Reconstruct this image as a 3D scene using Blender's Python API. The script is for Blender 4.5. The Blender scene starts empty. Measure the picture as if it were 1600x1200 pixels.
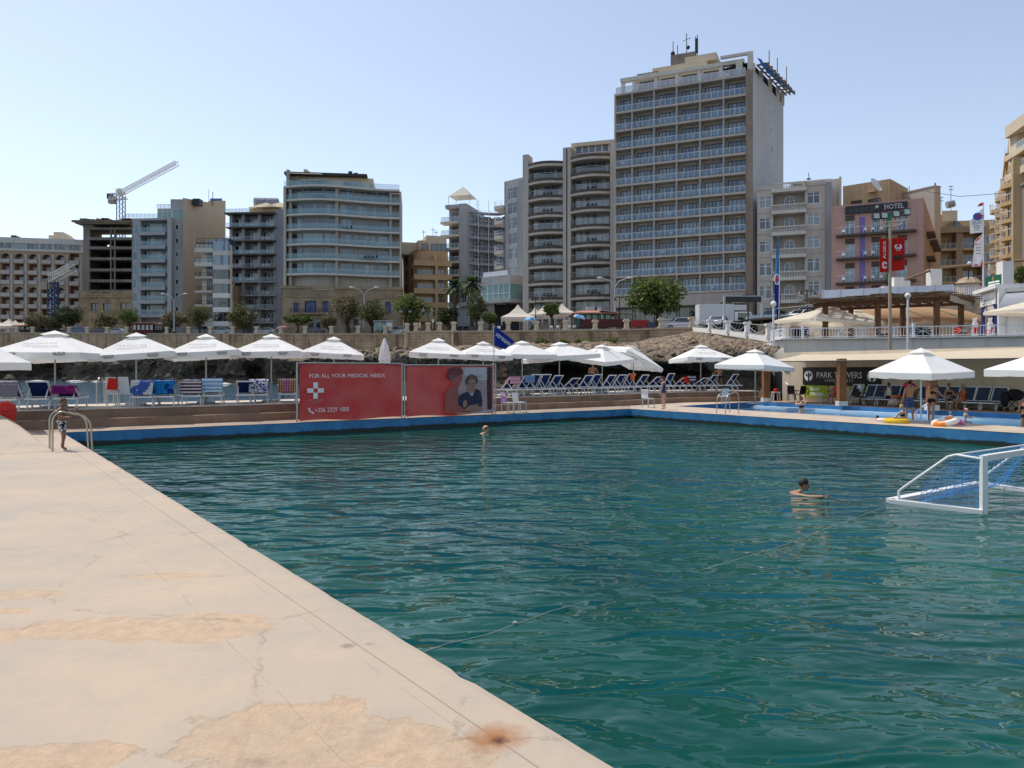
import bpy,bmesh,math,random
from mathutils import Vector,Matrix,noise
R=math.radians
sc=bpy.context.scene
COL=sc.collection
H,F,CX,CZ=578.0,1200.0,800.0,1.9
cd=bpy.data.cameras.new('camera');cam=bpy.data.objects.new('camera',cd);COL.objects.link(cam)
cam.location=(0,0,CZ);cam.rotation_euler=(R(90),0,0)
cd.lens=27;cd.sensor_width=36;cd.shift_y=-(600-H)/1600;cd.clip_start=.05;cd.clip_end=8000
sc.camera=cam
SUN_EL,SUN_AZ=62.0,-55.0
w=bpy.data.worlds.new('World');sc.world=w;w.use_nodes=True
nt=w.node_tree;bg=nt.nodes['Background']
sky=nt.nodes.new('ShaderNodeTexSky');sky.sky_type='NISHITA';sky.sun_disc=False
sky.sun_elevation=R(SUN_EL);sky.sun_rotation=R(SUN_AZ);sky.air_density=1.0;sky.dust_density=.8;sky.ozone_density=2.2
hsv=nt.nodes.new('ShaderNodeHueSaturation');hsv.inputs['Saturation'].default_value=.72;nt.links.new(sky.outputs[0],hsv.inputs['Color']);nt.links.new(hsv.outputs[0],bg.inputs[0]);bg.inputs[1].default_value=.13
sd=bpy.data.lights.new('sun','SUN');sun=bpy.data.objects.new('sun',sd);COL.objects.link(sun)
sd.energy=2.5;sd.angle=R(.5);sd.color=(1,.93,.84)
sdir=Vector((math.sin(R(SUN_AZ))*math.cos(R(SUN_EL)),math.cos(R(SUN_AZ))*math.cos(R(SUN_EL)),math.sin(R(SUN_EL))))
sun.rotation_euler=sdir.to_track_quat('Z','Y').to_euler();sun.location=(0,0,80)
vs=sc.view_settings
sc.display_settings.display_device='sRGB'
vs.view_transform='Standard';vs.look='None';vs.gamma=1;vs.exposure=0.5;vs.use_curve_mapping=False
cy=sc.cycles
cy.max_bounces=6;cy.diffuse_bounces=3;cy.glossy_bounces=3;cy.transmission_bounces=4;cy.transparent_max_bounces=10
cy.caustics_reflective=False;cy.caustics_refractive=False;cy.use_denoising=True;cy.sample_clamp_indirect=4
def PT(x,y,D):return Vector(((x-CX)/F*D,D,CZ+(H-y)/F*D))
def PX(x,D,z):return Vector(((x-CX)/F*D,D,z))
def GP(x,y,z=0.0):return PT(x,y,(CZ-z)*F/(y-H))
def ZY(y,D):return CZ+(H-y)/F*D
def lerp(a,b,t):return a+(b-a)*t
_m={}
def newmat(name):
 m=bpy.data.materials.new(name);m.use_nodes=True
 n=m.node_tree.nodes;return m,m.node_tree,n,m.node_tree.links,n['Principled BSDF']
def N(nt,t,**k):
 n=nt.nodes.new('ShaderNode'+t)
 for a,b in k.items():
  if a.startswith('i_'):
   key=a[2:];key=int(key)if key.isdigit()else key.replace('_',' ')
   n.inputs[key].default_value=b
  else:setattr(n,a,b)
 return n
def math_(nt,op,a,b=None,c=None):
 n=nt.nodes.new('ShaderNodeMath');n.operation=op
 for i,q in enumerate((a,b,c)):
  if q is None:continue
  if isinstance(q,(int,float)):n.inputs[i].default_value=q
  else:nt.links.new(q,n.inputs[i])
 return n.outputs[0]
def mixc(nt,f,a,b,mode='MIX'):
 n=nt.nodes.new('ShaderNodeMix');n.data_type='RGBA';n.blend_type=mode
 for i,q in((0,f),(6,a),(7,b)):
  if isinstance(q,(int,float)):n.inputs[i].default_value=q
  elif isinstance(q,tuple):n.inputs[i].default_value=(*q[:3],1)
  else:nt.links.new(q,n.inputs[i])
 return n.outputs[2]
def ramp(nt,src,p0,p1):
 n=nt.nodes.new('ShaderNodeMapRange');n.inputs[1].default_value=p0;n.inputs[2].default_value=p1
 nt.links.new(src,n.inputs[0]);return n.outputs[0]
def pm(name,col,rough=.7,var=.12,scale=.6,bump=.0,bscale=8,metal=0,spec=.3,streak=False):
 """painted / plastered / generic surface with procedural mottling (and rain streaks)"""
 if name in _m:return _m[name]
 m,nt,n,L,b=newmat(name);_m[name]=m
 b.inputs['Roughness'].default_value=rough;b.inputs['Metallic'].default_value=metal
 b.inputs['Specular IOR Level'].default_value=spec
 g=N(nt,'NewGeometry')
 src=g.outputs['Position']
 nz=N(nt,'TexNoise',i_Scale=scale,i_Detail=6.,i_Roughness=.65);L.new(src,nz.inputs['Vector'])
 f=ramp(nt,nz.outputs[0],.3,.7)
 dark=tuple(c*(1-var)for c in col);lite=tuple(min(1,c*(1+var*.7))for c in col)
 c=mixc(nt,f,dark,lite)
 if streak:
  mp=N(nt,'Mapping');mp.inputs['Scale'].default_value=(1.3,1.3,.09);L.new(src,mp.inputs[0])
  n2=N(nt,'TexNoise',i_Scale=1.2,i_Detail=5.);L.new(mp.outputs[0],n2 .inputs['Vector'])
  c=mixc(nt,ramp(nt,n2 .outputs[0],.52,.75),c,tuple(q*(1-2.2*var)for q in col))
 L.new(c,b.inputs['Base Color'])
 if bump:
  n3=N(nt,'TexNoise',i_Scale=bscale,i_Detail=5.);L.new(src,n3 .inputs['Vector'])
  bp=N(nt,'Bump',i_Strength=1.,i_Distance=bump);L.new(n3 .outputs[0],bp.inputs['Height']);L.new(bp.outputs[0],b.inputs['Normal'])
 return m
def blockmat(name,c1,c2,mortar,ux,uy,sc_=1.,bw=1.1,bh=.32,ms=.02,stain=None):
 if name in _m:return _m[name]
 m,nt,n,L,b=newmat(name);_m[name]=m
 g=N(nt,'NewGeometry');sp=N(nt,'SeparateXYZ');L.new(g.outputs['Position'],sp.inputs[0])
 a=math_(nt,'ADD',math_(nt,'MULTIPLY',sp.outputs[0],ux),math_(nt,'MULTIPLY',sp.outputs[1],uy))
 cb=N(nt,'CombineXYZ');L.new(a,cb.inputs[0]);L.new(sp.outputs[2],cb.inputs[1])
 br=N(nt,'TexBrick',i_Scale=sc_);L.new(cb.outputs[0],br.inputs['Vector'])
 br.inputs['Color1'].default_value=(*c1,1);br.inputs['Color2'].default_value=(*c2,1);br.inputs['Mortar'].default_value=(*mortar,1)
 br.inputs['Mortar Size'].default_value=ms;br.inputs['Brick Width'].default_value=bw;br.inputs['Row Height'].default_value=bh
 nz=N(nt,'TexNoise',i_Scale=.5,i_Detail=8.,i_Roughness=.7);L.new(g.outputs['Position'],nz.inputs['Vector'])
 c=mixc(nt,.75,br.outputs[0],mixc(nt,ramp(nt,nz.outputs[0],.3,.7),(.35,.33,.3),(1.35,1.3,1.2)),'MULTIPLY')
 if stain:
  mp=N(nt,'Mapping');mp.inputs['Scale'].default_value=(.6,.6,.06);L.new(g.outputs['Position'],mp.inputs[0])
  n2=N(nt,'TexNoise',i_Scale=1.6,i_Detail=6.);L.new(mp.outputs[0],n2 .inputs['Vector'])
  c=mixc(nt,ramp(nt,n2 .outputs[0],.52,.72),c,stain)
 L.new(c,b.inputs['Base Color']);b.inputs['Roughness'].default_value=.85
 bp=N(nt,'Bump',i_Strength=.8,i_Distance=.03);L.new(math_(nt,'SUBTRACT',nz.outputs[0],br.outputs[1]),bp.inputs['Height']);L.new(bp.outputs[0],b.inputs['Normal'])
 return m
def glassmat(name,base,curt,rough=.06,amount=.55):
 """window glass: dark room behind, pale curtains in some panes, glossy face"""
 if name in _m:return _m[name]
 m,nt,n,L,b=newmat(name);_m[name]=m
 oi=N(nt,'ObjectInfo');tc=N(nt,'TexCoord')
 mp=N(nt,'Mapping');mp.inputs['Scale'].default_value=(1.1,.4,.12);L.new(tc.outputs['Object'],mp.inputs[0])
 off=N(nt,'VectorMath',operation='ADD');L.new(mp.outputs[0],off.inputs[0])
 cb=N(nt,'CombineXYZ');L.new(math_(nt,'MULTIPLY',oi.outputs['Random'],37.),cb.inputs[0]);L.new(cb.outputs[0],off.inputs[1])
 nz=N(nt,'TexNoise',i_Scale=1.,i_Detail=1.);L.new(off.outputs[0],nz.inputs['Vector'])
 k=math_(nt,'ADD',nz.outputs[0],math_(nt,'MULTIPLY',math_(nt,'SUBTRACT',oi.outputs['Random'],.5),.35))
 f=math_(nt,'MULTIPLY',ramp(nt,k,.48,.56),amount)
 L.new(mixc(nt,f,base,curt),b.inputs['Base Color']);b.inputs['Roughness'].default_value=rough
 b.inputs['Specular IOR Level'].default_value=.9;b.inputs['IOR'].default_value=1.6
 return m
def clearglass(name,tint,alpha=.35):
 if name in _m:return _m[name]
 m,nt,n,L,b=newmat(name);_m[name]=m
 b.inputs['Base Color'].default_value=(*tint,1);b.inputs['Roughness'].default_value=.05;b.inputs['Alpha'].default_value=alpha
 b.inputs['Specular IOR Level'].default_value=.8
 return m
def clothmat(name,col,col2=None,kind=None,scale=10.,trans=0.):
 """fabric; kind: None plain, 'stripe' bands, 'blotch' print; trans lets sunlight through"""
 if name in _m:return _m[name]
 m,nt,n,L,b=newmat(name);_m[name]=m
 tc=N(nt,'TexCoord');b.inputs['Roughness'].default_value=.9;b.inputs['Specular IOR Level'].default_value=.1
 nz=N(nt,'TexNoise',i_Scale=3.,i_Detail=5.);L.new(tc.outputs['Object'],nz.inputs['Vector'])
 c=mixc(nt,nz.outputs[0],tuple(q*.88 for q in col),tuple(min(1,q*1.08)for q in col))
 if kind=='stripe':
  wv=N(nt,'TexWave',wave_type='BANDS',bands_direction='Z',i_Scale=scale);L.new(tc.outputs['Object'],wv.inputs['Vector'])
  c=mixc(nt,ramp(nt,wv.outputs[1],.48,.52),c,col2)
 elif kind=='stripex':
  wv=N(nt,'TexWave',wave_type='BANDS',bands_direction='X',i_Scale=scale);L.new(tc.outputs['Object'],wv.inputs['Vector'])
  c=mixc(nt,ramp(nt,wv.outputs[1],.48,.52),c,col2)
 elif kind=='blotch':
  vr=N(nt,'TexNoise',i_Scale=scale,i_Detail=1.);L.new(tc.outputs['Object'],vr.inputs['Vector'])
  c=mixc(nt,ramp(nt,vr.outputs[0],.5,.54),c,col2)
 elif kind=='check':
  ck=N(nt,'TexChecker',i_Scale=scale);L.new(tc.outputs['Object'],ck.inputs['Vector']);c=mixc(nt,ck.outputs[1],c,col2)
 L.new(c,b.inputs['Base Color'])
 if trans:
  tr=N(nt,'BsdfTranslucent');L.new(c,tr.inputs[0]);mx=N(nt,'MixShader',i_0=trans)
  L.new(b.outputs[0],mx.inputs[1]);L.new(tr.outputs[0],mx.inputs[2]);L.new(mx.outputs[0],n['Material Output'].inputs[0])
 return m
class MB:
 def __init__(s,M=None):s.v=[];s.f=[];s.m=[];s.sm=[];s.M=M;s.mi=0;s.smooth=False
 def add(s,vs,fs):
  o=len(s.v)
  for p in vs:
   p=Vector(p);s.v.append(s.M@p if s.M else p)
  for f in fs:s.f.append([i+o for i in f]);s.m.append(s.mi);s.sm.append(s.smooth)
 def quad(s,*ps):s.add(ps,[list(range(len(ps)))])
 def box(s,x0,x1,y0,y1,z0,z1):
  x0,x1=min(x0,x1),max(x0,x1);y0,y1=min(y0,y1),max(y0,y1);z0,z1=min(z0,z1),max(z0,z1)
  s.add([(x0,y0,z0),(x1,y0,z0),(x1,y1,z0),(x0,y1,z0),(x0,y0,z1),(x1,y0,z1),(x1,y1,z1),(x0,y1,z1)],[[0,3,2,1],[4,5,6,7],[0,1,5,4],[1,2,6,5],[2,3,7,6],[3,0,4,7]])
 def beam(s,a,b,w,h=None,up=(0,0,1)):
  a,b=Vector(a),Vector(b);h=h or w;d=(b-a).normalized();up=Vector(up)
  if abs(d.dot(up))>.98:up=Vector((0,1,0))
  x=d.cross(up).normalized()*w/2;y=x.cross(d).normalized()*h/2
  s.add([a-x-y,a+x-y,a+x+y,a-x+y,b-x-y,b+x-y,b+x+y,b-x+y],[[0,3,2,1][::-1],[4,5,6,7][::-1],[0,1,5,4][::-1],[1,2,6,5][::-1],[2,3,7,6][::-1],[3,0,4,7][::-1]])
 def tube(s,pts,r,n=6,cap=True):
  pts=[Vector(p)for p in pts];rs=r if isinstance(r,(list,tuple))else[r]*len(pts)
  sm=s.smooth;s.smooth=True;vs=[];fs=[];k=len(pts);prev=None
  for i,p in enumerate(pts):
   d=(pts[min(i+1,k-1)]-pts[max(i-1,0)]).normalized()
   if prev is None:
    up=Vector((0,0,1))if abs(d.z)<.9 else Vector((1,0,0));x=d.cross(up).normalized()
   else:x=(prev-d*prev.dot(d)).normalized()
   prev=x;y=d.cross(x)
   for j in range(n):
    t=2*math.pi*j/n;vs.append(p+(x*math.cos(t)+y*math.sin(t))*rs[i])
  for i in range(k-1):
   for j in range(n):fs.append([i*n+j,i*n+(j+1)%n,(i+1)*n+(j+1)%n,(i+1)*n+j])
  s.add(vs,fs);s.smooth=False
  if cap:s.add(vs[:n],[list(range(n))[::-1]]);s.add(vs[-n:],[list(range(n))])
  s.smooth=sm
 def prism(s,poly,z0,z1):
  n=len(poly);s.add([(*p[:2],z0)for p in poly]+[(*p[:2],z1)for p in poly],[list(range(n))[::-1],list(range(n,2*n))]+[[i,(i+1)%n,n+(i+1)%n,n+i]for i in range(n)])
 def slab(s,poly,d):
  n=len(poly);d=Vector(d);s.add([Vector(p)for p in poly]+[Vector(p)+d for p in poly],[list(range(n))[::-1],list(range(n,2*n))]+[[i,(i+1)%n,n+(i+1)%n,n+i]for i in range(n)])
 def ball(s,c,r,nu=12,nv=8):
  if isinstance(r,(int,float)):r=(r,r,r)
  c=Vector(c);vs=[];fs=[];sm=s.smooth;s.smooth=True
  for i in range(nv+1):
   t=math.pi*i/nv
   for j in range(nu):
    p=2*math.pi*j/nu;vs.append(c+Vector((r[0]*math.sin(t)*math.cos(p),r[1]*math.sin(t)*math.sin(p),r[2]*math.cos(t))))
  for i in range(nv):
   for j in range(nu):fs.append([i*nu+j,(i+1)*nu+j,(i+1)*nu+(j+1)%nu,i*nu+(j+1)%nu])
  s.add(vs,fs);s.smooth=sm
 def lathe(s,prof,c=(0,0,0),n=16,smooth=True):
  c=Vector(c);vs=[];fs=[];sm=s.smooth;s.smooth=smooth
  for r,z in prof:
   for j in range(n):t=2*math.pi*j/n;vs.append(c+Vector((r*math.cos(t),r*math.sin(t),z)))
  for i in range(len(prof)-1):
   for j in range(n):fs.append([i*n+j,i*n+(j+1)%n,(i+1)*n+(j+1)%n,(i+1)*n+j])
  s.add(vs,fs);s.smooth=sm
 def holes(s,a0,a1,z0,z1,hs,y=0.,depth=.25):
  """wall face in the local xz plane (outward -y) with rectangular openings and reveals going back by depth"""
  xs=sorted({a0,a1,*[min(max(q,a0),a1)for h in hs for q in h[:2]]});zs=sorted({z0,z1,*[min(max(q,z0),z1)for h in hs for q in h[2:4]]})
  for i in range(len(xs)-1):
   j=0
   while j<len(zs)-1:
    cx=(xs[i]+xs[i+1])/2
    def inside(jj):cz=(zs[jj]+zs[jj+1])/2;return any(h[0]<cx<h[1]and h[2]<cz<h[3]for h in hs)
    if inside(j):j+=1;continue
    k=j
    while k+1<len(zs)-1 and not inside(k+1):k+=1
    s.quad((xs[i],y,zs[j]),(xs[i+1],y,zs[j]),(xs[i+1],y,zs[k+1]),(xs[i],y,zs[k+1]));j=k+1
  for h in hs:
   b0,b1,c0,c1=h[:4];d=y+depth
   s.quad((b0,y,c0),(b0,y,c1),(b0,d,c1),(b0,d,c0));s.quad((b1,y,c0),(b1,d,c0),(b1,d,c1),(b1,y,c1))
   s.quad((b0,y,c1),(b1,y,c1),(b1,d,c1),(b0,d,c1));s.quad((b0,y,c0),(b0,d,c0),(b1,d,c0),(b1,y,c0))
 def mesh(s,name,mats):
  me=bpy.data.meshes.new(name)
  me.from_pydata([tuple(v)for v in s.v],[],s.f);
  for m in(mats if isinstance(mats,(list,tuple))else[mats]):me.materials.append(m)
  me.polygons.foreach_set('material_index',s.m);me.polygons.foreach_set('use_smooth',s.sm);me.update();return me
 def build(s,name,mats,parent=None,world=True):
  """one mesh object; with a parent, world coordinates become local to the parent's root"""
  if parent is not None and world:
   o=ROOT.get(parent.name,Vector((0,0,0)));s.v=[v-o for v in s.v]
  elif parent is None and world and s.v:
   xs=[v.x for v in s.v];ys=[v.y for v in s.v];zs=[v.z for v in s.v]
   o=Vector(((min(xs)+max(xs))/2,(min(ys)+max(ys))/2,min(zs)));s.v=[v-o for v in s.v]
  else:o=Vector((0,0,0))
  ob=bpy.data.objects.new(name,s.mesh(name,mats));COL.objects.link(ob)
  if parent is not None:ob.parent=parent;ROOT[ob.name]=ROOT.get(parent.name,Vector((0,0,0)))
  else:ob.location=o;ROOT[ob.name]=o
  return ob
ROOT={}
def tag(o,label,cat,group=None,kind=None):
 if label:o['label']=label
 if cat:o['category']=cat
 if group:o['group']=group
 if kind:o['kind']=kind
 return o
def thing(name,label,cat,loc,rz=0.,group=None):
 o=bpy.data.objects.new(name,None);COL.objects.link(o);o.location=loc;o.rotation_euler=(0,0,rz);o.empty_display_size=.3
 ROOT[o.name]=Vector(loc);return tag(o,label,cat,group)
def struct(name,mb,mats):return tag(mb.build(name,mats),None,None,kind='structure')
def local(mb,name,mats,parent,loc=(0,0,0),rz=0.):
 """mesh already in the parent's own coordinates"""
 ob=bpy.data.objects.new(name,mb.mesh(name,mats)if isinstance(mb,MB)else mb);COL.objects.link(ob);ob.parent=parent;ob.location=loc;ob.rotation_euler=(0,0,rz);return ob
KIDS={}
def dup(root,loc,rz,label,group=None,scale=None):
 """copy of a thing with copies of its parts and their sub-parts"""
 r=root.copy();COL.objects.link(r);r.location=loc;r.rotation_euler=(0,0,rz);r['label']=label
 if group:r['group']=group
 if scale:r.scale=scale
 for ch in root.children:
  c=ch.copy();COL.objects.link(c);c.parent=r
  for g in ch.children:d=g.copy();COL.objects.link(d);d.parent=c
 return r
def text(string,size,M,mat,parent,name='lettering',depth=.004,align='CENTER',width=None,mirror=False,shear=0.):
 cu=bpy.data.curves.new('t','FONT');cu.body=string;cu.size=size;cu.align_x=align;cu.align_y='CENTER';cu.extrude=depth/2;cu.resolution_u=3;cu.shear=shear
 ob=bpy.data.objects.new('t',cu);COL.objects.link(ob)
 dg=bpy.context.evaluated_depsgraph_get();me=bpy.data.meshes.new_from_object(ob.evaluated_get(dg));bpy.data.objects.remove(ob)
 xs=[v.co.x for v in me.vertices];k=1.
 if width and xs:k=width/max(1e-6,max(xs)-min(xs))
 me.transform(Matrix.Diagonal((-k if mirror else k,1,1,1)))
 me.transform(M);me.transform(Matrix.Translation(-ROOT.get(parent.name,Vector((0,0,0)))));me.materials.clear();me.materials.append(mat);me.name=name
 o=bpy.data.objects.new(name,me);COL.objects.link(o);o.parent=parent;return o
def plane_M(o,x,up):
 """frame for lettering: origin o, x along the text, up along its height, facing x cross up"""
 x=Vector(x).normalized();z=x.cross(Vector(up)).normalized();y=z.cross(x)
 M=Matrix.Identity(4)
 for i,q in enumerate((x,y,z)):
  for j in range(3):M[j][i]=q[j]
 for j in range(3):M[j][3]=o[j]
 return M
# ================================================================== SETTING
V2=lambda p:Vector((p[0],p[1]))
L_=V2(GP(98,675.5));C_=V2(GP(985,638.6));E1=V2(GP(130,703));E0=V2(GP(937,1200));R_=V2(GP(1600,677))
dl=(E0-E1).normalized();dr=(R_-C_).normalized();ef=(C_-L_).normalized();nb=Vector((-ef.y,ef.x))
WZ=-.45;SEA=-.55
lineL=lambda y:E1+dl*((y-E1 .y)/dl.y)
lineR=lambda y:C_+dr*((y-C_.y)/dr.y)
def watermat(name,c0,c1,amps,spec=.5):
 m,nt,n,L,b=newmat(name)
 g=N(nt,'NewGeometry');pos=g.outputs['Position']
 nz=N(nt,'TexNoise',i_Scale=.16,i_Detail=3.);L.new(pos,nz.inputs['Vector'])
 L.new(mixc(nt,ramp(nt,nz.outputs[0],.35,.65),c0,c1),b.inputs['Base Color'])
 b.inputs['Roughness'].default_value=.03;b.inputs['IOR'].default_value=1.33;b.inputs['Specular IOR Level'].default_value=spec
 h=None
 for(sc_,amp,rot,st,det)in amps:
  mp=N(nt,'Mapping');mp.inputs['Rotation'].default_value=(0,0,R(rot));mp.inputs['Scale'].default_value=(sc_*st,sc_,sc_);L.new(pos,mp.inputs[0])
  q=N(nt,'TexNoise',i_Scale=1.,i_Detail=float(det),i_Roughness=.5,i_Distortion=.6);L.new(mp.outputs[0],q.inputs['Vector'])
  t=math_(nt,'MULTIPLY',q.outputs[0],amp);h=t if h is None else math_(nt,'ADD',h,t)
 bp=N(nt,'Bump',i_Strength=1.,i_Distance=1.);L.new(h,bp.inputs['Height']);L.new(bp.outputs[0],b.inputs['Normal'])
 return m
M_pool=watermat('pool_water',(.002,.076,.05),(.0015,.044,.038),[(.65,.17,-12,.6,1),(1.9,.15,16,.52,1),(4.0,.036,-8,.6,1),(9.,.005,20,.7,1)],.4)
M_sea=watermat('sea_water',(.025,.085,.14),(.02,.08,.11),[(.35,.4,10,.6,2),(1.3,.3,-12,.55,2),(4.5,.07,6,.6,2)])
M_small=watermat('paddling_water',(.09,.25,.36),(.07,.2,.33),[(2.,.03,10,.6,2),(6.,.006,-20,.7,1)])
def deckmat():
 m,nt,n,L,b=newmat('worn_deck')
 g=N(nt,'NewGeometry');pos=g.outputs['Position']
 nl=N(nt,'TexNoise',i_Scale=.55,i_Detail=7.,i_Roughness=.62);L.new(pos,nl.inputs['Vector'])
 nf=N(nt,'TexNoise',i_Scale=9.,i_Detail=8.,i_Roughness=.7);L.new(pos,nf.inputs['Vector'])
 nm=N(nt,'TexNoise',i_Scale=2.6,i_Detail=8.,i_Roughness=.7);L.new(pos,nm.inputs['Vector'])
 c=mixc(nt,ramp(nt,nl.outputs[0],.35,.65),(.41,.355,.285),(.52,.405,.295));c=mixc(nt,math_(nt,'MULTIPLY',ramp(nt,nm.outputs[0],.45,.7),.35),c,(.56,.415,.285));c=mixc(nt,math_(nt,'MULTIPLY',ramp(nt,nm.outputs[0],.46,.3),.3),c,(.36,.32,.27))
 c=mixc(nt,ramp(nt,nf.outputs[0],.25,.8),mixc(nt,.12,c,(.2,.17,.13)),c)
 warp=N(nt,'TexNoise',i_Scale=2.3,i_Detail=6.,i_Roughness=.6);L.new(pos,warp.inputs['Vector'])
 d=None
 for(x,y,rx,ry,rz)in PATCH:
  o=GP(x,y);mp=N(nt,'Mapping',vector_type='POINT')
  s_=N(nt,'VectorMath',operation='SUBTRACT');L.new(pos,s_.inputs[0]);s_.inputs[1].default_value=o
  mp.inputs['Scale'].default_value=(1/rx,1/ry,0);mp.inputs['Rotation'].default_value=(0,0,R(rz));L.new(s_.outputs[0],mp.inputs[0])
  le=N(nt,'VectorMath',operation='LENGTH');L.new(mp.outputs[0],le.inputs[0])
  d=le.outputs['Value']if d is None else math_(nt,'MINIMUM',d,le.outputs['Value'])
 d=math_(nt,'ADD',d,math_(nt,'MULTIPLY',math_(nt,'SUBTRACT',warp.outputs[0],.5),2.1))
 mask=ramp(nt,d,1.08,.94)
 pc=mixc(nt,ramp(nt,nf.outputs[0],.3,.72),(.46,.31,.19),(.72,.495,.31))
 c=mixc(nt,math_(nt,'MULTIPLY',mask,math_(nt,'ADD',.35,math_(nt,'MULTIPLY',ramp(nt,nm.outputs[0],.35,.65),.4))),c,pc)
 rim=math_(nt,'MULTIPLY',ramp(nt,math_(nt,'ABSOLUTE',math_(nt,'SUBTRACT',d,1.0)),.035,.0),ramp(nt,nf.outputs[0],.35,.6))
 c=mixc(nt,math_(nt,'MULTIPLY',rim,.5),c,(.25,.17,.1))
 sp=N(nt,'SeparateXYZ');L.new(pos,sp.inputs[0])
 perp=Vector((-dl.y,dl.x));perp=perp if perp.dot(Vector((-1,-.3)))>0 else-perp
 wob=math_(nt,'MULTIPLY',math_(nt,'SUBTRACT',nl.outputs[0],.5),.10)
 for off,wd,amt,wb in((.235,.006,.75,.0),(.33,.006,.28,1.),(.95,.006,.3,1.5)):
  k0=-(E1 .dot(perp))-off
  q=math_(nt,'ADD',math_(nt,'MULTIPLY',sp.outputs[0],perp.x),math_(nt,'ADD',math_(nt,'MULTIPLY',sp.outputs[1],perp.y),k0))
  q=math_(nt,'ADD',q,math_(nt,'MULTIPLY',wob,wb))
  ln=math_(nt,'MULTIPLY',ramp(nt,math_(nt,'ABSOLUTE',q),wd,wd*.3),amt)
  if wb:ln=math_(nt,'MULTIPLY',ln,ramp(nt,warp.outputs[0],.42,.55))
  c=mixc(nt,ln,c,(.2,.13,.08))
 vo=N(nt,'TexVoronoi',feature='DISTANCE_TO_EDGE',i_Scale=.42);
 wv=N(nt,'VectorMath',operation='MULTIPLY_ADD');L.new(nf.outputs[1],wv.inputs[0]);wv.inputs[1].default_value=(.25,.25,0);L.new(pos,wv.inputs[2]);L.new(wv.outputs[0],vo.inputs['Vector'])
 c=mixc(nt,math_(nt,'MULTIPLY',math_(nt,'MULTIPLY',ramp(nt,vo.outputs[0],.008,.002),.4),ramp(nt,warp.outputs[0],.45,.55)),c,(.24,.17,.11))
 for(x,y,r0,col,am)in((772,1152,.2,(.34,.13,.035),.9),(780,1158,.06,(.06,.02,.02),.85),(543,1009,.07,(.16,.1,.1),.6),(577,1006,.05,(.2,.13,.12),.4),(330,1012,.12,(.3,.27,.24),.3)):
  s_=N(nt,'VectorMath',operation='DISTANCE');L.new(pos,s_.inputs[0]);s_.inputs[1].default_value=GP(x,y)
  q=math_(nt,'ADD',s_.outputs['Value'],math_(nt,'MULTIPLY',math_(nt,'SUBTRACT',nf.outputs[0],.5),r0*1.3))
  c=mixc(nt,math_(nt,'MULTIPLY',ramp(nt,q,r0,r0*.1),am),c,col)
 L.new(c,b.inputs['Base Color']);b.inputs['Roughness'].default_value=.8;b.inputs['Specular IOR Level'].default_value=.25
 h=math_(nt,'ADD',math_(nt,'MULTIPLY',nf.outputs[0],math_(nt,'ADD',.009,math_(nt,'MULTIPLY',mask,.03))),math_(nt,'MULTIPLY',mask,-.02))
 bp=N(nt,'Bump',i_Strength=.8,i_Distance=1.);L.new(h,bp.inputs['Height']);L.new(bp.outputs[0],b.inputs['Normal'])
 return m
PATCH=[(210,985,.95,.26,8),(330,968,.4,.14,-20),(480,1150,.62,.42,25),(640,1165,.4,.25,0),(120,1185,.4,.16,10),(20,930,.5,.13,0),(255,900,.45,.09,0),(5,955,.2,.08,0)]
M_deck=deckmat()
M_tile=blockmat('coping_stone',(.56,.46,.37),(.48,.40,.33),(.36,.29,.23),ef.x,ef.y,1.,.5,50.,.006)
def paving(name,c1,c2,mort,ux,uy,bw=.5,bh=.5):
 m,nt,n,L,b=newmat(name);g=N(nt,'NewGeometry');sp=N(nt,'SeparateXYZ');L.new(g.outputs['Position'],sp.inputs[0])
 a=math_(nt,'ADD',math_(nt,'MULTIPLY',sp.outputs[0],ux),math_(nt,'MULTIPLY',sp.outputs[1],uy))
 c_=math_(nt,'ADD',math_(nt,'MULTIPLY',sp.outputs[0],-uy),math_(nt,'MULTIPLY',sp.outputs[1],ux))
 cb=N(nt,'CombineXYZ');L.new(a,cb.inputs[0]);L.new(c_,cb.inputs[1])
 br=N(nt,'TexBrick',i_Scale=1.);L.new(cb.outputs[0],br.inputs['Vector'])
 for k,q in(('Color1',c1),('Color2',c2),('Mortar',mort)):br.inputs[k].default_value=(*q,1)
 br.inputs['Mortar Size'].default_value=.012;br.inputs['Brick Width'].default_value=bw;br.inputs['Row Height'].default_value=bh
 nz=N(nt,'TexNoise',i_Scale=1.2,i_Detail=8.,i_Roughness=.7);L.new(g.outputs['Position'],nz.inputs['Vector'])
 L.new(mixc(nt,.8,br.outputs[0],mixc(nt,ramp(nt,nz.outputs[0],.3,.7),(.6,.57,.53),(1.2,1.17,1.1)),'MULTIPLY'),b.inputs['Base Color']);b.inputs['Roughness'].default_value=.8
 return m
M_pave=paving('beige_paving',(.56,.46,.36),(.50,.41,.33),(.34,.28,.22),ef.x,ef.y)
def wallpaint():
 m,nt,n,L,b=newmat('pool_wall_paint');g=N(nt,'NewGeometry');sp=N(nt,'SeparateXYZ');L.new(g.outputs['Position'],sp.inputs[0])
 nz=N(nt,'TexNoise',i_Scale=1.6,i_Detail=7.,i_Roughness=.7);L.new(g.outputs['Position'],nz.inputs['Vector'])
 c=mixc(nt,ramp(nt,nz.outputs[0],.35,.7),(.02,.14,.33),(.05,.24,.45))
 hz=math_(nt,'ADD',sp.outputs[2],math_(nt,'MULTIPLY',math_(nt,'SUBTRACT',nz.outputs[0],.5),.22))
 c=mixc(nt,ramp(nt,hz,-.29,-.34),c,(.008,.018,.012))
 L.new(c,b.inputs['Base Color']);b.inputs['Roughness'].default_value=.55
 return m
M_blue=wallpaint()
M_step=pm('brown_step_stone',(.26,.17,.115),.85,.3,1.2,.01,12)
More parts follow.
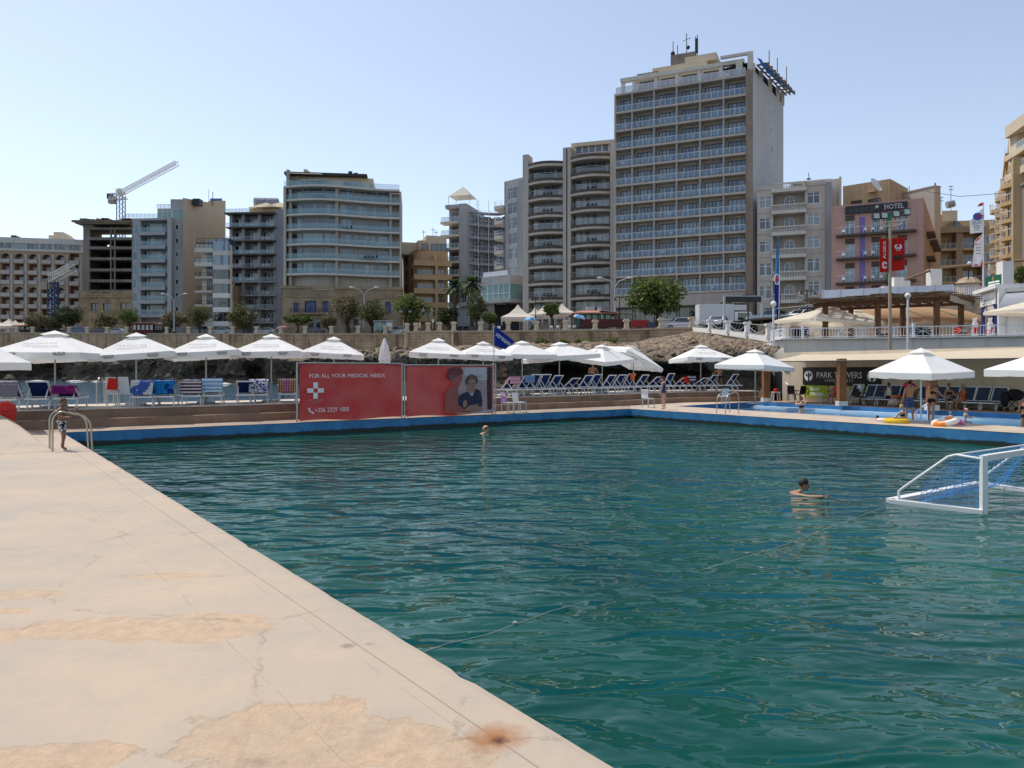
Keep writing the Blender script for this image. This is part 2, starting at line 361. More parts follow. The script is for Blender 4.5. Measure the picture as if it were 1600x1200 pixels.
M_white=pm('white_wall_paint',(.78,.76,.72),.75,.08,.5,streak=True)
M_lounge=pm('pale_deck_concrete',(.55,.48,.40),.85,.15,.8,.004,14)
def flat(mb,pts,z):mb.add([(p[0],p[1],z)for p in pts],[list(range(len(pts)))])
Ln=lineL(-8.);Rn=lineR(-8.)
mb=MB();flat(mb,[Ln,Rn,C_,L_],WZ);struct('pool_water',mb,M_pool)
mb=MB()
def skirt(mb,a,b,z0,z1,n=1):
 for i in range(n):p=a.lerp(b,i/n);q=a.lerp(b,(i+1)/n);mb.quad((p.x,p.y,z0),(q.x,q.y,z0),(q.x,q.y,z1),(p.x,p.y,z1))
skirt(mb,L_,C_,-2,-.02);skirt(mb,C_,Rn,-2,-.02);skirt(mb,L_,Ln,-2,-.02);skirt(mb,Ln,Rn,-2,-.02)
struct('pool_wall',mb,M_blue)
rnd=random.Random(3);mb=MB();ed=[]
farL=V2(GP(-3,646.5));nseg=260
for i in range(nseg+1):
 t=i/nseg;p=Ln.lerp(L_-dl*0,t);k=noise.noise((i*.33,0,5))*.018+(noise.noise((i*.9,3,1))**3)*.14
 q=p+Vector((-dl.y,dl.x))*0;pr=Vector((dl.y,-dl.x));pr=pr if pr.x<0 else-pr
 ed.append(p+pr*(max(0,k)+.004))
def dz(p):return 0.0
inner=[p+pr*.06 for p in ed]
top=len(ed)
mb.add([(p.x,p.y,-.012)for p in ed]+[(p.x,p.y,0)for p in inner]+[(p.x,p.y,-.9)for p in ed],[[i,top+i,top+i+1,i+1][::-1]for i in range(top-1)]+[[i,i+1,2*top+i+1,2*top+i][::-1]for i in range(top-1)])
far0=inner[-1];lip=pr*.55
flat(mb,inner+[L_+pr*.6,L_+pr*.6-ef*12-nb*.0,Vector((-60,10)),Vector((-60,-8))],0.)
NR=[GP(83,705),Vector((L_.x+pr.x*.62,L_.y+pr.y*.62,.003)),PT(40,673,23.7),PT(20,657,23.3),PT(0,648,22.9),PT(-260,640,22.0),PT(-260,730,15.2)]
for v in NR[2:6]:v.z=max(v.z,.02)
NR[0].z=.003;NR[6].z=.003
mb.add(NR,[[0,i,i+1]for i in range(1,6)]);mb.add([p for v in NR[1:6]for p in(v,Vector((v.x,v.y,-.2)))],[[2*i,2*i+1,2*i+3,2*i+2]for i in range(4)])
struct('pool_deck',mb,M_deck)
STEP=[L_-ef*22+nb*1.6,L_+nb*1.6,V2(GP(465,655.2)),V2(GP(800,641.4)),V2(GP(985,633.6)),V2(GP(1068,628.7)),V2(GP(1195,626.6))]
mb=MB();flat(mb,[L_-ef*22+dl*2,L_,C_]+STEP[::-1],-.004)
struct('far_coping',mb,M_tile)
def offs(poly,d):
 out=[]
 for i,p in enumerate(poly):
  a=poly[max(0,i-1)];b=poly[min(len(poly)-1,i+1)];t=(b-a).normalized();out.append(p+Vector((-t.y,t.x))*d)
 return out
S1=offs(STEP,.55);SB=offs(STEP,4.6);SH=[L_-ef*1.4+nb*1.6]+STEP[1:];SH1=offs(SH,.55)
mb=MB()
for(ln,z0,z1)in((SH,-.1,.28),(SH1,.28,.57),(S1[:2],-.1,.57)):
 for i in range(len(ln)-1):mb.quad((*ln[i],z0),(*ln[i+1],z0),(*ln[i+1],z1),(*ln[i],z1))
for i in range(len(SH)-1):mb.quad((*SH[i],.28),(*SH[i+1],.28),(*SH1[i+1],.28),(*SH1[i],.28))
struct('brown_step',mb,M_step)
mb=MB();S1b=offs(STEP,.52)
for i in range(len(S1)-1):mb.quad((*S1b[i],.6),(*S1b[i+1],.6),(*SB[i+1],.6),(*SB[i],.6));mb.quad((*S1b[i],.57),(*S1b[i+1],.57),(*S1b[i+1],.6),(*S1b[i],.6));mb.quad((*SB[i],-2),(*SB[i+1],-2),(*SB[i+1],.6),(*SB[i],.6))
struct('sun_deck',mb,M_lounge)
A_=V2(GP(1056,634.5));B_=V2(GP(1178,627.3));Cp=V2(GP(1600,647));Dp=V2(GP(1600,667));
uf=(Cp-B_).normalized();un=(Dp-A_).normalized();Cp=B_+uf*34;Dp=A_+un*34
wallA=V2(GP(1205,627.5));wdir=uf
mb=MB();flat(mb,[C_,Rn,Rn+Vector((14,0)),Dp,A_],-.002);flat(mb,[C_,A_,B_,STEP[6],STEP[5],STEP[4]],-.003)
struct('right_deck',mb,M_pave)
mb=MB();W0=B_+Vector((uf.y,-uf.x))*-0.0
back=lambda p,d:p+Vector((-uf.y,uf.x))*(d if Vector((-uf.y,uf.x)).x>0 else-d)
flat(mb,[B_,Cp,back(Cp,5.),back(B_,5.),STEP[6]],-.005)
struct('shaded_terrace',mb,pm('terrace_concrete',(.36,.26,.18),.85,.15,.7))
mb=MB();flat(mb,[A_,Dp,Cp,B_],-.33);struct('paddling_water',mb,M_small)
mb=MB();mb.mi=0
for a,b in((A_,B_),(B_,Cp),(Dp,A_)):skirt(mb,a,b,-.9,-.008)
q=Vector((-uf.y,uf.x));q=q if q.x<0 else-q
mb.mi=1
mb.add([(*B_,-.23),(*Cp,-.23),(*(Cp+q*.45),-.23),(*(B_+q*.45),-.23),(*(Cp+q*.45),-.6),(*(B_+q*.45),-.6)],[[0,1,2,3],[3,2,4,5]])
struct('paddling_pool_wall',mb,[pm('paddling_blue',(.045,.19,.42),.5,.25,1.5),pm('pale_ledge',(.55,.68,.8),.5,.1,2)])
mb=MB();flat(mb,[(-3000,-40),(3000,-40),(3000,4000),(-3000,4000)],SEA-.02)
mb2=MB()
flat(mb2,[SB[0],SB[1],SB[2],SB[3],SB[4],SB[5],SB[6],PX(1400,90,0)[:2],(600,400),(600,3000),(-3000,3000),(-3000,10),(-60,10)],SEA)
struct('sea',mb2,M_sea)
WALL=[(-120,519,202,552),(0,519,190,552),(130,520,174,552),(300,521,152,552),(450,521,141,552),(632,521,130,549),(634,518,122,546),(706,516.5,116,542),(708,517,112,541),(800,516.5,109,539),(985,514,103,537),(1082,511,99,537)]
M_block=blockmat('promenade_blocks',(.46,.35,.24),(.40,.29,.19),(.27,.2,.13),1,0,1.,1.25,.42,.025,stain=(.11,.065,.04))
mb=MB();cap=MB()
for i in range(len(WALL)-1):
 a,b=WALL[i],WALL[i+1]
 p0=PT(a[0],a[3],a[2]);p1=PT(b[0],b[3],b[2]);q0=PT(a[0],a[1],a[2]);q1=PT(b[0],b[1],b[2])
 p0 .z-=1.5;p1 .z-=1.5;bk=Vector((0,1.0,0))
 mb.add([p0,p1,q1,q0,q0+bk,q1+bk],[[0,1,2,3],[3,2,5,4]])
 f=Vector((0,-.12,0));cap.add([q0+f+Vector((0,0,-.22)),q1+f+Vector((0,0,-.22)),q1+f+Vector((0,0,.02)),q0+f+Vector((0,0,.02)),q0+bk+Vector((0,0,.02)),q1+bk+Vector((0,0,.02))],[[0,1,2,3],[3,2,5,4]])
rw=thing('promenade_wall','long tan block retaining wall with rust streaks below the seafront promenade','wall',PT(500,552,145))
mb.build('wall_face',M_block,rw);cap.build('coping',pm('coping_tan',(.42,.33,.24),.85,.2,.5),rw)
mb=MB();g2=MB()
for i in range(len(WALL)-1):
 a,b=WALL[i],WALL[i+1];q0=PT(a[0],a[1],a[2]);q1=PT(b[0],b[1],b[2])
 r0=Vector((q0 .x*(1+45/a[2]),q0 .y+45,q0 .z-.05));r1=Vector((q1 .x*(1+45/b[2]),q1 .y+45,q1 .z-.05))
 q0=q0+Vector((0,.9,-.05));q1=q1+Vector((0,.9,-.05));mb.add([q0,q1,r1,r0],[[0,1,2,3]])
q1=PT(1082,511,99);q1+=Vector((0,.9,-.05));r1=Vector((q1 .x*1.45,q1 .y+45,q1 .z))
mb.add([q1,PX(1180,80,7.3),PX(1700,72,8.8),PX(2600,75,9.),PX(2400,144,9.),r1],[[0,1,2,3,4,5]])
struct('promenade',mb,pm('promenade_asphalt',(.16,.15,.14),.9,.2,.4))
mb=MB();flat(mb,[PX(-900,240,0)[:2],PX(450,190,0)[:2],PX(1080,142,0)[:2],PX(2600,116,0)[:2],(2600,3500),(-2600,3500)],6.8)
struct('ground',mb,pm('dry_ground',(.3,.25,.18),.9,.2,.05))
ROCK=[(-140,190,5.6),(0,177,5.4),(100,168,5.4),(180,160,5.2),(240,152,5.0),(300,143,4.8),(380,134,4.6),(460,127,4.4),(560,114,4.2),(640,102,4.2),(720,93,4.0),(800,84,3.9),(900,75,3.6),(1000,68,3.3),(1080,62,3.4),(1150,57,3.1),(1215,53,2.9),(1300,50,2.9)]
FOOT=[(-140,201,552),(0,189,552),(130,173,552),(300,151,552),(450,140,552),(632,128,548),(706,114,542),(800,107.5,539),(985,102,537),(1082,98,518),(1150,76,533),(1215,64,538),(1300,60,538)]
def interp(T,x,k):
 for a,b in zip(T,T[1:]):
  if a[0]<=x<=b[0]:return lerp(a[k],b[k],(x-a[0])/(b[0]-a[0]))
 return T[0][k]if x<T[0][0]else T[-1][k]
def rockmat():
 m,nt,n,L,b=newmat('shore_rock');g=N(nt,'NewGeometry');pos=g.outputs['Position']
 n1=N(nt,'TexNoise',i_Scale=.45,i_Detail=9.,i_Roughness=.68);L.new(pos,n1 .inputs['Vector'])
 n2=N(nt,'TexNoise',i_Scale=2.2,i_Detail=9.,i_Roughness=.7);L.new(pos,n2 .inputs['Vector'])
 vo=N(nt,'TexVoronoi',i_Scale=.9,feature='DISTANCE_TO_EDGE');L.new(pos,vo.inputs['Vector'])
 sp=N(nt,'SeparateXYZ');L.new(pos,sp.inputs[0])
 c=mixc(nt,ramp(nt,n1 .outputs[0],.3,.7),(.30,.215,.135),(.52,.40,.27))
 c=mixc(nt,ramp(nt,n2 .outputs[0],.58,.4),c,(.085,.06,.042))
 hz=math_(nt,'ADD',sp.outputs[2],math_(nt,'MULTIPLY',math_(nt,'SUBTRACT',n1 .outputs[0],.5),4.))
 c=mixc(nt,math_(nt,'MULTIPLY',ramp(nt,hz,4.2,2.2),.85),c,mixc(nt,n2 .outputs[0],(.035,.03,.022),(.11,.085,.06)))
 L.new(c,b.inputs['Base Color']);b.inputs['Roughness'].default_value=.9
 bp=N(nt,'Bump',i_Strength=1.,i_Distance=.5);L.new(math_(nt,'ADD',n2 .outputs[0],math_(nt,'MULTIPLY',vo.outputs[0],.4)),bp.inputs['Height']);L.new(bp.outputs[0],b.inputs['Normal'])
 return m
def cave(x):
 c=0.
 for(x0,x1,a)in((-90,112,.9),(232,250,.5),(300,345,.4),(380,420,.6),(560,600,.2),(850,1125,1.),(700,740,.3)):
  c=max(c,a*max(0,min(1,(x-x0)/14))*max(0,min(1,(x1-x)/14)))
 return c
mb=MB();mb.smooth=False;NS,NT=1000,64
xs=[-140+(1213+140)*i/NS for i in range(NS+1)]
for i,x in enumerate(xs):
 df,zl=interp(ROCK,x,1),interp(ROCK,x,2);dw,yw=interp(FOOT,x,1),interp(FOOT,x,2);zw=ZY(yw,dw)
 cv=cave(x);dp=1.2+9*cv
 if x>1125:zl=lerp(zl,2.6,(x-1125)/175)
 prof=[(dw+1.2,zw+.2,.25),(lerp(dw,df,.35),lerp(zw,zl,.45)+.2,1.05),(lerp(dw,df,.8),zl+.35,1.15),(df,zl,.8),(df-.3,zl-.7,.8),(df+.5*dp,zl-1.25,.7),(df+dp,zl*.55,.7),(df+.8*dp,.5,.7),(df+.2*dp-.6,-.1,.5),(df-1.6,-1.6,.3)]
 for j in range(NT+1):
  t=j/NT*(len(prof)-1);k=min(int(t),len(prof)-2);u=t-k;a,b=prof[k],prof[k+1]
  D,z,am=lerp(a[0],b[0],u),lerp(a[1],b[1],u),lerp(a[2],b[2],u)
  p=PX(x,D,z);q=p*.22;sc1=df/110*.5+.5
  nn=noise.noise_vector(q)*1.5+noise.noise_vector(p*.6)*1.0+noise.noise_vector(p*1.5)*.5+noise.noise_vector(p*3.4)*.18
  led=noise.noise((p.x*.09,p.y*.09,p.z*1.4))*.9
  p=p+Vector((nn.x,nn.y+led,nn.z*.6))*am*sc1
  mb.v.append(p)
for i in range(NS):
 for j in range(NT):
  a=i*(NT+1)+j;mb.f.append([a,a+1,a+NT+2,a+NT+1]);mb.m.append(0);mb.sm.append(False)
M_rock=rockmat()
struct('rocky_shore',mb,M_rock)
mb=MB();rr=random.Random(9)
for x in(-20,60,112,118,150,168,215,262,300,308,352,395,440):
 D=interp(ROCK,x,1)-2.2;c=PX(x,D,SEA+.05);W=rr.uniform(.6,2.6);n=11
 mb.add([c+Vector((W*math.cos(6.283*k/n)*rr.uniform(.5,1.1),1.2*math.sin(6.283*k/n)*rr.uniform(.5,1.1),0))for k in range(n)]+[c+Vector((0,0,.16))],[[k,(k+1)%n,n]for k in range(n)])
tag(mb.build('sea_foam',pm('foam_white',(.75,.78,.8),.8,.1,4)),'white surf foam along the foot of the dark cliffs','foam',None,'stuff')
# ================================================================== BUILDINGS
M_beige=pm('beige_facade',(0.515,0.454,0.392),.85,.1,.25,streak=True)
M_beige_d=pm('deep_beige_facade',(0.448,0.392,0.342),.85,.1,.25,streak=True)  # deeper beige for piers, podium and set-back walls
M_grey=pm('grey_facade',(0.403,0.392,0.386),.85,.1,.25,streak=True)
M_bluegrey=pm('blue_grey_facade',(0.28,0.291,0.325),.85,.1,.25,streak=True)
M_mid=pm('mid_grey_facade',(0.347,0.347,0.353),.85,.1,.25,streak=True)
M_cream=pm('cream_party_wall',(.55,.43,.30),.9,.06,.15,streak=True)
M_creamroof=pm('cream_roof_plaster',(.62,.52,.38),.9,.1,.3)
M_palewall=pm('pale_plaster',(0.616,0.571,0.504),.85,.08,.3,streak=True)
M_paint=pm('white_metal_paint',(.75,.76,.78),.5,.04,1)
M_lgrey=pm('light_grey_metal',(.45,.47,.5),.5,.06,1)
M_dark=pm('dark_metal',(.035,.035,.038),.5,.2,1)
M_brown=pm('brown_trim',(.10,.075,.06),.7,.2,1)
M_conc=pm('raw_concrete',(.23,.20,.17),.9,.25,.4,streak=True)
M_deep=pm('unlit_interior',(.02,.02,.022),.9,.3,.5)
M_orange=pm('ochre_facade',(0.493,0.325,0.179),.85,.1,.25,streak=True)
M_yellow=pm('yellow_stone_facade',(.56,.39,.2),.85,.12,.25,streak=True)
M_pink=pm('pink_facade',(0.526,0.314,0.263),.85,.07,.3,streak=True)
M_lime=blockmat('limestone_facade',(.40,.31,.21),(.34,.26,.175),(.25,.19,.12),1,0,1.,1.1,.5,.02)
M_terr=pm('terracotta_paint',(.30,.13,.085),.85,.12,.5)
M_bluepaint=pm('blue_joinery',(.02,.045,.2),.6,.1,1)
M_purple=pm('purple_paint',(.21,.17,.42),.8,.08,.5)
M_green=pm('green_paint',(.03,.20,.10),.8,.08,.5)
G_win=glassmat('window_glass',(.02,.03,.04),(.34,.38,.4))
G_curt=glassmat('curtained_glass',(.09,.11,.13),(.42,.45,.46),.06,.8)
G_blue=glassmat('blue_window_glass',(.03,.075,.12),(.27,.37,.43),.05,.65)
G_dark=glassmat('dark_window_glass',(.012,.016,.022),(.16,.17,.18),.05,.5)
G_rail=clearglass('balustrade_glass',(.25,.45,.5),.42)
G_railblue=clearglass('blue_balustrade_glass',(.2,.33,.48),.42)
G_green=clearglass('greenish_glass',(.2,.42,.42),.6)
_wc={}
def winmesh(w,h,cols=2,rows=1,fm=M_paint,gm=G_win,fw=.07,depth=.1,arch=False):
 """origin at the middle of the sill; x along the wall, +y inwards"""
 k=(round(w,2),round(h,2),cols,rows,fm.name,gm.name,fw,arch)
 if k in _wc:return _wc[k]
 mb=MB();mb.mi=0
 mb.box(-w/2,-w/2+fw,-depth/2,depth/2,0,h);mb.box(w/2-fw,w/2,-depth/2,depth/2,0,h)
 mb.box(-w/2+fw,w/2-fw,-depth/2,depth/2,0,fw);mb.box(-w/2+fw,w/2-fw,-depth/2,depth/2,h-fw,h)
 for i in range(1,cols):x=-w/2+w*i/cols;mb.box(x-fw*.4,x+fw*.4,-depth*.4,depth*.4,fw,h-fw)
 for i in range(1,rows):z=h*(.72 if rows==2 else i/rows);mb.box(-w/2+fw,w/2-fw,-depth*.3,depth*.3,z-fw*.35,z+fw*.35)
 mb.mi=1;mb.quad((-w/2+fw,.02,fw),(w/2-fw,.02,fw),(w/2-fw,.02,h-fw),(-w/2+fw,.02,h-fw))
 _wc[k]=mb.mesh('window',[fm,gm]);return _wc[k]
def archmesh(w,h,fm,gm):
 k=('a',round(w,2),round(h,2),fm.name,gm.name)
 if k in _wc:return _wc[k]
 mb=MB();r=w/2;o=[(r*math.cos(t),h-r+r*math.sin(t))for t in[math.pi*i/12 for i in range(13)]]
 ol=[(r,0)]+o+[(-r,0)];il=[(x*.84,.07 if z==0 else(h-r)+(z-h+r)*.84)for x,z in ol]
 mb.mi=0
 for i in range(len(ol)-1):
  a,b,c,d=ol[i],ol[i+1],il[i+1],il[i];mb.add([(a[0],-.06,a[1]),(b[0],-.06,b[1]),(c[0],-.06,c[1]),(d[0],-.06,d[1]),(c[0],.03,c[1]),(d[0],.03,d[1])],[[0,1,2,3][::-1],[3,2,4,5][::-1]])
 mb.box(-.04,.04,-.05,.03,.07,h-.1);mb.box(-r*.84,r*.84,-.05,.03,h-r-.03,h-r+.04)
 mb.mi=1;mb.add([(x,.02,z)for x,z in il],[list(range(len(il)))[::-1]])
 _wc[k]=mb.mesh('window',[fm,gm]);return _wc[k]
class Bld:
 def __init__(s,name,label,x0,D0,x1,D1,zg=8.,cat='building'):
  p0=PX(x0,D0,0);p1=PX(x1,D1,0);u=(p1-p0);s.W=u.length;u.normalize();s.p0,s.u=p0,u;s.x0,s.x1=x0,x1;s.zg=zg
  s.M=Matrix(((u.x,-u.y,0,p0 .x),(u.y,u.x,0,p0 .y),(0,0,1,0),(0,0,0,1)));s.rz=math.atan2(u.y,u.x)
  s.t=thing(name,label,cat,s.M@Vector((s.W/2,0,zg)))
 def a(s,x,y=0.):
  """pixel column to metres along the facade plane shifted back by y"""
  k=(x-CX)/F;o=s.p0+Vector((-s.u.y,s.u.x,0))*y
  return(k*o.y-o.x)/(s.u.x-k*s.u.y)
 def D(s,x,y=0.):return(s.p0+Vector((-s.u.y,s.u.x,0))*y).y+s.u.y*s.a(x,y)
 def z(s,x,y):return ZY(y,s.D(x))
 def mb(s):return MB(s.M)
 def put(s,me,name,a,y,z,rz=0.,parent=None):
  o=bpy.data.objects.new(name,me);COL.objects.link(o);par=parent or s.t;o.parent=par
  o.location=s.M@Vector((a,y,z))-ROOT[s.t.name];o.rotation_euler=(0,0,s.rz+rz);return o
 def win(s,a,z,w,h,y=.0,cols=2,rows=1,fm=M_paint,gm=G_win,fw=.07,rz=0.,name='window'):
  return s.put(winmesh(w,h,cols,rows,fm,gm,fw),name,a,y,z,rz)
 def part(s,mb,name,mats,parent=None):
  ob=mb.build(name,mats,parent or s.t);return ob
def railmesh(w,h=1.,kind='bars',mm=M_paint,gm=G_rail,step=.9):
 k=('r',round(w,2),h,kind,mm.name,gm.name,step)
 if k in _wc:return _wc[k]
 mb=MB();mb.mi=0;mb.box(-w/2,w/2,-.03,.03,h-.06,h)
 n=max(1,round(w/step))
 for i in range(n+1):x=-w/2+.03+(w-.06)*i/n;mb.box(x-.025,x+.025,-.025,.025,0,h-.06)
 if kind=='glass':mb.mi=1;mb.quad((-w/2,.0,.08),(w/2,.0,.08),(w/2,.0,h-.06),(-w/2,.0,h-.06))
 elif kind=='bars':
  m=max(2,round(w/.16))
  for i in range(m):x=-w/2+w*(i+.5)/m;mb.box(x-.012,x+.012,-.012,.012,.06,h-.06)
  mb.box(-w/2,w/2,-.02,.02,.06,.1)
 _wc[k]=mb.mesh('railing',[mm,gm]);return _wc[k]
def chairset(n,seed):
 rnd=random.Random(seed);mb=MB()
 for i in range(n):
  x=i*.75+rnd.uniform(-.1,.1);mb.box(x,x+.45,0,.45,.38,.43);mb.box(x,x+.45,.4,.45,.43,.85)
  for dx in(0,.41):
   for dy in(0,.41):mb.box(x+dx,x+dx+.04,dy,dy+.04,0,.38)
 return mb
def tall_hotel():
 b=Bld('hotel_tower','tallest hotel tower, beige with rows of blue balconies and a scaffold on its roof corner',962,132,1165,123,8.)
 xs=[962,987.4,1021.6,1057,1093.6,1130.4,1165];A=[b.a(x)for x in xs];W=b.W;pit=3.135;z0=46.2;rec=1.5;dp=15.
 ztop=z0+pit
 w_=b.mb()
 w_.box(0,W,rec+.0,dp,6,ztop-.3);w_.box(-.25,0,-.05,dp,6,ztop)
 b.part(w_,'wall',M_beige)
 for a in A[1:-1]:dv_=b.mb();dv_.box(a-.14,a+.14,0.02,rec-.01,14.6,ztop-.35);b.part(dv_,'divider',M_mid)
 pl=b.mb();pl.box(W,W+b.a(1176.5)-b.a(1165),-.1,dp,6,ztop+.6);b.part(pl,'corner_pier',pm('brown_stone_pier',(0.302,0.235,0.185),.85,.15,.6,streak=True))
 pa=b.M@Vector((b.a(1176.5)+.01,-.1,0));pb=PX(1224,139,0)
 sw=MB();d=(pb-pa);zt0,zt1=ZY(112,122),ZY(168,139)
 sw.add([(pa.x,pa.y,6),(pb.x,pb.y,6),(pb.x,pb.y,ztop+.4),(pa.x,pa.y,ztop+.6),(pa.x-8,pa.y+8,ztop+.6),(pb.x-8,pb.y,ztop+.4),(pb.x-8,pb.y,6)],[[0,1,2,3],[3,2,5,4],[1,6,5,2]])
 b.part(sw,'side_wall',pm('grey_side_wall',(0.47,0.47,0.482),.85,.09,.12,streak=True))
 un_=Vector((d.y,-d.x,0)).normalized();ang=math.atan2(d.y,d.x)
 for k in range(9):
  p=pa.lerp(pb,.56)+un_*.05;o=bpy.data.objects.new('side_window',winmesh(1.5,1.5,2,1,M_paint,G_win,.12));COL.objects.link(o);o.parent=b.t
  o.location=Vector((p.x,p.y,45.3-k*pit*1.0))-ROOT[b.t.name];o.rotation_euler=(0,0,ang)
 for k in range(12):
  z=z0+pit-pit*k
  s_=b.mb();s_.box(-.05,W+.02,-.06,rec-.01,z-.34,z);b.part(s_,'floor_slab',M_beige)
  if k==0 or k==12:continue
  for i in range(6):
   a0,a1=A[i]+.16,A[i+1]-.16;w=a1-a0
   if k==11 and i in(1,2):pass
   gm=G_blue;ww=w*.87
   b.win(a1-ww/2-.05,z+.02,ww,2.28,rec-.09,4 if w<3.2 else 5,1,M_dark,gm,.09)
   r=b.put(railmesh(w+.24,1.0,'glass',M_paint,G_railblue,.95),'balcony_railing',(a0+a1)/2,.02,z)
 rnd=random.Random(5)
 for k in range(1,12,1):
  for i in range(6):
   if rnd.random()<.35:
    mb=MB();mb.box(-.25,.25,-.2,.25,.4,.45);mb.box(-.25,.25,.2,.25,.45,.9)
    for dx in(-.22,.2):
     for dy in(-.18,.2):mb.box(dx,dx+.03,dy,dy+.03,0,.4)
    if 'bc' not in _wc:_wc['bc']=mb.mesh('balcony_chair',[M_paint])
    b.put(_wc['bc'],'balcony_chair',lerp(A[i],A[i+1],.35+.4*rnd.random()),.7,z0+pit-pit*k,rnd.uniform(0,3))
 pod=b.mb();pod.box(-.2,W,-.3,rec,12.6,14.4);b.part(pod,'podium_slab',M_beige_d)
 for i in range(6):
  a0,a1=A[i]+.2,A[i+1]-.2;b.win((a0+a1)/2,8.2,a1-a0,4.2,rec-.15,2,1,M_dark,G_dark,.1,name='podium_window')
 for i in range(6):b.put(railmesh(A[i+1]-A[i]-.05,1.05,'glass',M_paint,clearglass('hazy_terrace_glass',(.5,.52,.55),.7),.95),'terrace_railing',(A[i]+A[i+1])/2,.05,ztop)
 pg=b.mb();zb=ztop+2.3
 for a in(A[0]+.9,A[1],A[2],A[3]-.2,A[4]-.4,A[5]-.6):pg.box(a-.28,a+.28,1.2,1.8,ztop,zb)
 pg.box(A[0]+.5,W-.4,1.,2.,zb,zb+.6)
 for a in(A[1],A[2],A[3]-.2,A[4]-.4):pg.box(a-.2,a+.2,2.,5,zb+.05,zb+.55)
 pg.box(A[5]+1.9,A[5]+2.9,.3,1.2,ztop,zb);pg.box(W+.3,W+1.1,-.1,.7,ztop+.62,zb+.79);pg.box(A[5]-.5,W+1.1,.0,.6,zb+.8,zb+1.2)
 b.part(pg,'roof_pergola',M_palewall)
 rf=b.mb();rf.box(A[0]+2.2,A[5]-1,5,12,ztop,zb+1.9);rf.box(A[1]+2,A[4],6,12,zb+1.9,zb+3.4);rf.box(A[3],A[4]+1.5,6.5,12,zb+3.4,zb+4.6);b.part(rf,'penthouse',M_creamroof)
 un2=b.mb();un2 .box(A[0]+2.6,A[5]-1.6,4.85,5.,ztop+.3,ztop+3.2);b.part(un2,'penthouse_glazing',M_brown)
 tk=b.mb();tk.box(A[2]+1,A[3]+1.4,8,11,zb+3.4,zb+6.0);b.part(tk,'plant_room',M_conc)
 an=b.mb()
 for da,h in((1.2,3.2),(2.0,2.4),(3.6,4.2),(5.2,3.4),(5.5,3.6)):an.tube([(A[2]+da,9,zb+5.6),(A[2]+da,9,zb+5.6+h)],.07)
 an.box(A[2]+5.1,A[2]+5.6,8.9,9.1,zb+6,zb+8.6);an.ball((A[2]+1.2,8.8,zb+6.6),.4);an.ball((A[2]+3.9,8.8,zb+7.2),.35)
 an.tube([(A[2]+3,9,zb+8.6),(A[2]+4.4,9,zb+8.9)],.05);b.part(an,'antenna',M_dark)
 sg=b.mb();sg.box(A[0]+2.4,A[2]-.5,4.9,5.02,zb+.9,zb+2.4)
 b.part(sg,'roof_screen',blockmat('pierced_screen',(.6,.55,.46),(.5,.46,.38),(.12,.1,.08),1,0,1.,.6,.6,.08))
 sc_=MB();pA,pB=pa+un_*.9,pb+un_*1.3;zA,zB=ztop+1.3,ztop+2.8
 for i in range(9):
  p=pA.lerp(pB,.12+.82*i/8);z=lerp(zA+.6,zB-.6,i/8);sc_.beam((p.x-un_.x,p.y-un_.y,z),(p.x+un_.x*1.0,p.y+un_.y*1.0,z),.5,.12)
 for o_ in(-.7,.0,.8):sc_.beam((pA+un_*o_+d*.1+Vector((0,0,zA+.4))),(pB+un_*o_-d*.02+Vector((0,0,zB-.8))),.18,.2)
 for t_ in(.3,.55,.85):
  p=pA.lerp(pB,t_);z=lerp(zA,zB,t_);sc_.beam((p.x,p.y,z),(p.x,p.y,z+3.6),.12)
 b.part(sc_,'scaffold',pm('scaffold_timber',(.28,.2,.12),.85,.2,1))
 nt_=MB();nt_.smooth=True;n=24
 for i in range(n+1):
  f=i/n;p=pA.lerp(pB,f*1.08)+un_*(.15+.5*noise.noise((f*9,1,0)));z=lerp(zA,zB,f*1.08);h=.5+.9*abs(noise.noise((f*7,4,0)))
  nt_.v+=[p+un_*.3+Vector((0,0,z-.3-h*.6)),p+Vector((0,0,z+.2)),p-un_*.4+Vector((0,0,z+.4+h))]
 for i in range(n):
  for j in range(2):k=i*3+j;nt_.f.append([k,k+3,k+4,k+1]);nt_.m.append(0);nt_.sm.append(True)
 b.part(nt_,'blue_netting',clothmat('blue_net',(.03,.13,.33)))
 vd=MB();p,q_=pa.lerp(pb,.03)-un_*.5,pb-un_*.5;vd.add([(p.x,p.y,ztop+.3),(q_.x,q_.y,ztop+.3),(q_.x,q_.y,ztop+2.9),(p.x,p.y,ztop+2.),(p.x-4,p.y+3,ztop+2.),(q_.x-5,q_.y,ztop+2.9)],[[0,1,2,3],[3,2,5,4]]);b.part(vd,'unfinished_storey',M_deep)
 for t_ in(.02,.26,.55,.82,.985):c=MB();p=pa.lerp(pb,t_)-un_*.2;c.box(p.x-.35,p.x+.35,p.y-.35,p.y+.35,ztop+.3,ztop+1.5+1.4*t_);b.part(c,'roof_column',M_palewall)
tall_hotel()
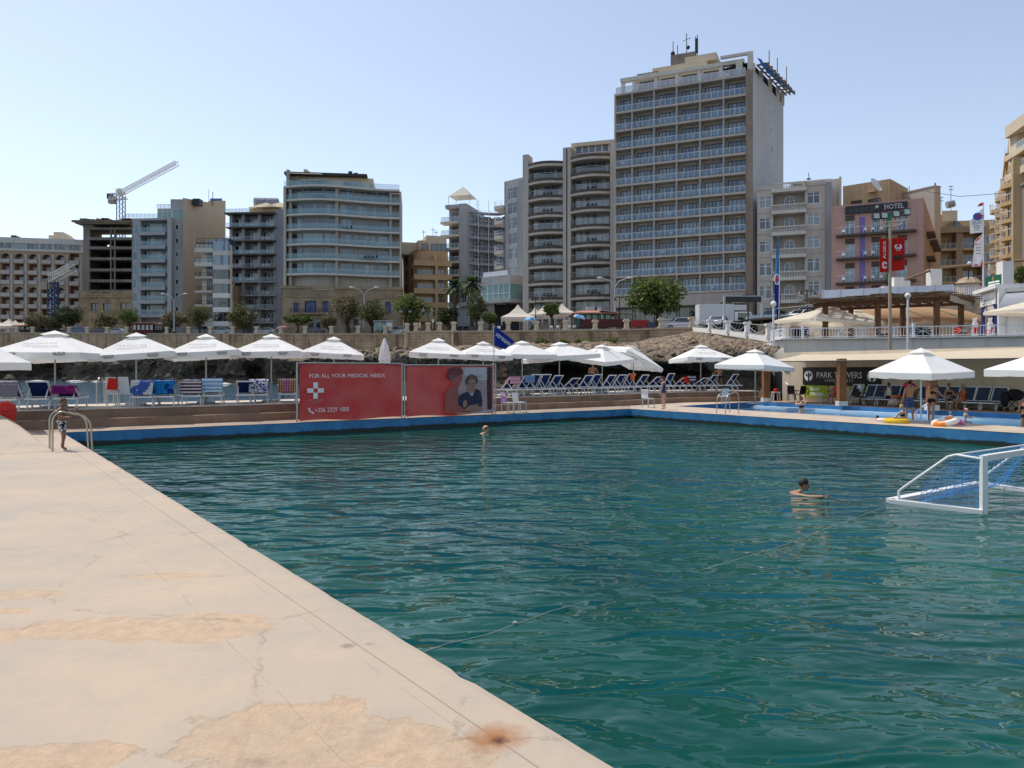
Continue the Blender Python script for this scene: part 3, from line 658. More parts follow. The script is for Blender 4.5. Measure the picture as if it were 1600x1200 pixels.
def round_tower():
 b=Bld('apartment_block','twin bayed tower of round brown edged balconies left of the tallest hotel',818,141,962,135.5,8.)
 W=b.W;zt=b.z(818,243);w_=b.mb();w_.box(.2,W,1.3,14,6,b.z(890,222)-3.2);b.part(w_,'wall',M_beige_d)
 pil=b.mb()
 for x0,x1,yt in((818,827,243),(880.5,893,232),(954,962,220)):pil.box(b.a(x0),b.a(x1),-.5,2.1,6,b.z(x0,yt))
 b.part(pil,'pier',M_beige)
 pipe=b.mb();pipe.box(b.a(886),b.a(887.5),-.6,-.5,6,b.z(886,234));b.part(pipe,'downpipe',M_brown)
 for(x0,x1,ytop,pit,n)in((827,880.5,251,26.3,9),(893,954,240,27.1,9)):
  a0,a1=b.a(x0),b.a(x1);bw=a1-a0
  def arc(off=0.,n_=16):return[(lerp(a0,a1,i/n_),-(1.5+off)*math.sin(math.pi*(.08+.84*i/n_))-.25)for i in range(n_+1)]
  for k in range(n+1):
   z=b.z((x0+x1)/2,ytop+pit*k+7);c=b.mb();c.mi=0;ar=arc()
   c.prism([(a0,2.0)]+ar[::1]+[(a1,2.0)],z-.12,z+.34);c.mi=1;c.prism([(a0,1.99)]+[(p[0],p[1]+.04)for p in ar]+[(a1,1.99)],z-.55,z-.121)
   bal=b.part(c,'balcony' if k else 'roof_edge',[M_brown,M_beige])
   if k:
    r_=b.mb();r_.tube([(p[0],p[1]+.05,z+1.25)for p in ar],.03,5);r_.tube([(p[0],p[1]+.05,z+.8)for p in ar],.018,4)
    for p in ar[::1]:r_.tube([(p[0],p[1]+.05,z+.34),(p[0],p[1]+.05,z+1.25)],.016,4,False)
    b.part(r_,'railing',M_lgrey,bal)
    b.win((a0+a1)/2,z+.36,bw-.9,2.3,1.2,5,1,M_lgrey,G_curt,.09)
    if(k*7+int(x0))%3:
     f_=chairset(3,k);
     o=b.put(_wc.setdefault('cs%d'%(k%3),chairset(3,k%3).mesh('balcony_furniture',[M_dark])),'balcony_furniture',a0+bw*.4,-.7,z+.34)
  ex=b.mb();ex.box(a0+.15,a0+.5,1.2,1.9,6,b.z(x0,ytop)-.3);ex.box(a1-.5,a1-.15,1.2,1.9,6,b.z(x1,ytop)-.3);b.part(ex,'jamb',M_brown)
 pt=b.mb();pt.box(b.a(889),b.a(962),2.2,9,b.z(920,236),b.z(920,219));pt.box(b.a(889),b.a(962),1.6,2.6,b.z(920,223),b.z(920,217));b.part(pt,'penthouse',M_creamroof)
 for i in range(6):b.win(lerp(b.a(900),b.a(953),i/5),b.z(920,234),1.2,1.3,2.12,1,1,M_paint,G_dark,.09,name='penthouse_window')
 hv=b.mb();hv.box(b.a(925),b.a(940),4,6,b.z(930,219),b.z(930,213));b.part(hv,'roof_unit',M_dark)
round_tower()
def concave_hotel():
 b=Bld('hotel_block','grey hotel with a hollow curved facade and a canopy pyramid on its roof',697,176,790,172,8.)
 zt=b.z(715,320);tw=b.mb();a1=b.a(719.5);a2=b.a(731)
 tw.box(a1,a2,-1.,12,6,zt);tw.box(0.2,a1,1.4,12,6,zt);tw.box(0,a1,-.6,1.4,zt-.8,zt-.01);b.part(tw,'wall',M_grey)
 pit=20.6
 for k in range(6):
  z=b.z(710,347+pit*k);s_=b.mb();s_.box(-.9,a1+.0,-1.3,1.4,z-.5,z);bal=b.part(s_,'balcony',M_palewall)
  b.put(railmesh(a1+.7,1.,'glass',M_paint,G_rail),'railing',a1/2-.4,-1.2,z)
  b.win(a1/2+.2,z,2.2,2.2,1.33,2,1,M_dark,G_dark,.08)
 aw0,aw1=a2,b.a(795);n=10;pts=[(lerp(aw0,aw1,i/n),4.5*math.sin(math.pi*i/n*.95)+.4)for i in range(n+1)]
 ztw=b.z(760,331)
 wl=b.mb()
 wl.prism([(p[0],p[1]+1.5)for p in pts]+[(aw1,14),(aw0,14)],6,ztw-.3);b.part(wl,'curved_wall',M_bluegrey)
 for k in range(-1,6):
  z=b.z(760,346.5+pit*k);s_=b.mb();s_.prism(pts+[(p[0],p[1]+1.6)for p in pts[::-1]],z-.4,z);bal=b.part(s_,'curved_balcony',M_grey)
  if k==-1:continue
  r_=b.mb();r_.tube([(p[0],p[1]+.06,z+1.)for p in pts],.035,5);r_.tube([(p[0],p[1]+.06,z+.1)for p in pts],.03,5)
  for i in range(n*2+1):p=pts[i//2]if i%2==0 else((pts[i//2][0]+pts[i//2+1][0])/2,(pts[i//2][1]+pts[i//2+1][1])/2);r_.tube([(p[0],p[1]+.06,z),(p[0],p[1]+.06,z+1.)],.025,4,False)
  b.part(r_,'railing',M_paint,bal)
  for i in range(1,n,2):
   p,q=pts[i],pts[i+1];b.win(p[0]+.1,z+.02,1.7,2.15,p[1]+1.42,2,1,M_dark,G_dark,.08,rz=math.atan2(q[1]-p[1],q[0]-p[0]))
 rl=b.mb()
 for a in(b.a(745),b.a(761)):rl.tube([(a,1.2,10),(a,1.2,ztw+3)],.06,5)
 for i in range(n):rl.tube([(pts[i][0],pts[i][1]+.2,ztw),(pts[i][0],pts[i][1]+.2,ztw+1.1)],.03,4);
 rl.tube([(p[0],p[1]+.2,ztw+1.1)for p in pts],.035,5);b.part(rl,'roof_railing',M_paint)
 cn=b.mb();c=(b.a(717),3,0);zc=zt+2.2
 q=[(c[0]-2.7,.4),(c[0]+2.5,.4),(c[0]+2.5,5.4),(c[0]-2.7,5.4)]
 cn.add([(*p,zc)for p in q]+[(c[0],3,zc+2.6)],[[0,1,4],[1,2,4],[2,3,4],[3,0,4]])
 for p in q:cn.tube([(*p,zt),(*p,zc)],.06,5)
 b.part(cn,'roof_canopy',clothmat('canopy_cloth',(.62,.58,.5),trans=.2))
 b2=Bld('hotel_wing','blue grey narrow hotel wing with a jutting glass room between curved and round balconies',788,156,819,152,8.)
 zt2=b2 .z(800,281);w2=b2 .mb();hs=[]
 ac=b2 .a(800.5)
 for k in range(6):z=b2 .z(800,311+23.6*k);hs.append((ac-1.3,ac+1.3,z,z+(2.2 if k<5 else 1.4)))
 w2 .holes(0,b2 .W,6,zt2,hs,0,.3);w2 .box(0,b2 .W,.35,12,6,zt2-.01);w2 .box(0,.35,.0,3,6,zt2-.02);b2 .part(w2,'wall',M_grey)
 gr=b2 .mb();gr.box(b2 .a(808),b2 .a(809.5),-.04,.0,14,zt2-1.5);gr.box(b2 .a(812.5),b2 .a(819.5),-.3,0,6,zt2-.5);b2 .part(gr,'pilaster',M_bluegrey)
 for h in hs:b2 .win((h[0]+h[1])/2,h[2],h[1]-h[0],h[3]-h[2],.22,2,2,M_paint,G_win,.1)
 for k in range(5):
  z=b2 .z(790,320+23.6*k);s_=b2 .mb();s_.prism([(-3.4,3),(-3.3,.6),(-2.4,-.6),(-.3,-.4),(0,1)],z-.7,z);bal=b2 .part(s_,'corner_balcony',M_palewall)
  r_=b2 .mb();pr_=[(-3.3,2.6),(-3.2,.6),(-2.4,-.5),(-.3,-.3)]
  for zz in(.5,1.):r_.tube([(*p,z+zz)for p in pr_],.035,5)
  for p in pr_:r_.tube([(*p,z),(*p,z+1.)],.035,5)
  b2 .part(r_,'railing',M_paint,bal)
 bx=Bld('glass_room','jutting grey topped glass restaurant room above dark parking at the hotel foot',752,148,798,143,8.)
 f=bx.mb();zt3,zm,zl=bx.z(775,431),bx.z(775,445),bx.z(775,468);f.box(0,bx.W,0,9,zm,zt3);f.box(-.2,bx.W+.2,-.6,9,zl-.7,zl);f.box(.6,bx.W-.3,3,9,6,zl-.71);bx.part(f,'frame',M_grey)
 g=bx.mb();g.box(.05,bx.W-.05,.05,8.9,zl+.001,zm-.001);bx.part(g,'glazing',G_green)
 i_=bx.mb();i_.box(.5,bx.W-.5,3.5,8.5,zl+.01,zm-.4);bx.part(i_,'interior',M_bluegrey)
 i_=bx.mb()
 for i in range(6):a=.3+i*(bx.W-.6)/5;i_.box(a-.05,a+.05,-.02,.04,zl,zm)
 i_.box(0,bx.W,-.55,-.5,zl+1.0,zl+1.08);i_.box(.3,bx.W-1,.2,.3,zt3,zt3+.9);bx.part(i_,'mullion',M_paint)
 dk=bx.mb();dk.box(1,bx.W-.5,2.9,3,7,zl-.8);dk.box(2.5,2.8,1.,1.3,6,zl-.7);dk.box(bx.W-2,bx.W-1.7,1.,1.3,6,zl-.7);bx.part(dk,'dark_parking',M_deep)
 lw=Bld('low_wing','low grey and glass hotel annexe behind the palms',712,168,756,160,8.)
 f=lw.mb();zz=lw.z(735,443);f.box(0,lw.W,0,8,6,zz-4);f.box(-.3,lw.W+.3,-.8,8,zz-4.8,zz-4.01);f.box(0,lw.W,1.5,8,zz-4,zz);f.box(-.4,5,-1.4,-.2,zz-1.2,zz);lw.part(f,'wall',M_mid)
 for i in range(4):lw.win(1.2+i*2.1,zz-3.9,1.8,2.9,1.42,2,1,M_paint,G_win,.1)
 for i in range(3):lw.win(1.5+i*2.6,8.3,2.2,3,-.02,2,1,M_dark,G_dark,.1)
concave_hotel()
def glass_hotel():
 b=Bld('seafront_hotel','broad hotel of long glass fronted balconies standing on an old stone house with blue doors',443,158.5,627,161.5,8.)
 W=b.W;n=16
 def bulge(t):return-2.0*math.sin(math.pi*min(1,t*1.02))-.9*math.sin(2*math.pi*t)+.3
 fp=[(W*i/n*.985,bulge(i/n))for i in range(n+1)]
 zt=b.z(535,294);w_=b.mb();w_.prism([(p[0],p[1]+2.2)for p in fp]+[(W,14),(0,14)],6,zt-.3);w_.box(W*.985,W,.2,14,6,b.z(625,299));w_.box(0,.5,-.2,14,6,b.z(445,292));b.part(w_,'wall',M_beige)
 fins=b.mb()
 for x in(453,527,610):
  t=(b.a(x))/W;fins.box(b.a(x)-.3,b.a(x)+.3,bulge(t)+.8,bulge(t)+2.3,12,zt-.35)
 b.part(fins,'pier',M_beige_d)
 for k in range(8):
  z=b.z(535,291+23.0*k+(2 if k==0 else 0));s_=b.mb();s_.prism(fp+[(p[0],p[1]+2.3)for p in fp[::-1]],z-.38,z);bal=b.part(s_,'balcony',M_palewall)
  if k>6:continue
  r_=b.mb();r_.mi=1
  for i in range(n):p,q=fp[i],fp[i+1];r_.quad((p[0],p[1]+.06,z+.02),(q[0],q[1]+.06,z+.02),(q[0],q[1]+.06,z+1.0),(p[0],p[1]+.06,z+1.0))
  r_.mi=0;r_.tube([(p[0],p[1]+.06,z+1.02)for p in fp],.025,4);b.part(r_,'railing',[M_lgrey,G_rail],bal)
  if k==0:continue
  for x0,x1,c in((454,472,1),(473,505,4),(507,525,1),(531,551,1),(552,588,4),(589,608,2)):
   xm=(x0+x1)/2;a=b.a(xm);t=a/W;b.win(a,z+.02,b.a(x1)-b.a(x0),2.35,bulge(t)+2.08,c,1,M_lgrey,G_dark if c==4 and k%2 else G_blue,.07,rz=math.atan2(bulge(t+.02)-bulge(t-.02),.04*W))
  if k%2:b.put(_wc.setdefault('gs%d'%k,chairset(4,k).mesh('balcony_furniture',[M_dark])),'balcony_furniture',b.a(470+20*k),bulge(.4)+.6,z)
 zz=b.z(535,292);zr=b.z(535,271);ph=b.mb()
 a0,a1=b.a(450),b.a(582)
 ph.box(a0,a1,3.2,12,zz,zr-.1);ph.add([(a1,3.2,zz),(a1-1.5,3.2,zr-.1),(b.a(590),3.2,zz),(a1-1.5,12,zr-.1),(b.a(590),12,zz)],[[0,2,1],[1,2,4,3]]);b.part(ph,'penthouse',M_creamroof)
 rf=b.mb();rf.box(a0-1,a1-1.2,1.2,12.5,zr-.09,zr+.35);b.part(rf,'penthouse_roof',M_dark)
 lf=b.mb();lf.box(b.a(446),b.a(451),1,12,zz,b.z(448,263));b.part(lf,'lift_tower',M_mid)
 for x0,x1 in((454,472),(474,488),(489,502),(503,516),(534,548),(549,563)):b.win(b.a((x0+x1)/2),zz+.1,b.a(x1)-b.a(x0)-.1,1.9,3.1,1,1,M_lgrey,G_blue,.06,name='penthouse_window')
 aw=b.mb();aw.add([(b.a(452),-.6,zz+2.5),(b.a(503),-.6,zz+2.5),(b.a(503),3,zz+3),(b.a(452),3,zz+3)],[[0,1,2,3]]);b.part(aw,'awning',clothmat('awning_cloth',(.6,.55,.46),trans=.3))
 un=b.mb()
 for x,h,c in((469,1.6,0),(473,1.2,0),(478,.8,0),(524,.9,1),(529,1.0,1),(534,1.0,1),(541,1.5,1),(550,1.2,1)):un.mi=c;un.box(b.a(x),b.a(x)+.8,5,5.8,zr+.3,zr+.3+h)
 b.part(un,'roof_unit',[M_palewall,M_dark])
 zs=b.z(535,450);s_=b.mb();hs=[]
 arch=[(458.5,466.5,474,490),(476,494,471,490),(504,513,472,489),(573,592,471,490),(602,611,473,491)]
 for x0,x1,y0,y1 in arch:hs.append((b.a(x0,-2),b.a(x1,-2),b.z(x0,y1),b.z(x0,y0)))
 low=[(482,490),(494,501),(504,512),(540,547),(552,560),(596,604)]
 for x0,x1 in low:hs.append((b.a(x0,-2),b.a(x1,-2),9.,12.4))
 s_.holes(b.a(439,-2),b.a(629,-2),6,zs,hs,-2,.4);s_.box(b.a(439,-2),b.a(629,-2),-1.55,.2,6,zs-.01);s_.box(b.a(439,-2)-.1,b.a(629,-2)+.1,-2.25,-2.004,zs-.5,zs+.1);s_.box(b.a(441,-2),b.a(628,-2),-2.12,-2.004,zs-2.2,zs-1.9)
 s_.box(b.a(439,-2),b.a(439,-2)+.3,-2,2,6,zs-.02);s_.box(b.a(629,-2)-.3,b.a(629,-2),-2,2,6,zs-.02)
 st=b.part(s_,'stone_base',M_lime)
 for i,h in enumerate(hs):
  w=h[1]-h[0];hh=h[3]-h[2]
  b.put(archmesh(w,hh,M_bluepaint,glassmat('blue_shutter',(.015,.035,.15),(.02,.05,.22),.5))if i<5 else winmesh(w,hh,2,2,M_bluepaint,G_dark),'blue_door' if i>=5 else 'blue_shutter',(h[0]+h[1])/2,-1.75,h[2])
 bl=b.mb();zb=b.z(480,490);bl.box(b.a(455,-2),b.a(520,-2),-3.2,-2.01,zb-.3,zb);b.part(bl,'stone_balcony',M_lime)
 b.put(railmesh(b.a(520,-2)-b.a(455,-2),.9,'bars',M_dark),'balcony_railing',(b.a(455,-2)+b.a(520,-2))/2,-3.1,zb)
glass_hotel()
def ochre():
 b=Bld('ochre_apartments','ochre apartment block with solid balconies between the glass balconied hotel and grey hotel',651,166,702,168,8.)
 zt=b.z(670,390);hs=[];pit=21.8
 w_=b.mb();zs=[b.z(670,413+pit*k)for k in range(5)]
 w_.box(0,b.W,1.5,12,6,zt);b.part(w_,'wall',M_orange)
 for k,z in enumerate(zs):
  s_=b.mb();s_.box(-.6,b.a(680),-.2,1.5,z-.3,z);s_.box(-.6,b.a(680),-.3,-.15,z-.35,z+.8);s_.box(b.a(680)+.01,b.W+.5,-.2,1.5,z-.3,z+.9);b.part(s_,'balcony',M_orange)
  if k==0:continue
  b.win(b.a(666),z-pit*0+.1,3.3,1.9,1.43,4,1,M_paint,G_dark,.08);b.win(b.a(691),z+.9,1.7,1.4,-.25 if False else 1.43,2,1,M_dark,G_dark,.08)
 fr=b.mb();fr.box(b.a(680),b.a(684),-.25,1.5,6,zt-1);b.part(fr,'pier',M_orange)
 pa=PX(651,166,0);pb=PX(629,176,0);sw=MB();zl=ZY(400,168)
 sw.add([(pb.x,pb.y,6),(pa.x,pa.y,6),(pa.x,pa.y,zt),(pb.x,pb.y,zl+1)],[[0,1,2,3]]);sw.add([(pb.x,pb.y,zl+1),(pa.x,pa.y,zt),(pa.x+3,pa.y+10,zt),(pb.x,pb.y+10,zl+1)],[[0,1,2,3]]);b.part(sw,'side_wall',M_orange)
 d=pb-pa;ang=math.atan2(-d.y,-d.x)
 for k in range(4):
  for t_ in(.3,.68):
   p=pa.lerp(pb,t_);o=bpy.data.objects.new('side_window',winmesh(1.,1.6,1,1,M_brown,G_dark));COL.objects.link(o);o.parent=b.t;o.location=Vector((p.x,p.y-.05,ZY(408+pit*k,168)))-ROOT[b.t.name];o.rotation_euler=(0,0,ang)
 rf=b.mb();rf.box(1,b.W-1,4,11,zt,zt+2.6);rf.box(b.a(670),b.W,3,11,zt,zt+3.6);rf.box(-3.2,b.a(665),5,11,zt-.5,zt+2.2);b.part(rf,'roof_room',M_creamroof)
 rt=b.mb()
 rt.add([(b.a(657),1.4,zt),(b.a(673),1.4,zt),(b.a(669),2.4,zt+2.4),(b.a(657),2.4,zt+.6)],[[0,1,2,3]]);b.part(rt,'sloped_parapet',M_orange)
 b.win(b.a(665),zt+.1,1.4,1.4,1.3,1,1,M_brown,G_dark);b.win(b.a(690),zt+.2,3.4,1.6,2.9,3,1,M_brown,G_dark)
 ant=b.mb()
 for x,h in((668,1.5),(683,2.2),(688,1.6)):ant.tube([(b.a(x),5,zt+3.4),(b.a(x),5,zt+3.6+h)],.05,4);ant.box(b.a(x)-.4,b.a(x)+.4,4.95,5.05,zt+3.4+h*.8,zt+3.5+h*.8)
 b.part(ant,'aerial',M_dark)
ochre()
def grey_block():
 b=Bld('balcony_block','blue grey apartment block with dark thin balcony slabs and roof drums',358,181,443,180,8.)
 zt=b.z(400,333);w_=b.mb();a1=b.a(430);w_.box(0,a1,1.6,14,6,zt-.4);w_.box(a1,b.W,.1,14,6,b.z(436,327));b.part(w_,'wall',M_bluegrey)
 cols=b.mb()
 for x in(361,380,405,429):cols.box(b.a(x)-.35,b.a(x)+.35,-.1 if x<429 else .2,1.7,6,zt-.4)
 b.part(cols,'column',M_mid)
 bays=[(359,379),(381,404),(406,430)]
 for k in range(8):
  z=b.z(395,355.5+21.2*k)if k>=0 else 0
  if k==0:
   s_=b.mb();s_.box(-.5,a1+.2,-1.4,1.8,zt-.4,zt);b.part(s_,'roof_slab',M_brown)
  dk=k<4
  for i,(x0,x1)in enumerate(bays):
   s_=b.mb();s_.box(b.a(x0)-.4,b.a(x1)+.2,-1.2,1.6,z-.28,z);b.part(s_,'balcony',M_brown if dk else M_mid)
   w=b.a(x1)-b.a(x0)+.4;b.put(railmesh(w,.95,'bars' if k%2 else 'glass',M_lgrey,G_rail,1.2),'railing',(b.a(x0)+b.a(x1))/2-.1,-1.1,z)
   b.win(b.a(x1)-1.6,z,1.7,2.2,1.52,2,1,M_paint,G_blue,.08);b.win(b.a(x0)+1.0,z,1.,2.2,1.52,1,1,M_dark,G_dark,.08)
   if(k+i)%2:b.put(_wc.setdefault('bch',chairset(3,9).mesh('balcony_furniture',[M_paint])),'balcony_furniture',b.a(x0)+.6,-.7,z)
 rp=b.mb();rp.box(b.a(381),b.a(428),3,9,zt,zt+1.9);b.part(rp,'parapet',M_creamroof)
 for x,r in((395,1.6),(412,1.5)):
  dr=b.mb();p=(b.a(x),5,zt+3.2);dr.tube([(p[0]-1.3,4.2,zt+3.),(p[0]+1.3,5.8,zt+3.4)],[r,r*.9],14);b.part(dr,'roof_drum',M_bluegrey)
 for x,wd in((408,3.6),(430,4.2)):
  um=b.mb();c=b.a(x);um.add([(c-wd,1,zt+1.6),(c+wd,1,zt+1.6),(c+wd,5,zt+1.6),(c-wd,5,zt+1.6),(c,3,zt+3.1)],[[0,1,4],[1,2,4],[2,3,4],[3,0,4]]);um.tube([(c,3,zt),(c,3,zt+3)],.05,5);b.part(um,'roof_parasol',clothmat('roof_parasol_cloth',(.7,.6,.45),trans=.25))
 b.put(railmesh(7,.9,'glass',M_paint,G_rail),'roof_railing',b.a(371),-1.,zt)
 hd=b.mb();hd.box(b.a(384),b.a(403),1.2,1.7,8,11.5);b.part(hd,'entrance',M_deep)
grey_block()
def stepped():
 b=Bld('stepped_apartments','narrow stepped apartment block with white bands and black glazing',307,164,357,164,8.)
 am=b.a(334);zt=b.z(320,387);w_=b.mb();w_.box(.6,am,1.6,3.6,6,zt-.3);w_.box(am,b.W,.6,2.2,6,zt+.8);b.part(w_,'wall',M_palewall)
 for k in range(6):
  z=b.z(320,388+22*k);zz=b.z(345,399+23*k-(8 if k==0 else 0));dark=k>=2
  s_=b.mb();s_.box(-.2,am,-.5,1.6,z-(.9 if not dark else .5),z);b.part(s_,'balcony',M_palewall if not dark else M_beige)
  b.put(railmesh(am,.9,'glass' if k<2 else 'bars',M_dark,G_rail),'railing',am/2-.1,-.42,z)
  b.win(am/2+.6,z-(0 if k else 0),am-2,2.1,1.5,3,1,M_paint if k<2 else M_dark,G_blue if k<2 else G_dark,.08)
  bw=b.mb();bw.box(am+.02,b.W+.2,-.6,.6,z-1.6,z-.6);b.part(bw,'bay_band',M_white if k>2 else M_palewall)
  bg_=b.mb();bg_.box(am+.1,b.W+.1,-.5,.6,z-.599,z+1.39);b.part(bg_,'bay_glazing',G_blue if k<2 else G_dark)
 pw=b.mb();pw.box(b.a(332),b.a(352),2,6,zt,zt+2.4);b.part(pw,'roof_room',G_blue)
 rl=b.mb();rl.box(0,b.W,-.3,.2,zt+.81,zt+1.0);b.part(rl,'roof_edge',M_brown)
 b.put(railmesh(b.W,1.0,'bars',M_brown),'roof_railing',b.W/2,-.1,zt+1.0)
 sh=b.mb();sh.box(.3,b.W,-.3,.6,6,b.z(330,497));b.part(sh,'shop_front',M_palewall)
 for x in(334,345,353):b.win(b.a(x),8,2.2,3,-.36,2,1,M_dark,G_dark,.1)
 h=Bld('old_house','small weathered stone house with a carved parapet behind the stepped apartments',333,176,366,176,8.)
 w_=h.mb();zt=h.z(345,446);hs=[(h.a(338)-.8,h.a(338)+.8,12,16),(h.a(350)-2.5,h.a(350)+1,13,18)];w_.holes(0,h.W,6,zt,hs,0,.4);w_.box(0,h.W,.5,8,6,zt-.02);w_.box(-.2,h.W,-.35,-.004,zt-.9,zt-.3);w_.box(-.1,h.W,-.3,-.004,zt-3.2,zt-2.7)
 for i in range(9):w_.box(.2+i*.55,.45+i*.55,0.01,.4,zt,zt+.9)
 w_.box(0,h.W,0,.45,zt+.9,zt+1.15);h.part(w_,'wall',M_lime)
 for q in hs:h.win((q[0]+q[1])/2,q[2],q[1]-q[0],q[3]-q[2],.3,2,2,M_brown,G_dark,.12)
stepped()
def curved_grey():
 b=Bld('curved_apartments','grey apartment block with six glass balconies and a tall blank cream side wall',207,177,285,177,8.)
 zt=b.z(230,341);a0,a1=b.a(220),b.a(262);pit=21.3
 w_=b.mb();hs=[]
 for k in range(7):z=b.z(230,361+pit*k);hs+=[(b.a(211)-.5,b.a(214),z-.6,z+1.4)]
 hs2=[(b.a(277)-.4,b.a(277)+.4,b.z(230,359+pit*k),b.z(230,359+pit*k)+1.2)for k in range(7)]
 w_.holes(0,a0,6,zt,hs,0,.25);w_.box(0,a0,.3,10,6,zt-.01);w_.box(a0,a1,1.5,10,6,zt-.3)
 n=10;pl=[(a1+.1+(b.W-a1)*.45*(1-math.cos(math.pi*i/n/1)),-.2-1.6*math.sin(math.pi*i/n))for i in range(n+1)]
 w_.prism(pl[:6]+[(b.a(272),.0),(b.W+.3,.2),(b.W+.3,10),(a1,10)],6,zt);b.part(w_,'wall',M_grey)
 for h in hs:b.win((h[0]+h[1])/2,h[2],h[1]-h[0],h[3]-h[2],.18,1,1,M_paint,G_blue,.08)
 for h in hs2:b.win((h[0]+h[1])/2,h[2],.8,1.2,-.02,1,1,M_paint,G_dark,.08,name='small_window')
 arcp=[(lerp(a0,a1,i/8),-.9-.6*(i/8))for i in range(9)]
 for k in range(8):
  z=b.z(240,363.5+pit*(k-1));s_=b.mb();s_.prism(arcp+[(a1,1.5),(a0,1.5)],z-(.75 if k else .5),z);bal=b.part(s_,'balcony' if k else 'roof_slab',M_grey)
  if not k:continue
  r_=b.mb();r_.mi=1;r_.quad((a0,-.85,z),(a1,-1.45,z),(a1,-1.45,z+1.),(a0,-.85,z+1.));r_.mi=0;r_.tube([(a0,-.85,z+1.02),(a1,-1.45,z+1.02)],.03,4);b.part(r_,'railing',[M_lgrey,G_rail],bal)
  b.win(b.a(240),z,2.8,2.2,1.42,3,1,M_paint,G_win,.08);b.win(b.a(225),z,1.0,2.1,1.42,1,1,M_dark,G_dark,.08);b.win(b.a(258),z,1.0,2.1,1.42,1,1,M_paint,G_blue,.08)
 ph=b.mb();zp=b.z(265,309);ph.box(b.a(238),b.a(262)-.01,2.5,9,zt-.3,b.z(250,322));ph.box(b.a(262),b.a(285),1.5,9,zt-.3,zp);b.part(ph,'penthouse',M_grey)
 b.win(b.a(251),zt,3.6,2.,2.42,3,1,M_paint,G_green,.07,name='penthouse_window');b.win(b.a(274),zt,2.6,2.4,1.42,2,1,M_paint,G_green,.07,name='penthouse_window')
 b.put(railmesh(7.6,1.,'glass',M_lgrey,G_rail),'roof_railing',b.a(221),-.2,zt);b.put(railmesh(3.6,1.,'glass',M_lgrey,G_rail),'roof_railing',b.a(249),2.6,b.z(250,322))
 P0=PX(285.5,176.5,0);P1=PX(324.5,186,0);P2=PX(327.5,187.5,0);P3=PX(352.5,194,0);zc=[ZY(309,176.5),ZY(316,186),ZY(312,187.5),ZY(313.5,194)]
 sw=MB();sw.add([(P0 .x,P0 .y,6),(P1 .x,P1 .y,6),(P1 .x,P1 .y,zc[1]),(P0 .x,P0 .y,zc[0]),(P0 .x-1,P0 .y+9,zc[0]),(P1 .x-3,P1 .y+9,zc[1])],[[0,1,2,3],[3,2,5,4]])
 sw.add([(P2 .x-.6,P2 .y+1.2,6),(P3 .x,P3 .y,6),(P3 .x,P3 .y,zc[3]),(P2 .x-.6,P2 .y+1.2,zc[2]),(P3 .x-3,P3 .y+8,zc[3]),(P3 .x-3,P3 .y+8,6)],[[0,1,2,3],[1,5,4,2]])
 sw.add([(P1 .x,P1 .y,6),(P2 .x-.6,P2 .y+1.2,6),(P2 .x-.6,P2 .y+1.2,zc[2]),(P1 .x,P1 .y,zc[1])],[[0,1,2,3]]);b.part(sw,'party_wall',M_cream)
 rf=MB();rf.box(P0 .x+1,P0 .x+2.6,P0 .y+3,P0 .y+5,zc[0]-1,zc[0]+.5);b.part(rf,'roof_unit',M_dark);rf=MB();rf.tube([(P3 .x-4.5,P3 .y+2,zc[3]+.5),(P3 .x-1.8,P3 .y+2,zc[3]+.5)],.6,8);b.part(rf,'roof_tank',pm('blue_tank',(.02,.1,.3),.5))
 an=MB();an.tube([(P2 .x,P2 .y+2,zc[2]-1),(P2 .x,P2 .y+2,zc[2]+2.4)],.08,5);b.part(an,'aerial',M_dark);an=MB();an.tube([(P2 .x-1,P2 .y+2,zc[2]-1),(P2 .x-1,P2 .y+2,zc[2]+3)],.05,5);b.part(an,'aerial',M_dark)
curved_grey()
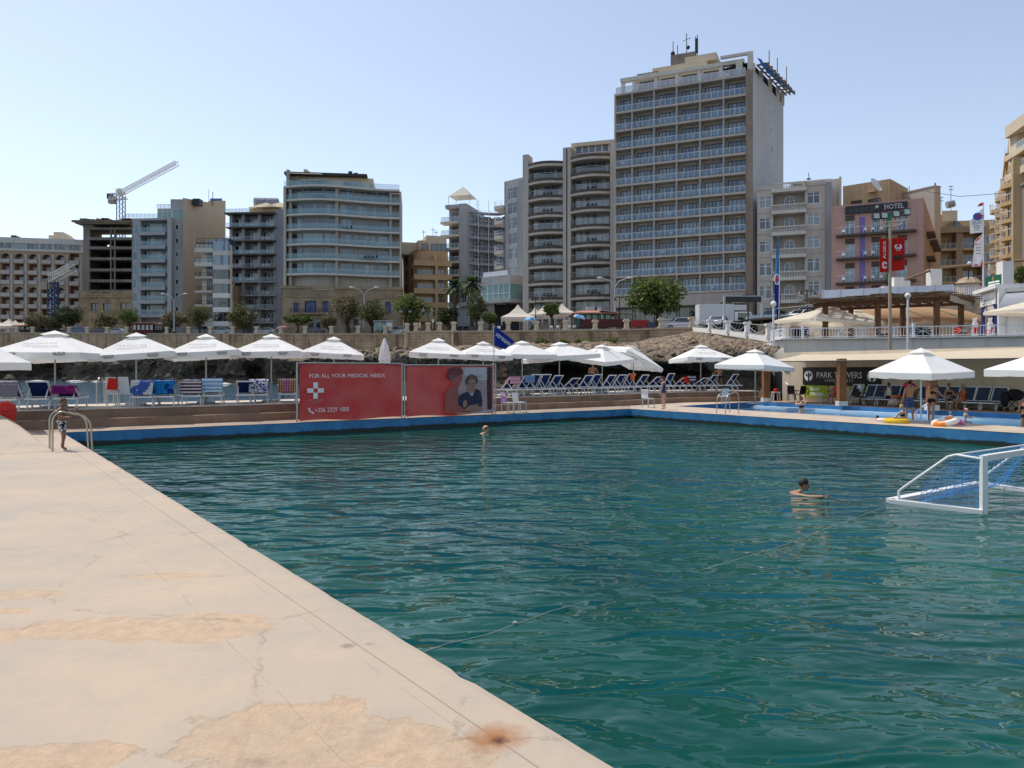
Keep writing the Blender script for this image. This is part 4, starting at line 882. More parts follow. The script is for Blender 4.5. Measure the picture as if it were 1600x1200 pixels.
def unfinished():
 b=Bld('unfinished_block','bare concrete frame under construction on top of an old stone house',130,213,208,213,8.)
 zt=b.z(165,345);zb=b.z(165,454);lv=[345,355.5,372,386.5,403.5,421,438,454]
 f=b.mb();hs=[];cols=[139,172,178.5,207]
 for k in range(1,len(lv)-1):
  for x0,x1 in((139.5,172),(179.5,206.5)):hs.append((b.a(x0),b.a(x1),b.z(165,lv[k+1])+.25,b.z(165,lv[k])-.5))
  hs.append((b.a(173.5),b.a(178),b.z(165,lv[k+1])+.35,b.z(165,lv[k])-.5))
 f.holes(0,b.W,zb-.2,b.z(165,355.5),hs,0,.6)
 for k in range(1,len(lv)):z=b.z(165,lv[k]);f.box(.1,b.W-.1,.62,9,z-.45,z)
 f.box(0,.4,0.01,9,zb,b.z(165,355.6));f.box(b.W-.4,b.W,0.01,9,zb,b.z(165,355.6));b.part(f,'concrete_frame',M_conc)
 bk=b.mb();bk.holes(0.4,b.W-.4,zb,b.z(165,372),[(b.a(150),b.a(158),b.z(150,404),b.z(150,400)),(b.a(142),b.a(146),b.z(150,379.6),b.z(150,373.5))],8.4,.3);b.part(bk,'back_wall',M_deep)
 c_=b.mb();rr=random.Random(8)
 for x in(140,147,156,163,170,178,186,193,200,206):c_.tube([(b.a(x),rr.uniform(.5,6),b.z(165,355.5)),(b.a(x)+rr.uniform(-.4,.4),rr.uniform(.5,6),zt)],.12,5)
 c_.box(-.2,2.6,.2,4,b.z(165,355.5),zt-.3);b.part(c_,'prop',M_conc)
 rf=b.mb();rf.box(-2.6,b.W,-1.2,9,zt-.5,zt);rf.box(-1.6,b.W-1,-1.,8.5,zt-1.0,zt-.51)
 for i in range(16):a=rr.uniform(-2,b.W-1);rf.box(a,a+rr.uniform(.6,2.5),-.8,2,zt,zt+rr.uniform(.15,.7))
 b.part(rf,'roof_formwork',pm('formwork_timber',(.2,.155,.11),.9,.3,.8))
 s_=b.mb();hs=[]
 for x in(149.5,168.5):hs+=[(b.a(x)-1.1,b.a(x)+1.1,b.z(165,486),b.z(165,473.5)),(b.a(x)-.9,b.a(x)+.9,b.z(165,503),b.z(165,498.5))]
 hs+=[(b.a(197)-1.4,b.a(197)+1.4,b.z(165,486),b.z(165,473)),(b.a(150)-1.1,b.a(150)+1.1,b.z(165,458.5),b.z(165,456.5)),(b.a(168)-1.1,b.a(168)+1.1,b.z(165,458.5),b.z(165,456.5))]
 s_.holes(-.5,b.W,6,zb-.21,hs,-.5,.5);s_.box(-.5,b.W,.05,9,6,zb-.22);s_.box(-.7,b.W+.1,-.8,-.504,zb-2.0,zb-1.6);s_.box(-.6,b.W,-.62,-.504,zb-6.2,zb-5.9);b.part(s_,'stone_house_front',blockmat('old_limestone',(.43,.33,.2),(.37,.28,.17),(.26,.2,.12),1,0,1.,1.1,.5,.02))
 for h in hs:b.win((h[0]+h[1])/2,h[2],h[1]-h[0],h[3]-h[2],-.1,2,1,M_brown,G_dark,.12)
 bl=b.mb();z=b.z(195,487);bl.box(b.a(181),b.a(207),-2.,-.51,z-1.6,z-.9);
 for i in range(8):a=lerp(b.a(181),b.a(206),i/7);bl.box(a,a+.25,-1.9,-1.7,z-.9,z+.2)
 bl.box(b.a(181),b.a(207),-2.,-1.6,z+.2,z+.45);b.part(bl,'stone_balcony',M_lime)
unfinished()
def arcade_hotel():
 b=Bld('arcaded_hotel','long terracotta and stone hotel with rows of arched balconies at the far left',-42,217,131,223.5,8.)
 W=b.W;zt=b.z(60,372);pw=b.a(62.5)-b.a(42.0);rows=[392,410.5,428,443.5,463,480.5,497.5,514]
 zr=[b.z(60,y)for y in rows];ab=[b.a(x)for x in(-22,-2,19,41,62,83.5,105,127)]
 w_=b.mb();w_.box(0,W,2.,14,6,zr[0]);b.part(w_,'recess_wall',M_terr)
 f=b.mb();hs=[]
 for i in range(len(ab)-1):
  for k in range(1,len(rows)):
   z0=zr[k];z1=zr[k-1]-.45;arched=k in(1,4)and i<6
   hs.append((ab[i]+.65,ab[i+1]-.65,z0,z1 if not arched else z1-.5))
 f.holes(0,W,6,zr[0],hs,0,1.99)
 for i in range(len(ab)-2):
  for k in(1,4):
   a0,a1=ab[i]+.65,ab[i+1]-.65;z1=zr[k-1]-.95;r=(a1-a0)/2;n=10;h_=min(r,1.5)
   arc=[((a0+a1)/2-r*math.cos(math.pi*j/n),z1-h_+h_*math.sin(math.pi*j/n))for j in range(n+1)]
   for side in(0,1):
    pts=arc[:n//2+1]if side==0 else arc[n//2:][::-1];cx=a0 if side==0 else a1
    for j in range(len(pts)-1):
     p,q=pts[j],pts[j+1];tri=[(cx,.02,z1),(p[0],.02,p[1]),(q[0],.02,q[1])];f.add(tri+[(p[0],1.2,p[1]),(q[0],1.2,q[1])],[[0,1,2],[1,3,4,2]]if side==0 else[[0,2,1],[1,2,4,3]])
 b.part(f,'arcade',pm('tan_render',(0.426,0.302,0.196),.85,.1,.25,streak=True))
 pr=b.mb()
 for a in ab:pr.box(a-.35,a+.35,-.35,-.004,6,zr[0]-1)
 b.part(pr,'pier',M_beige_d)
 for i in range(len(ab)-1):
  aw=ab[i+1]-ab[i]-1.3
  for k in range(1,len(rows)):
   s_=_wc.get(('pb',round(aw,1)))
   if not s_:
    mb=MB();mb.box(-aw/2-.1,aw/2+.1,-.45,-.1,-.25,.85);_wc[('pb',round(aw,1))]=s_=mb.mesh('parapet',[M_beige])
   b.put(s_,'balcony_parapet',(ab[i]+ab[i+1])/2,-.02,zr[k])
   b.win(ab[i]+.65+aw*.55,zr[k]+.02,aw*.6,2.1,1.9,2,1,M_lgrey,G_blue,.08)
 tp=b.mb();tp.box(0,W,.6,14,zr[0]+.01,zt-1.6);tp.box(-.1,W+.1,.2,14,zt-1.6,zt);tp.box(-.1,W+.1,-.3,1,zr[0]-.2,zr[0]+.35);b.part(tp,'attic',M_palewall)
 for a in[b.a(x)for x in(-32,-12,8,17+12,50,71,93,115)]:b.win(a,zr[0]+.5,3.1,2.0,.52,3,1,M_lgrey,G_win,.12,name='attic_window')
 rf=b.mb();rf.box(b.a(68),b.a(100),4,12,zt,zt+1.6);rf.box(b.a(76),b.a(92),4,12,zt+1.6,zt+2.6);rf.box(b.a(49),b.a(66),5,10,zt,zt+.7);b.part(rf,'roof_room',M_creamroof)
 r2=b.mb();r2 .box(b.a(8),b.a(16),4,8,zt,zt+1.2);b.part(r2,'roof_unit',M_dark)
arcade_hotel()
def baluster():
 b=Bld('balustraded_apartments','pale stone apartment house with central balustraded balconies and arched doors',1183,116,1289,112.5,7.)
 xa,xb=1208,1257.5;a0,a1=b.a(xa),b.a(xb);W=b.W;z0=b.z(1195,292);z1=b.z(1275,284)
 fl=[325,358.5,394.5,431,467]
 for(p,q,zt,xm)in((0,a0,z0,1196),(a1,W,z1,1271)):
  w_=b.mb();hs=[]
  hh=[(24,2.25)]*5
  for k,y in enumerate(fl):z=b.z(xm,y+(0 if xm<1220 else-7));w=1.85;c=b.a(xm);hs.append((c-w/2,c+w/2,z,z+(1.75 if k<3 else 2.0)))
  w_.holes(p,q,6,zt,hs,0,.3);w_.box(p,q,.36,12,6,zt-.01)
  for k,y in enumerate(fl):z=b.z(xm,y+(0 if xm<1220 else-7))-.55;w_.box(p-.02,q+.02,-.09,-.003,z-.18,z+.05)
  w_.box(p-.1,q+.1,-.16,-.003,zt-.5,zt+.05);b.part(w_,'wall',M_beige)
  for h in hs:b.win((h[0]+h[1])/2,h[2],h[1]-h[0],h[3]-h[2],.2,2,2,M_paint,G_win,.11)
 w_=b.mb();w_.box(a0,a1,1.5,12,6,b.z(1230,292));b.part(w_,'recess_wall',M_beige_d)
 for k in range(6):
  z=b.z(1232,296+33.8*k+(0 if k<3 else 1.5*(k-2)))-(.0);s_=b.mb();s_.box(a0-.25,a1+.25,-.55,1.5,z-.4,z);
  s_.box(a0-.15,a1+.15,-.5,-.3,z,z+.12);s_.box(a0-.2,a1+.2,-.55,-.25,z+.8,z+.97)
  m=20
  for i in range(m):a=lerp(a0,a1,(i+.5)/m);s_.lathe([(.05,z+.1),(.085,z+.3),(.05,z+.55),(.06,z+.82)],(a,-.4,0),6)
  b.part(s_,'balcony',M_palewall)
  if k:b.put(archmesh(1.5,2.5,M_paint,G_dark),'balcony_door',b.a(1233),1.44,z+.02)
 sd=b.mb();sd.box(W,b.a(1300),.1,3,6,b.z(1290,284));b.part(sd,'side_pier',M_mid)
 st=b.mb();st.box(W+.2,b.a(1316),4,14,6,b.z(1300,270));st.box(b.a(1233),b.a(1300),5,14,b.z(1250,292),b.z(1260,270));b.part(st,'set_back_storey',M_palewall)
 pl=b.mb();pl.box(b.a(1312),b.a(1316),3.6,4.,6,b.z(1300,268));b.part(pl,'chimney_stack',M_creamroof)
 an=b.mb();an.tube([(b.a(1263),6,b.z(1262,284)),(b.a(1263),6,b.z(1262,255))],.05,5);an.box(b.a(1263)-.3,b.a(1263)+.3,5.9,6.1,b.z(1262,266),b.z(1262,264));b.part(an,'aerial',M_dark)
 lv=b.mb();lv.box(b.a(1237),b.a(1252),4.85,4.99,b.z(1260,278),b.z(1260,274.5));b.part(lv,'vent_slot',M_deep)
baluster()
def pink_hotel():
 b=Bld('pink_hotel','pink hotel with purple and green stripes and a black rooftop name sign',1299,110,1443.5,104.5,7.)
 W=b.W;zt0,zt1=b.z(1299,322),b.z(1443,309);zt=zt1
 w_=b.mb();hs=[];cols=[1328,1369,1409.5];rows=[(367,346),(403.5,383),(441.5,420),(478,457)]
 for xc in cols:
  for y0,y1 in rows:c=b.a(xc);z=b.z(1328,y0);hs.append((c-.6,c+.6,z,z+2.0+.75))
 w_.holes(0,W,6,zt-.45,hs,0,.3);w_.box(0,W,.38,10,6,zt-.46);w_.box(0,W,-.02,.4,zt-.449,zt);b.part(w_,'wall',M_pink)
 for i,h in enumerate(hs):
  c=(h[0]+h[1])/2;b.win(c,h[2],1.2,2.0,.16,2,2,M_paint,G_blue,.09,name='balcony_door')
  sh=b.mb();sh.box(h[0],h[1],-.05,.2,h[2]+2.005,h[3]);b.part(sh,'shutter_box',M_brown)
 st=b.mb();st.box(b.a(1343),b.a(1351.5),-.03,-.004,6,zt-1.9);b.part(st,'purple_stripe',M_purple)
 st=b.mb();st.box(b.a(1384),b.a(1393),-.03,-.004,6,zt-1.6);b.part(st,'green_stripe',M_green)
 for k,(y0,y1)in enumerate(rows[:3]):
  z=b.z(1328,y0)-.02;s_=b.mb();s_.box(b.a(1307),b.a(1432),-1.05,-.035,z-.3,z);bal=b.part(s_,'balcony',M_brown)
  r_=b.mb();A0,A1=b.a(1308),b.a(1431);r_.tube([(A0,-.1,z+.95),(A0,-.95,z+.95),(A1,-.95,z+.95),(A1,-.1,z+.95)],.025,4)
  for i in range(40):a=lerp(A0,A1,i/39);r_.tube([(a,-.95,z),(a,-.95,z+.95)],.011,4,False)
  b.part(r_,'railing',M_lgrey,bal)
  for x in(1316,1350,1362,1375):b.put(_wc.setdefault('pch',chairset(1,4).mesh('balcony_chair',[M_paint])),'balcony_chair',b.a(x),-.6,z)
 sb=b.mb();za,zb_=b.z(1370,331.5),b.z(1370,319);sb.box(b.a(1321),b.a(1418),-.28,-.06,za,zb_);sg=b.part(sb,'sign_board',M_dark)
 up=(0,0,1);hgt=zb_-za;o=b.M@Vector((b.a(1397),-.3,(za+zb_)/2-.02));text('HOTEL',hgt*.85,plane_M(o,b.u,up),pm('pale_letters',(.6,.6,.6),.5),sg,width=b.a(1413)-b.a(1383))
 o=b.M@Vector((b.a(1345),-.3,(za+zb_)/2));text('astra',hgt*1.05,plane_M(o,b.u,up),pm('grey_letters',(.085,.085,.085),.5),sg,width=b.a(1367)-b.a(1324),shear=.35)
 sr=b.mb();c=(b.a(1370.5),(za+zb_)/2+.15)
 for(dx,dz_,r)in((0,0,.32),(1.0,-.42,.13),(1.0,.18,.13)):
  pts=[(c[0]+dx+r*(1 if j%2==0 else .45)*math.sin(j*math.pi/5),-.3,c[1]+dz_+r*(1 if j%2==0 else .45)*math.cos(j*math.pi/5))for j in range(10)];sr.add(pts,[list(range(10))])
 b.part(sr,'star',pm('pale_letters',(.6,.6,.6),.5),sg)
 pa=b.M@Vector((W+.01,0,0));pb=PX(1460,121,0);sw=MB();ze=ZY(345,121);sw.add([(pa.x,pa.y,6),(pb.x,pb.y,6),(pb.x,pb.y,zt-1.5),(pa.x,pa.y,zt)],[[0,1,2,3]]);b.part(sw,'side_wall',pm('pink_stone_flank',(.5,.31,.23),.85,.15,.4,streak=True))
 d=pb-pa;nn=Vector((d.y,-d.x,0)).normalized()
 for t_,y in((.2,367),(.5,379.5),(.78,389),(.2,405),(.2,441)):
  p=pa.lerp(pb,t_);z=ZY(y,p.y);lg=MB();lg.add([p+Vector((0,0,z)),p+d*.2+Vector((0,0,z)),p+d*.2+nn*1.+Vector((0,0,z)),p+nn*1.+Vector((0,0,z)),p+Vector((0,0,z+.45)),p+d*.2+Vector((0,0,z+.45)),p+d*.2+nn*1.+Vector((0,0,z+.45)),p+nn*1.+Vector((0,0,z+.45))],[[0,1,2,3],[7,6,5,4],[0,4,5,1],[1,5,6,2],[2,6,7,3],[3,7,4,0]]);b.part(lg,'side_ledge',M_brown)
 dw=MB();p=pa.lerp(pb,.45)+nn*.05;q=pa.lerp(pb,.75)+nn*.05;dw.add([p+Vector((0,0,ZY(422,p.y))),q+Vector((0,0,ZY(422,p.y))),q+Vector((0,0,ZY(405,p.y))),p+Vector((0,0,ZY(405,p.y)))],[[0,1,2,3]]);b.part(dw,'side_window',G_dark)
 y_=Bld('yellow_block','plain yellow rendered block with a white satellite dish above the pink hotel',1317,126,1391,121,7.)
 w_=y_.mb();z=y_.z(1380,281);hs=[(y_.a(1338)-.9,y_.a(1338)+.9,y_.z(1340,320),y_.z(1340,313)),(y_.a(1366)-1,y_.a(1366)+1,y_.z(1366,317.5),y_.z(1366,310.5))];w_.holes(0,y_.W,6,z,hs,0,.25);w_.box(0,y_.W,.3,9,6,z-.01);y_.part(w_,'wall',pm('yellow_render',(.46,.33,.2),.9,.09,.25,streak=True))
 for h in hs:y_.win((h[0]+h[1])/2,h[2],h[1]-h[0],h[3]-h[2],.15,3,1,M_brown,G_dark,.1)
 ds=y_.mb();c=Vector((y_.a(1370),-1.,y_.z(1370,292)));ax=Vector((.85,-.2,.45)).normalized();
 X=ax.cross(Vector((0,0,1))).normalized();Y=X.cross(ax);vs_=[c]
 for j in range(16):t=2*math.pi*j/16;vs_.append(c+(X*math.cos(t)+Y*math.sin(t))*1.25+ax*.35)
 ds.add(vs_,[[0,j+1,(j+1)%16+1]for j in range(16)]);ds.tube([c,c+Vector((-.2,1.2,-.8))],.06,5);ds.tube([c,c+ax*1.1],.03,4);y_.part(ds,'satellite_dish',M_paint)
 lg=y_.mb();lg.box(y_.a(1357),y_.a(1368),-.5,0,y_.z(1360,301),y_.z(1360,299.5));y_.part(lg,'ledge',M_creamroof)
 g_=Bld('beige_block','flat beige grey blank walled block behind the pink hotel',1391,128,1460,121,7.)
 w_=g_.mb();w_.box(0,g_.W,0,1.5,6,g_.z(1425,299));w_.box(-.1,g_.W+.1,-.1,1.5,g_.z(1425,299),g_.z(1425,297.5));g_.part(w_,'wall',M_beige);an=g_.mb();an.tube([(g_.a(1458),.5,g_.z(1450,299)),(g_.a(1458),.5,g_.z(1450,287))],.1,5);g_.part(an,'aerial',M_dark);an=g_.mb();an.tube([(g_.a(1408),2,g_.z(1408,301)),(g_.a(1408),2,g_.z(1408,289))],.05,5);g_.part(an,'aerial',M_dark)
pink_hotel()
def yellow_right():
 b=Bld('yellow_apartments','yellow stone apartment house with a rounded corner and roof water tank',1461,138,1572,136,7.)
 zt=b.z(1500,341);w_=b.mb();xs=[1465,1494,1502,1535]
 w_.box(0,b.W,1.6,14,6,b.z(1500,362));w_.box(b.a(1537),b.W,-.3,1.6,6,b.z(1550,350));w_.box(0,b.W,2.5,14,b.z(1500,362),zt);b.part(w_,'wall',M_yellow)
 tr=b.mb()
 for x0,x1 in((1461,1465.5),(1493,1503),(1533,1537.5)):tr.box(b.a(x0),b.a(x1),-.4,1.6,6,b.z(1500,364))
 tr.box(-.3,b.a(1537),-.8,1.6,b.z(1500,364),b.z(1500,355));b.part(tr,'stone_frame',pm('brown_stone',(.34,.245,.155),.85,.15,.4))
 for k in range(4):
  z=b.z(1480,389+25.8*k)
  for x0,x1 in((1466,1493),(1503,1533)):
   s_=b.mb();s_.box(b.a(x0),b.a(x1),-.5,1.6,z-.35,z);b.part(s_,'balcony',M_yellow);b.put(railmesh(b.a(x1)-b.a(x0),.95,'bars',M_lgrey),'railing',(b.a(x0)+b.a(x1))/2,-.4,z)
   b.win((b.a(x0)+b.a(x1))/2,z,2.1,2.1,1.5,3,1,M_paint,G_win,.08)
  for x in(1544,1557):b.win(b.a(x),z+.4,1.2,1.7,-.33,2,1,M_paint,G_win,.08)
 an=b.mb();an.box(b.a(1466)-1,b.a(1484),4,12,zt,zt+1.6);an.box(b.a(1485),b.a(1510),4,10,zt,zt+2.2);b.part(an,'roof_room',M_creamroof)
 tk=b.mb();tk.tube([(b.a(1491),3.5,zt+3.1),(b.a(1503),3.5,zt+3.4)],.65,10);b.part(tk,'water_tank',pm('tank_steel',(.3,.3,.3),.35,.1,1,metal=.6))
 lu=b.mb();n=10;c=b.a(1497);z=b.z(1497,353);lu.add([(c+1.3*math.cos(math.pi*j/n),1.55,z+1.2*math.sin(math.pi*j/n))for j in range(n+1)],[list(range(n+1))]);b.part(lu,'lunette',G_dark)
 ae=b.mb()
 for x,h in((1487,2.6),(1503,4.6)):ae.tube([(b.a(x),5,zt+2),(b.a(x),5,zt+2.4+h)],.05,5);ae.box(b.a(x)-.4,b.a(x)+.4,4.97,5.03,zt+1.6+h,zt+1.7+h);ae.box(b.a(x)-.4,b.a(x)+.4,4.97,5.03,zt+2.2+h,zt+2.3+h)
 b.part(ae,'aerial',M_dark)
 w2=Bld('white_balcony_house','tan apartment house with stacked white round balconies seen edge on',1557,122,1583,100,7.)
 w_=w2 .mb();w_.box(0,w2 .W,0,8,6,w2 .z(1557,306));w2 .part(w_,'wall',pm('tan_stone',(.5,.36,.2),.85,.15,.3))
 for k in range(6):
  for t_ in(.12,.5,.85):
   a=w2 .W*t_;z=ZY(334+24*k,122)+k*.1;s_=w2 .mb();n=8;arc=[(a-1.8+3.6*j/n,-1.1*math.sin(math.pi*j/n)-.01)for j in range(n+1)];s_.prism(arc,z-.5,z);bal=w2 .part(s_,'balcony',M_yellow)
   r_=w2 .mb();r_.tube([(*p,z+.95)for p in arc],.04,5)
   for p in arc:r_.tube([(*p,z),(*p,z+.95)],.03,4,False)
   w2 .part(r_,'railing',M_paint,bal);w2 .win(a,z,1.3,2.1,-.06,2,1,M_paint,G_win,.1)
 t=Bld('corner_tower','cream tower block cut by the right edge with deep balconies above a grey brown wall',1577,104,1700,84,7.)
 zt=t.z(1580,200);w_=t.mb();w_.box(0,t.W,1.6,12,6,zt-1);zz=t.z(1580,302);w_.box(0,t.a(1587),0.1,1.6,zz,zt-1);t.part(w_,'wall',M_creamroof)
 lo_=t.mb();lo_.box(0.3,t.W,-.3,1.59,6,zz);lo_.box(.2,t.W,-.5,1.59,zz+.001,zz+.3);t.part(lo_,'lower_wall',pm('grey_brown_render',(.27,.22,.18),.9,.12,.3,streak=True))
 for k,(y0,y1)in enumerate(((196,214),(242,250.5),(272,283))):
  za,zb_=t.z(1580,y1),t.z(1580,y0);s_=t.mb();s_.box(-.1,t.W,-.5,1.6,za,zb_);t.part(s_,'balcony',M_creamroof)
  if k:t.put(railmesh(t.W-4,.9,'glass',M_paint,G_rail),'railing',t.W/2+1,-.3,zb_)
  t.win(t.W*.55,za-2.6,t.W*.5,2.2,1.5,5,1,M_lgrey,G_dark,.1)
 sw=MB();pa=PX(1577,104,0);pb=PX(1570,128,0);sw.add([(pb.x,pb.y,6),(pa.x,pa.y,6),(pa.x,pa.y,zt),(pb.x,pb.y,zt-.3)],[[0,1,2,3]])
 for k in range(8):
  z=zt-2.9-k*3.0;p=pa.lerp(pb,.05);q=pa.lerp(pb,.95);sw.add([p+Vector((-.5,-.05,z)),q+Vector((-.6,0,z)),q+Vector((-.6,0,z+1.1)),p+Vector((-.5,-.05,z+1.1)),p+Vector((0,0,z)),q+Vector((0,0,z))],[[1,0,3,2],[0,1,5,4]])
 t.part(sw,'side_wall',M_yellow)
yellow_right()
def lattice(mb,a,b,w,n,r=.09):
 a,b=Vector(a),Vector(b);d=(b-a).normalized();up=Vector((0,0,1))if abs(d.z)<.8 else Vector((0,1,0));x=d.cross(up).normalized()*w/2;y=x.cross(d).normalized()*w/2
 cs=[(-1,-1),(1,-1),(1,1),(-1,1)]
 for c in cs:mb.beam(a+x*c[0]+y*c[1],b+x*c[0]+y*c[1],r*2)
 for i in range(n):
  p=a.lerp(b,i/n);q=a.lerp(b,(i+1)/n)
  for k in range(4):c,e=cs[k],cs[(k+1)%4];mb.beam(p+x*c[0]+y*c[1],q+x*e[0]+y*e[1],r*1.2)
def cranes():
 t=thing('tower_crane','white luffing tower crane raising its long jib above the unfinished concrete block','crane',PX(189,300,8))
 top=PT(189,306,300);m=MB();lattice(m,PX(189,300,8),top,2.3,34,.12);m.build('mast',pm('crane_blue',(.09,.14,.28),.5,.1,1),t)
 j=MB();lattice(j,PT(185,304,300),PT(277,255,288),1.5,40,.085);j.build('jib',pm('crane_white',(.66,.64,.58),.5,.08,1),t)
 cb=MB();lattice(cb,top+Vector((2,0,0)),PT(172,308,300),2.2,5,.14);cb.tube([PT(186,296,300),PT(189,306,300)],.5,8);c=PT(186,298,299.4);cb.ball(c,(1.4,.9,1.3),10,8);cb.build('machine_deck',M_paint,t)
 cw=MB();c=PT(175,311,300);cw.box(c.x-1.1,c.x+1.2,c.y-1,c.y+1,c.z-1.8,c.z+1.0);cw.build('counterweight',pm('tan_concrete',(.35,.3,.24),.9,.1,1),t)
 c2=MB();c=PT(172,306,300);c2 .box(c.x-.9,c.x+.9,c.y-.8,c.y+.8,c.z-1.2,c.z+.8);c2 .build('winch',M_dark,t)
 t=thing('tower_crane','short blue masted crane with a white jib in front of the arcaded hotel','crane',PX(83,208,8))
 m=MB();lattice(m,PX(83,208,8),PT(83,440,208),1.75,14,.16);m.build('mast',pm('crane_dark_blue',(.02,.05,.16),.5,.1,1),t)
 j=MB();lattice(j,PT(80,436,208),PT(113.5,418,204),1.9,11,.11);j.build('jib',pm('crane_white',(.66,.64,.58),.5,.08,1),t)
 c_=MB();lattice(c_,PT(84,439,208),PT(67,441,208),1.2,4,.1);c_.tube([PT(75,437,208),PT(79,428,208)],.1,4);c=PT(73.5,446,208);c_.box(c.x-1.2,c.x+1.2,c.y-1,c.y+1,c.z-1.1,c.z+.9);c_.build('counterweight',pm('tan_concrete',(.35,.3,.24),.9,.1,1),t)
cranes()
# ================================================================== SEAFRONT STREET
ORD=['first','second','third','fourth','fifth','sixth','seventh','eighth','ninth','tenth','eleventh','twelfth','thirteenth','fourteenth','fifteenth','sixteenth','seventeenth','eighteenth','nineteenth','twentieth','twenty first','twenty second','twenty third','twenty fourth','twenty fifth','twenty sixth','twenty seventh','twenty eighth','twenty ninth','thirtieth','thirty first','thirty second','thirty third']
def wall_at(x,back=.5):
 for a,b in zip(WALL,WALL[1:]):
  if a[0]<=x<=b[0]:
   t=(x-a[0])/(b[0]-a[0]);D=lerp(a[2],b[2],t);y=lerp(a[1],b[1],t);p=PT(x,y,D);p.y+=back;p.x*=(D+back)/D;return p
M_post=pm('pale_stone_post',(.58,.49,.37),.85,.12,1.2)
pm_=MB();pm_.box(-.42,.42,-.42,.42,0,.18);pm_.box(-.3,.3,-.3,.3,.181,1.0);pm_.box(-.44,.44,-.44,.44,1.001,1.22);pm_.box(-.32,.32,-.32,.32,1.221,1.34)
post_me=pm_.mesh('stone_post',[M_post]);PX_=[14,26,51,108,137,168,198,229,261,295,329,364,401,439,477,518,560,602,636,650,669,687,709,751,794,838,884,930,979,1033,1081]
posts=[]
for i,x in enumerate(PX_):
 p=wall_at(x);o=bpy.data.objects.new('stone_post',post_me);COL.objects.link(o);o.location=p+Vector((0,0,.02))
 tag(o,'%s squat pale stone post from the left along the seafront wall'%ORD[i],'post','stone posts along the promenade wall');posts.append(p)
secs=[(0,19),(19,22),(22,31)]
for k_,(i0,i1)in enumerate(secs):
 rl=MB()
 for p,q in zip(posts[i0:i1],posts[i0+1:i1]):
  for z in(.35,.7,1.0):rl.beam(p+Vector((.3,0,z)),q+Vector((-.3,0,z)),.05)
 tag(rl.build('promenade_railing',M_dark),['dark metal railing between the stone posts of the long left stretch of wall','short dark railing between the stone posts under the ochre apartments','dark metal railing between the stone posts before the tents and tallest hotel'][k_],'railing','promenade railings')
def leafmat(name,c0,c1):
 if name in _m:return _m[name]
 m,nt,n,L,b=newmat(name);_m[name]=m;g=N(nt,'NewGeometry');nz=N(nt,'TexNoise',i_Scale=.9,i_Detail=4.);L.new(g.outputs['Position'],nz.inputs['Vector'])
 c=mixc(nt,ramp(nt,math_(nt,'ADD',nz.outputs[0],math_(nt,'MULTIPLY',math_(nt,'SUBTRACT',g.outputs['Random Per Island'],.5),.5)),.3,.7),c0,c1);L.new(c,b.inputs['Base Color']);b.inputs['Roughness'].default_value=.7;b.inputs['Specular IOR Level'].default_value=.2
 tr=N(nt,'BsdfTranslucent');L.new(c,tr.inputs[0]);mx=N(nt,'MixShader',i_0=.3);L.new(b.outputs[0],mx.inputs[1]);L.new(tr.outputs[0],mx.inputs[2]);L.new(mx.outputs[0],n['Material Output'].inputs[0]);return m
M_bark=pm('bark',(.09,.065,.045),.95,.3,3,.02,10)
LEAF={'olive':leafmat('olive_leaves',(.06,.08,.03),(.19,.19,.08)),'dry':leafmat('tamarisk_leaves',(.10,.095,.05),(.27,.22,.13)),'green':leafmat('green_leaves',(.06,.10,.025),(.20,.23,.07)),'dark':leafmat('dark_leaves',(.03,.045,.02),(.10,.11,.045))}
def leaves(mb,c,r,n,s,rnd):
 for i in range(n):
  d=Vector((rnd.gauss(0,1),rnd.gauss(0,1),rnd.gauss(0,1))).normalized()*(rnd.random()**.45);p=Vector((c[0]+d.x*r[0],c[1]+d.y*r[1],c[2]+d.z*r[2]))
  a=Vector((rnd.gauss(0,1),rnd.gauss(0,1),rnd.gauss(0,.7))).normalized();b_=a.cross(Vector((rnd.gauss(0,1),rnd.gauss(0,1),rnd.gauss(0,1)))).normalized();k=s*rnd.uniform(.6,1.3)
  mb.add([p-a*k,p+b_*k*.55,p+a*k,p-b_*k*.55],[[0,1,2,3]])
def tree(label,xc,yb,yt,w,D,kind,seed,name='street_tree',trunk=.16,lumps=30,group='trees along the seafront'):
 rnd=random.Random(seed);base=PX(xc,D,ZY(yb,D));h=(yb-yt)*D/F;W=w*D/F/2
 t=thing(name,label,'tree',base,0,group);m=MB();fk=h*trunk
 m.tube([base+Vector((0,0,-.6)),base+Vector((.1,0,fk*.5)),base+Vector((-.05,0,fk))],[.28,.2,.17],7)
 cr=MB();cz=fk+(h-fk)*.5;rz=(h-fk)*.5
 for i in range(lumps):
  d=Vector((rnd.gauss(0,1),rnd.gauss(0,1),rnd.gauss(0,1))).normalized();k=rnd.uniform(.4,.9)
  c=base+Vector((d.x*W*k,d.y*W*k,cz+d.z*rz*k));lr=rnd.uniform(.28,.46)*min(W,rz*1.3)
  leaves(cr,c,(lr*1.25,lr*1.25,lr),95 if lumps<40 else 120,max(.15,.075*W),rnd)
  if i%4==0:m.tube([base+Vector((0,0,fk*.8)),base.lerp(c,.55)+Vector((0,0,fk*.2)),c],[.13,.08,.03],5)
 m.build('trunk',M_bark,t);cr.build('crown',LEAF[kind],t);return t
def Dw(x):return wall_at(x).y
tree('small round olive green tree beside the white tents at the far left',56,520,490,36,195,'dry',1)
tree('dark tree in front of the right end of the arcaded hotel',104,518,478,44,186,'dark',2)
tree('low dark bushy tree right behind the red roofed pavilion',84,519,494,30,190,'dark',3)
tree('olive tree before the old stone house under the concrete frame',166,517,489,44,178,'dry',4)
tree('bright green tree left of the red kiosk',203,516,482,32,172,'green',5)
tree('wide grey green tree under the curved grey balconies',272,518,488,44,160,'dry',6)
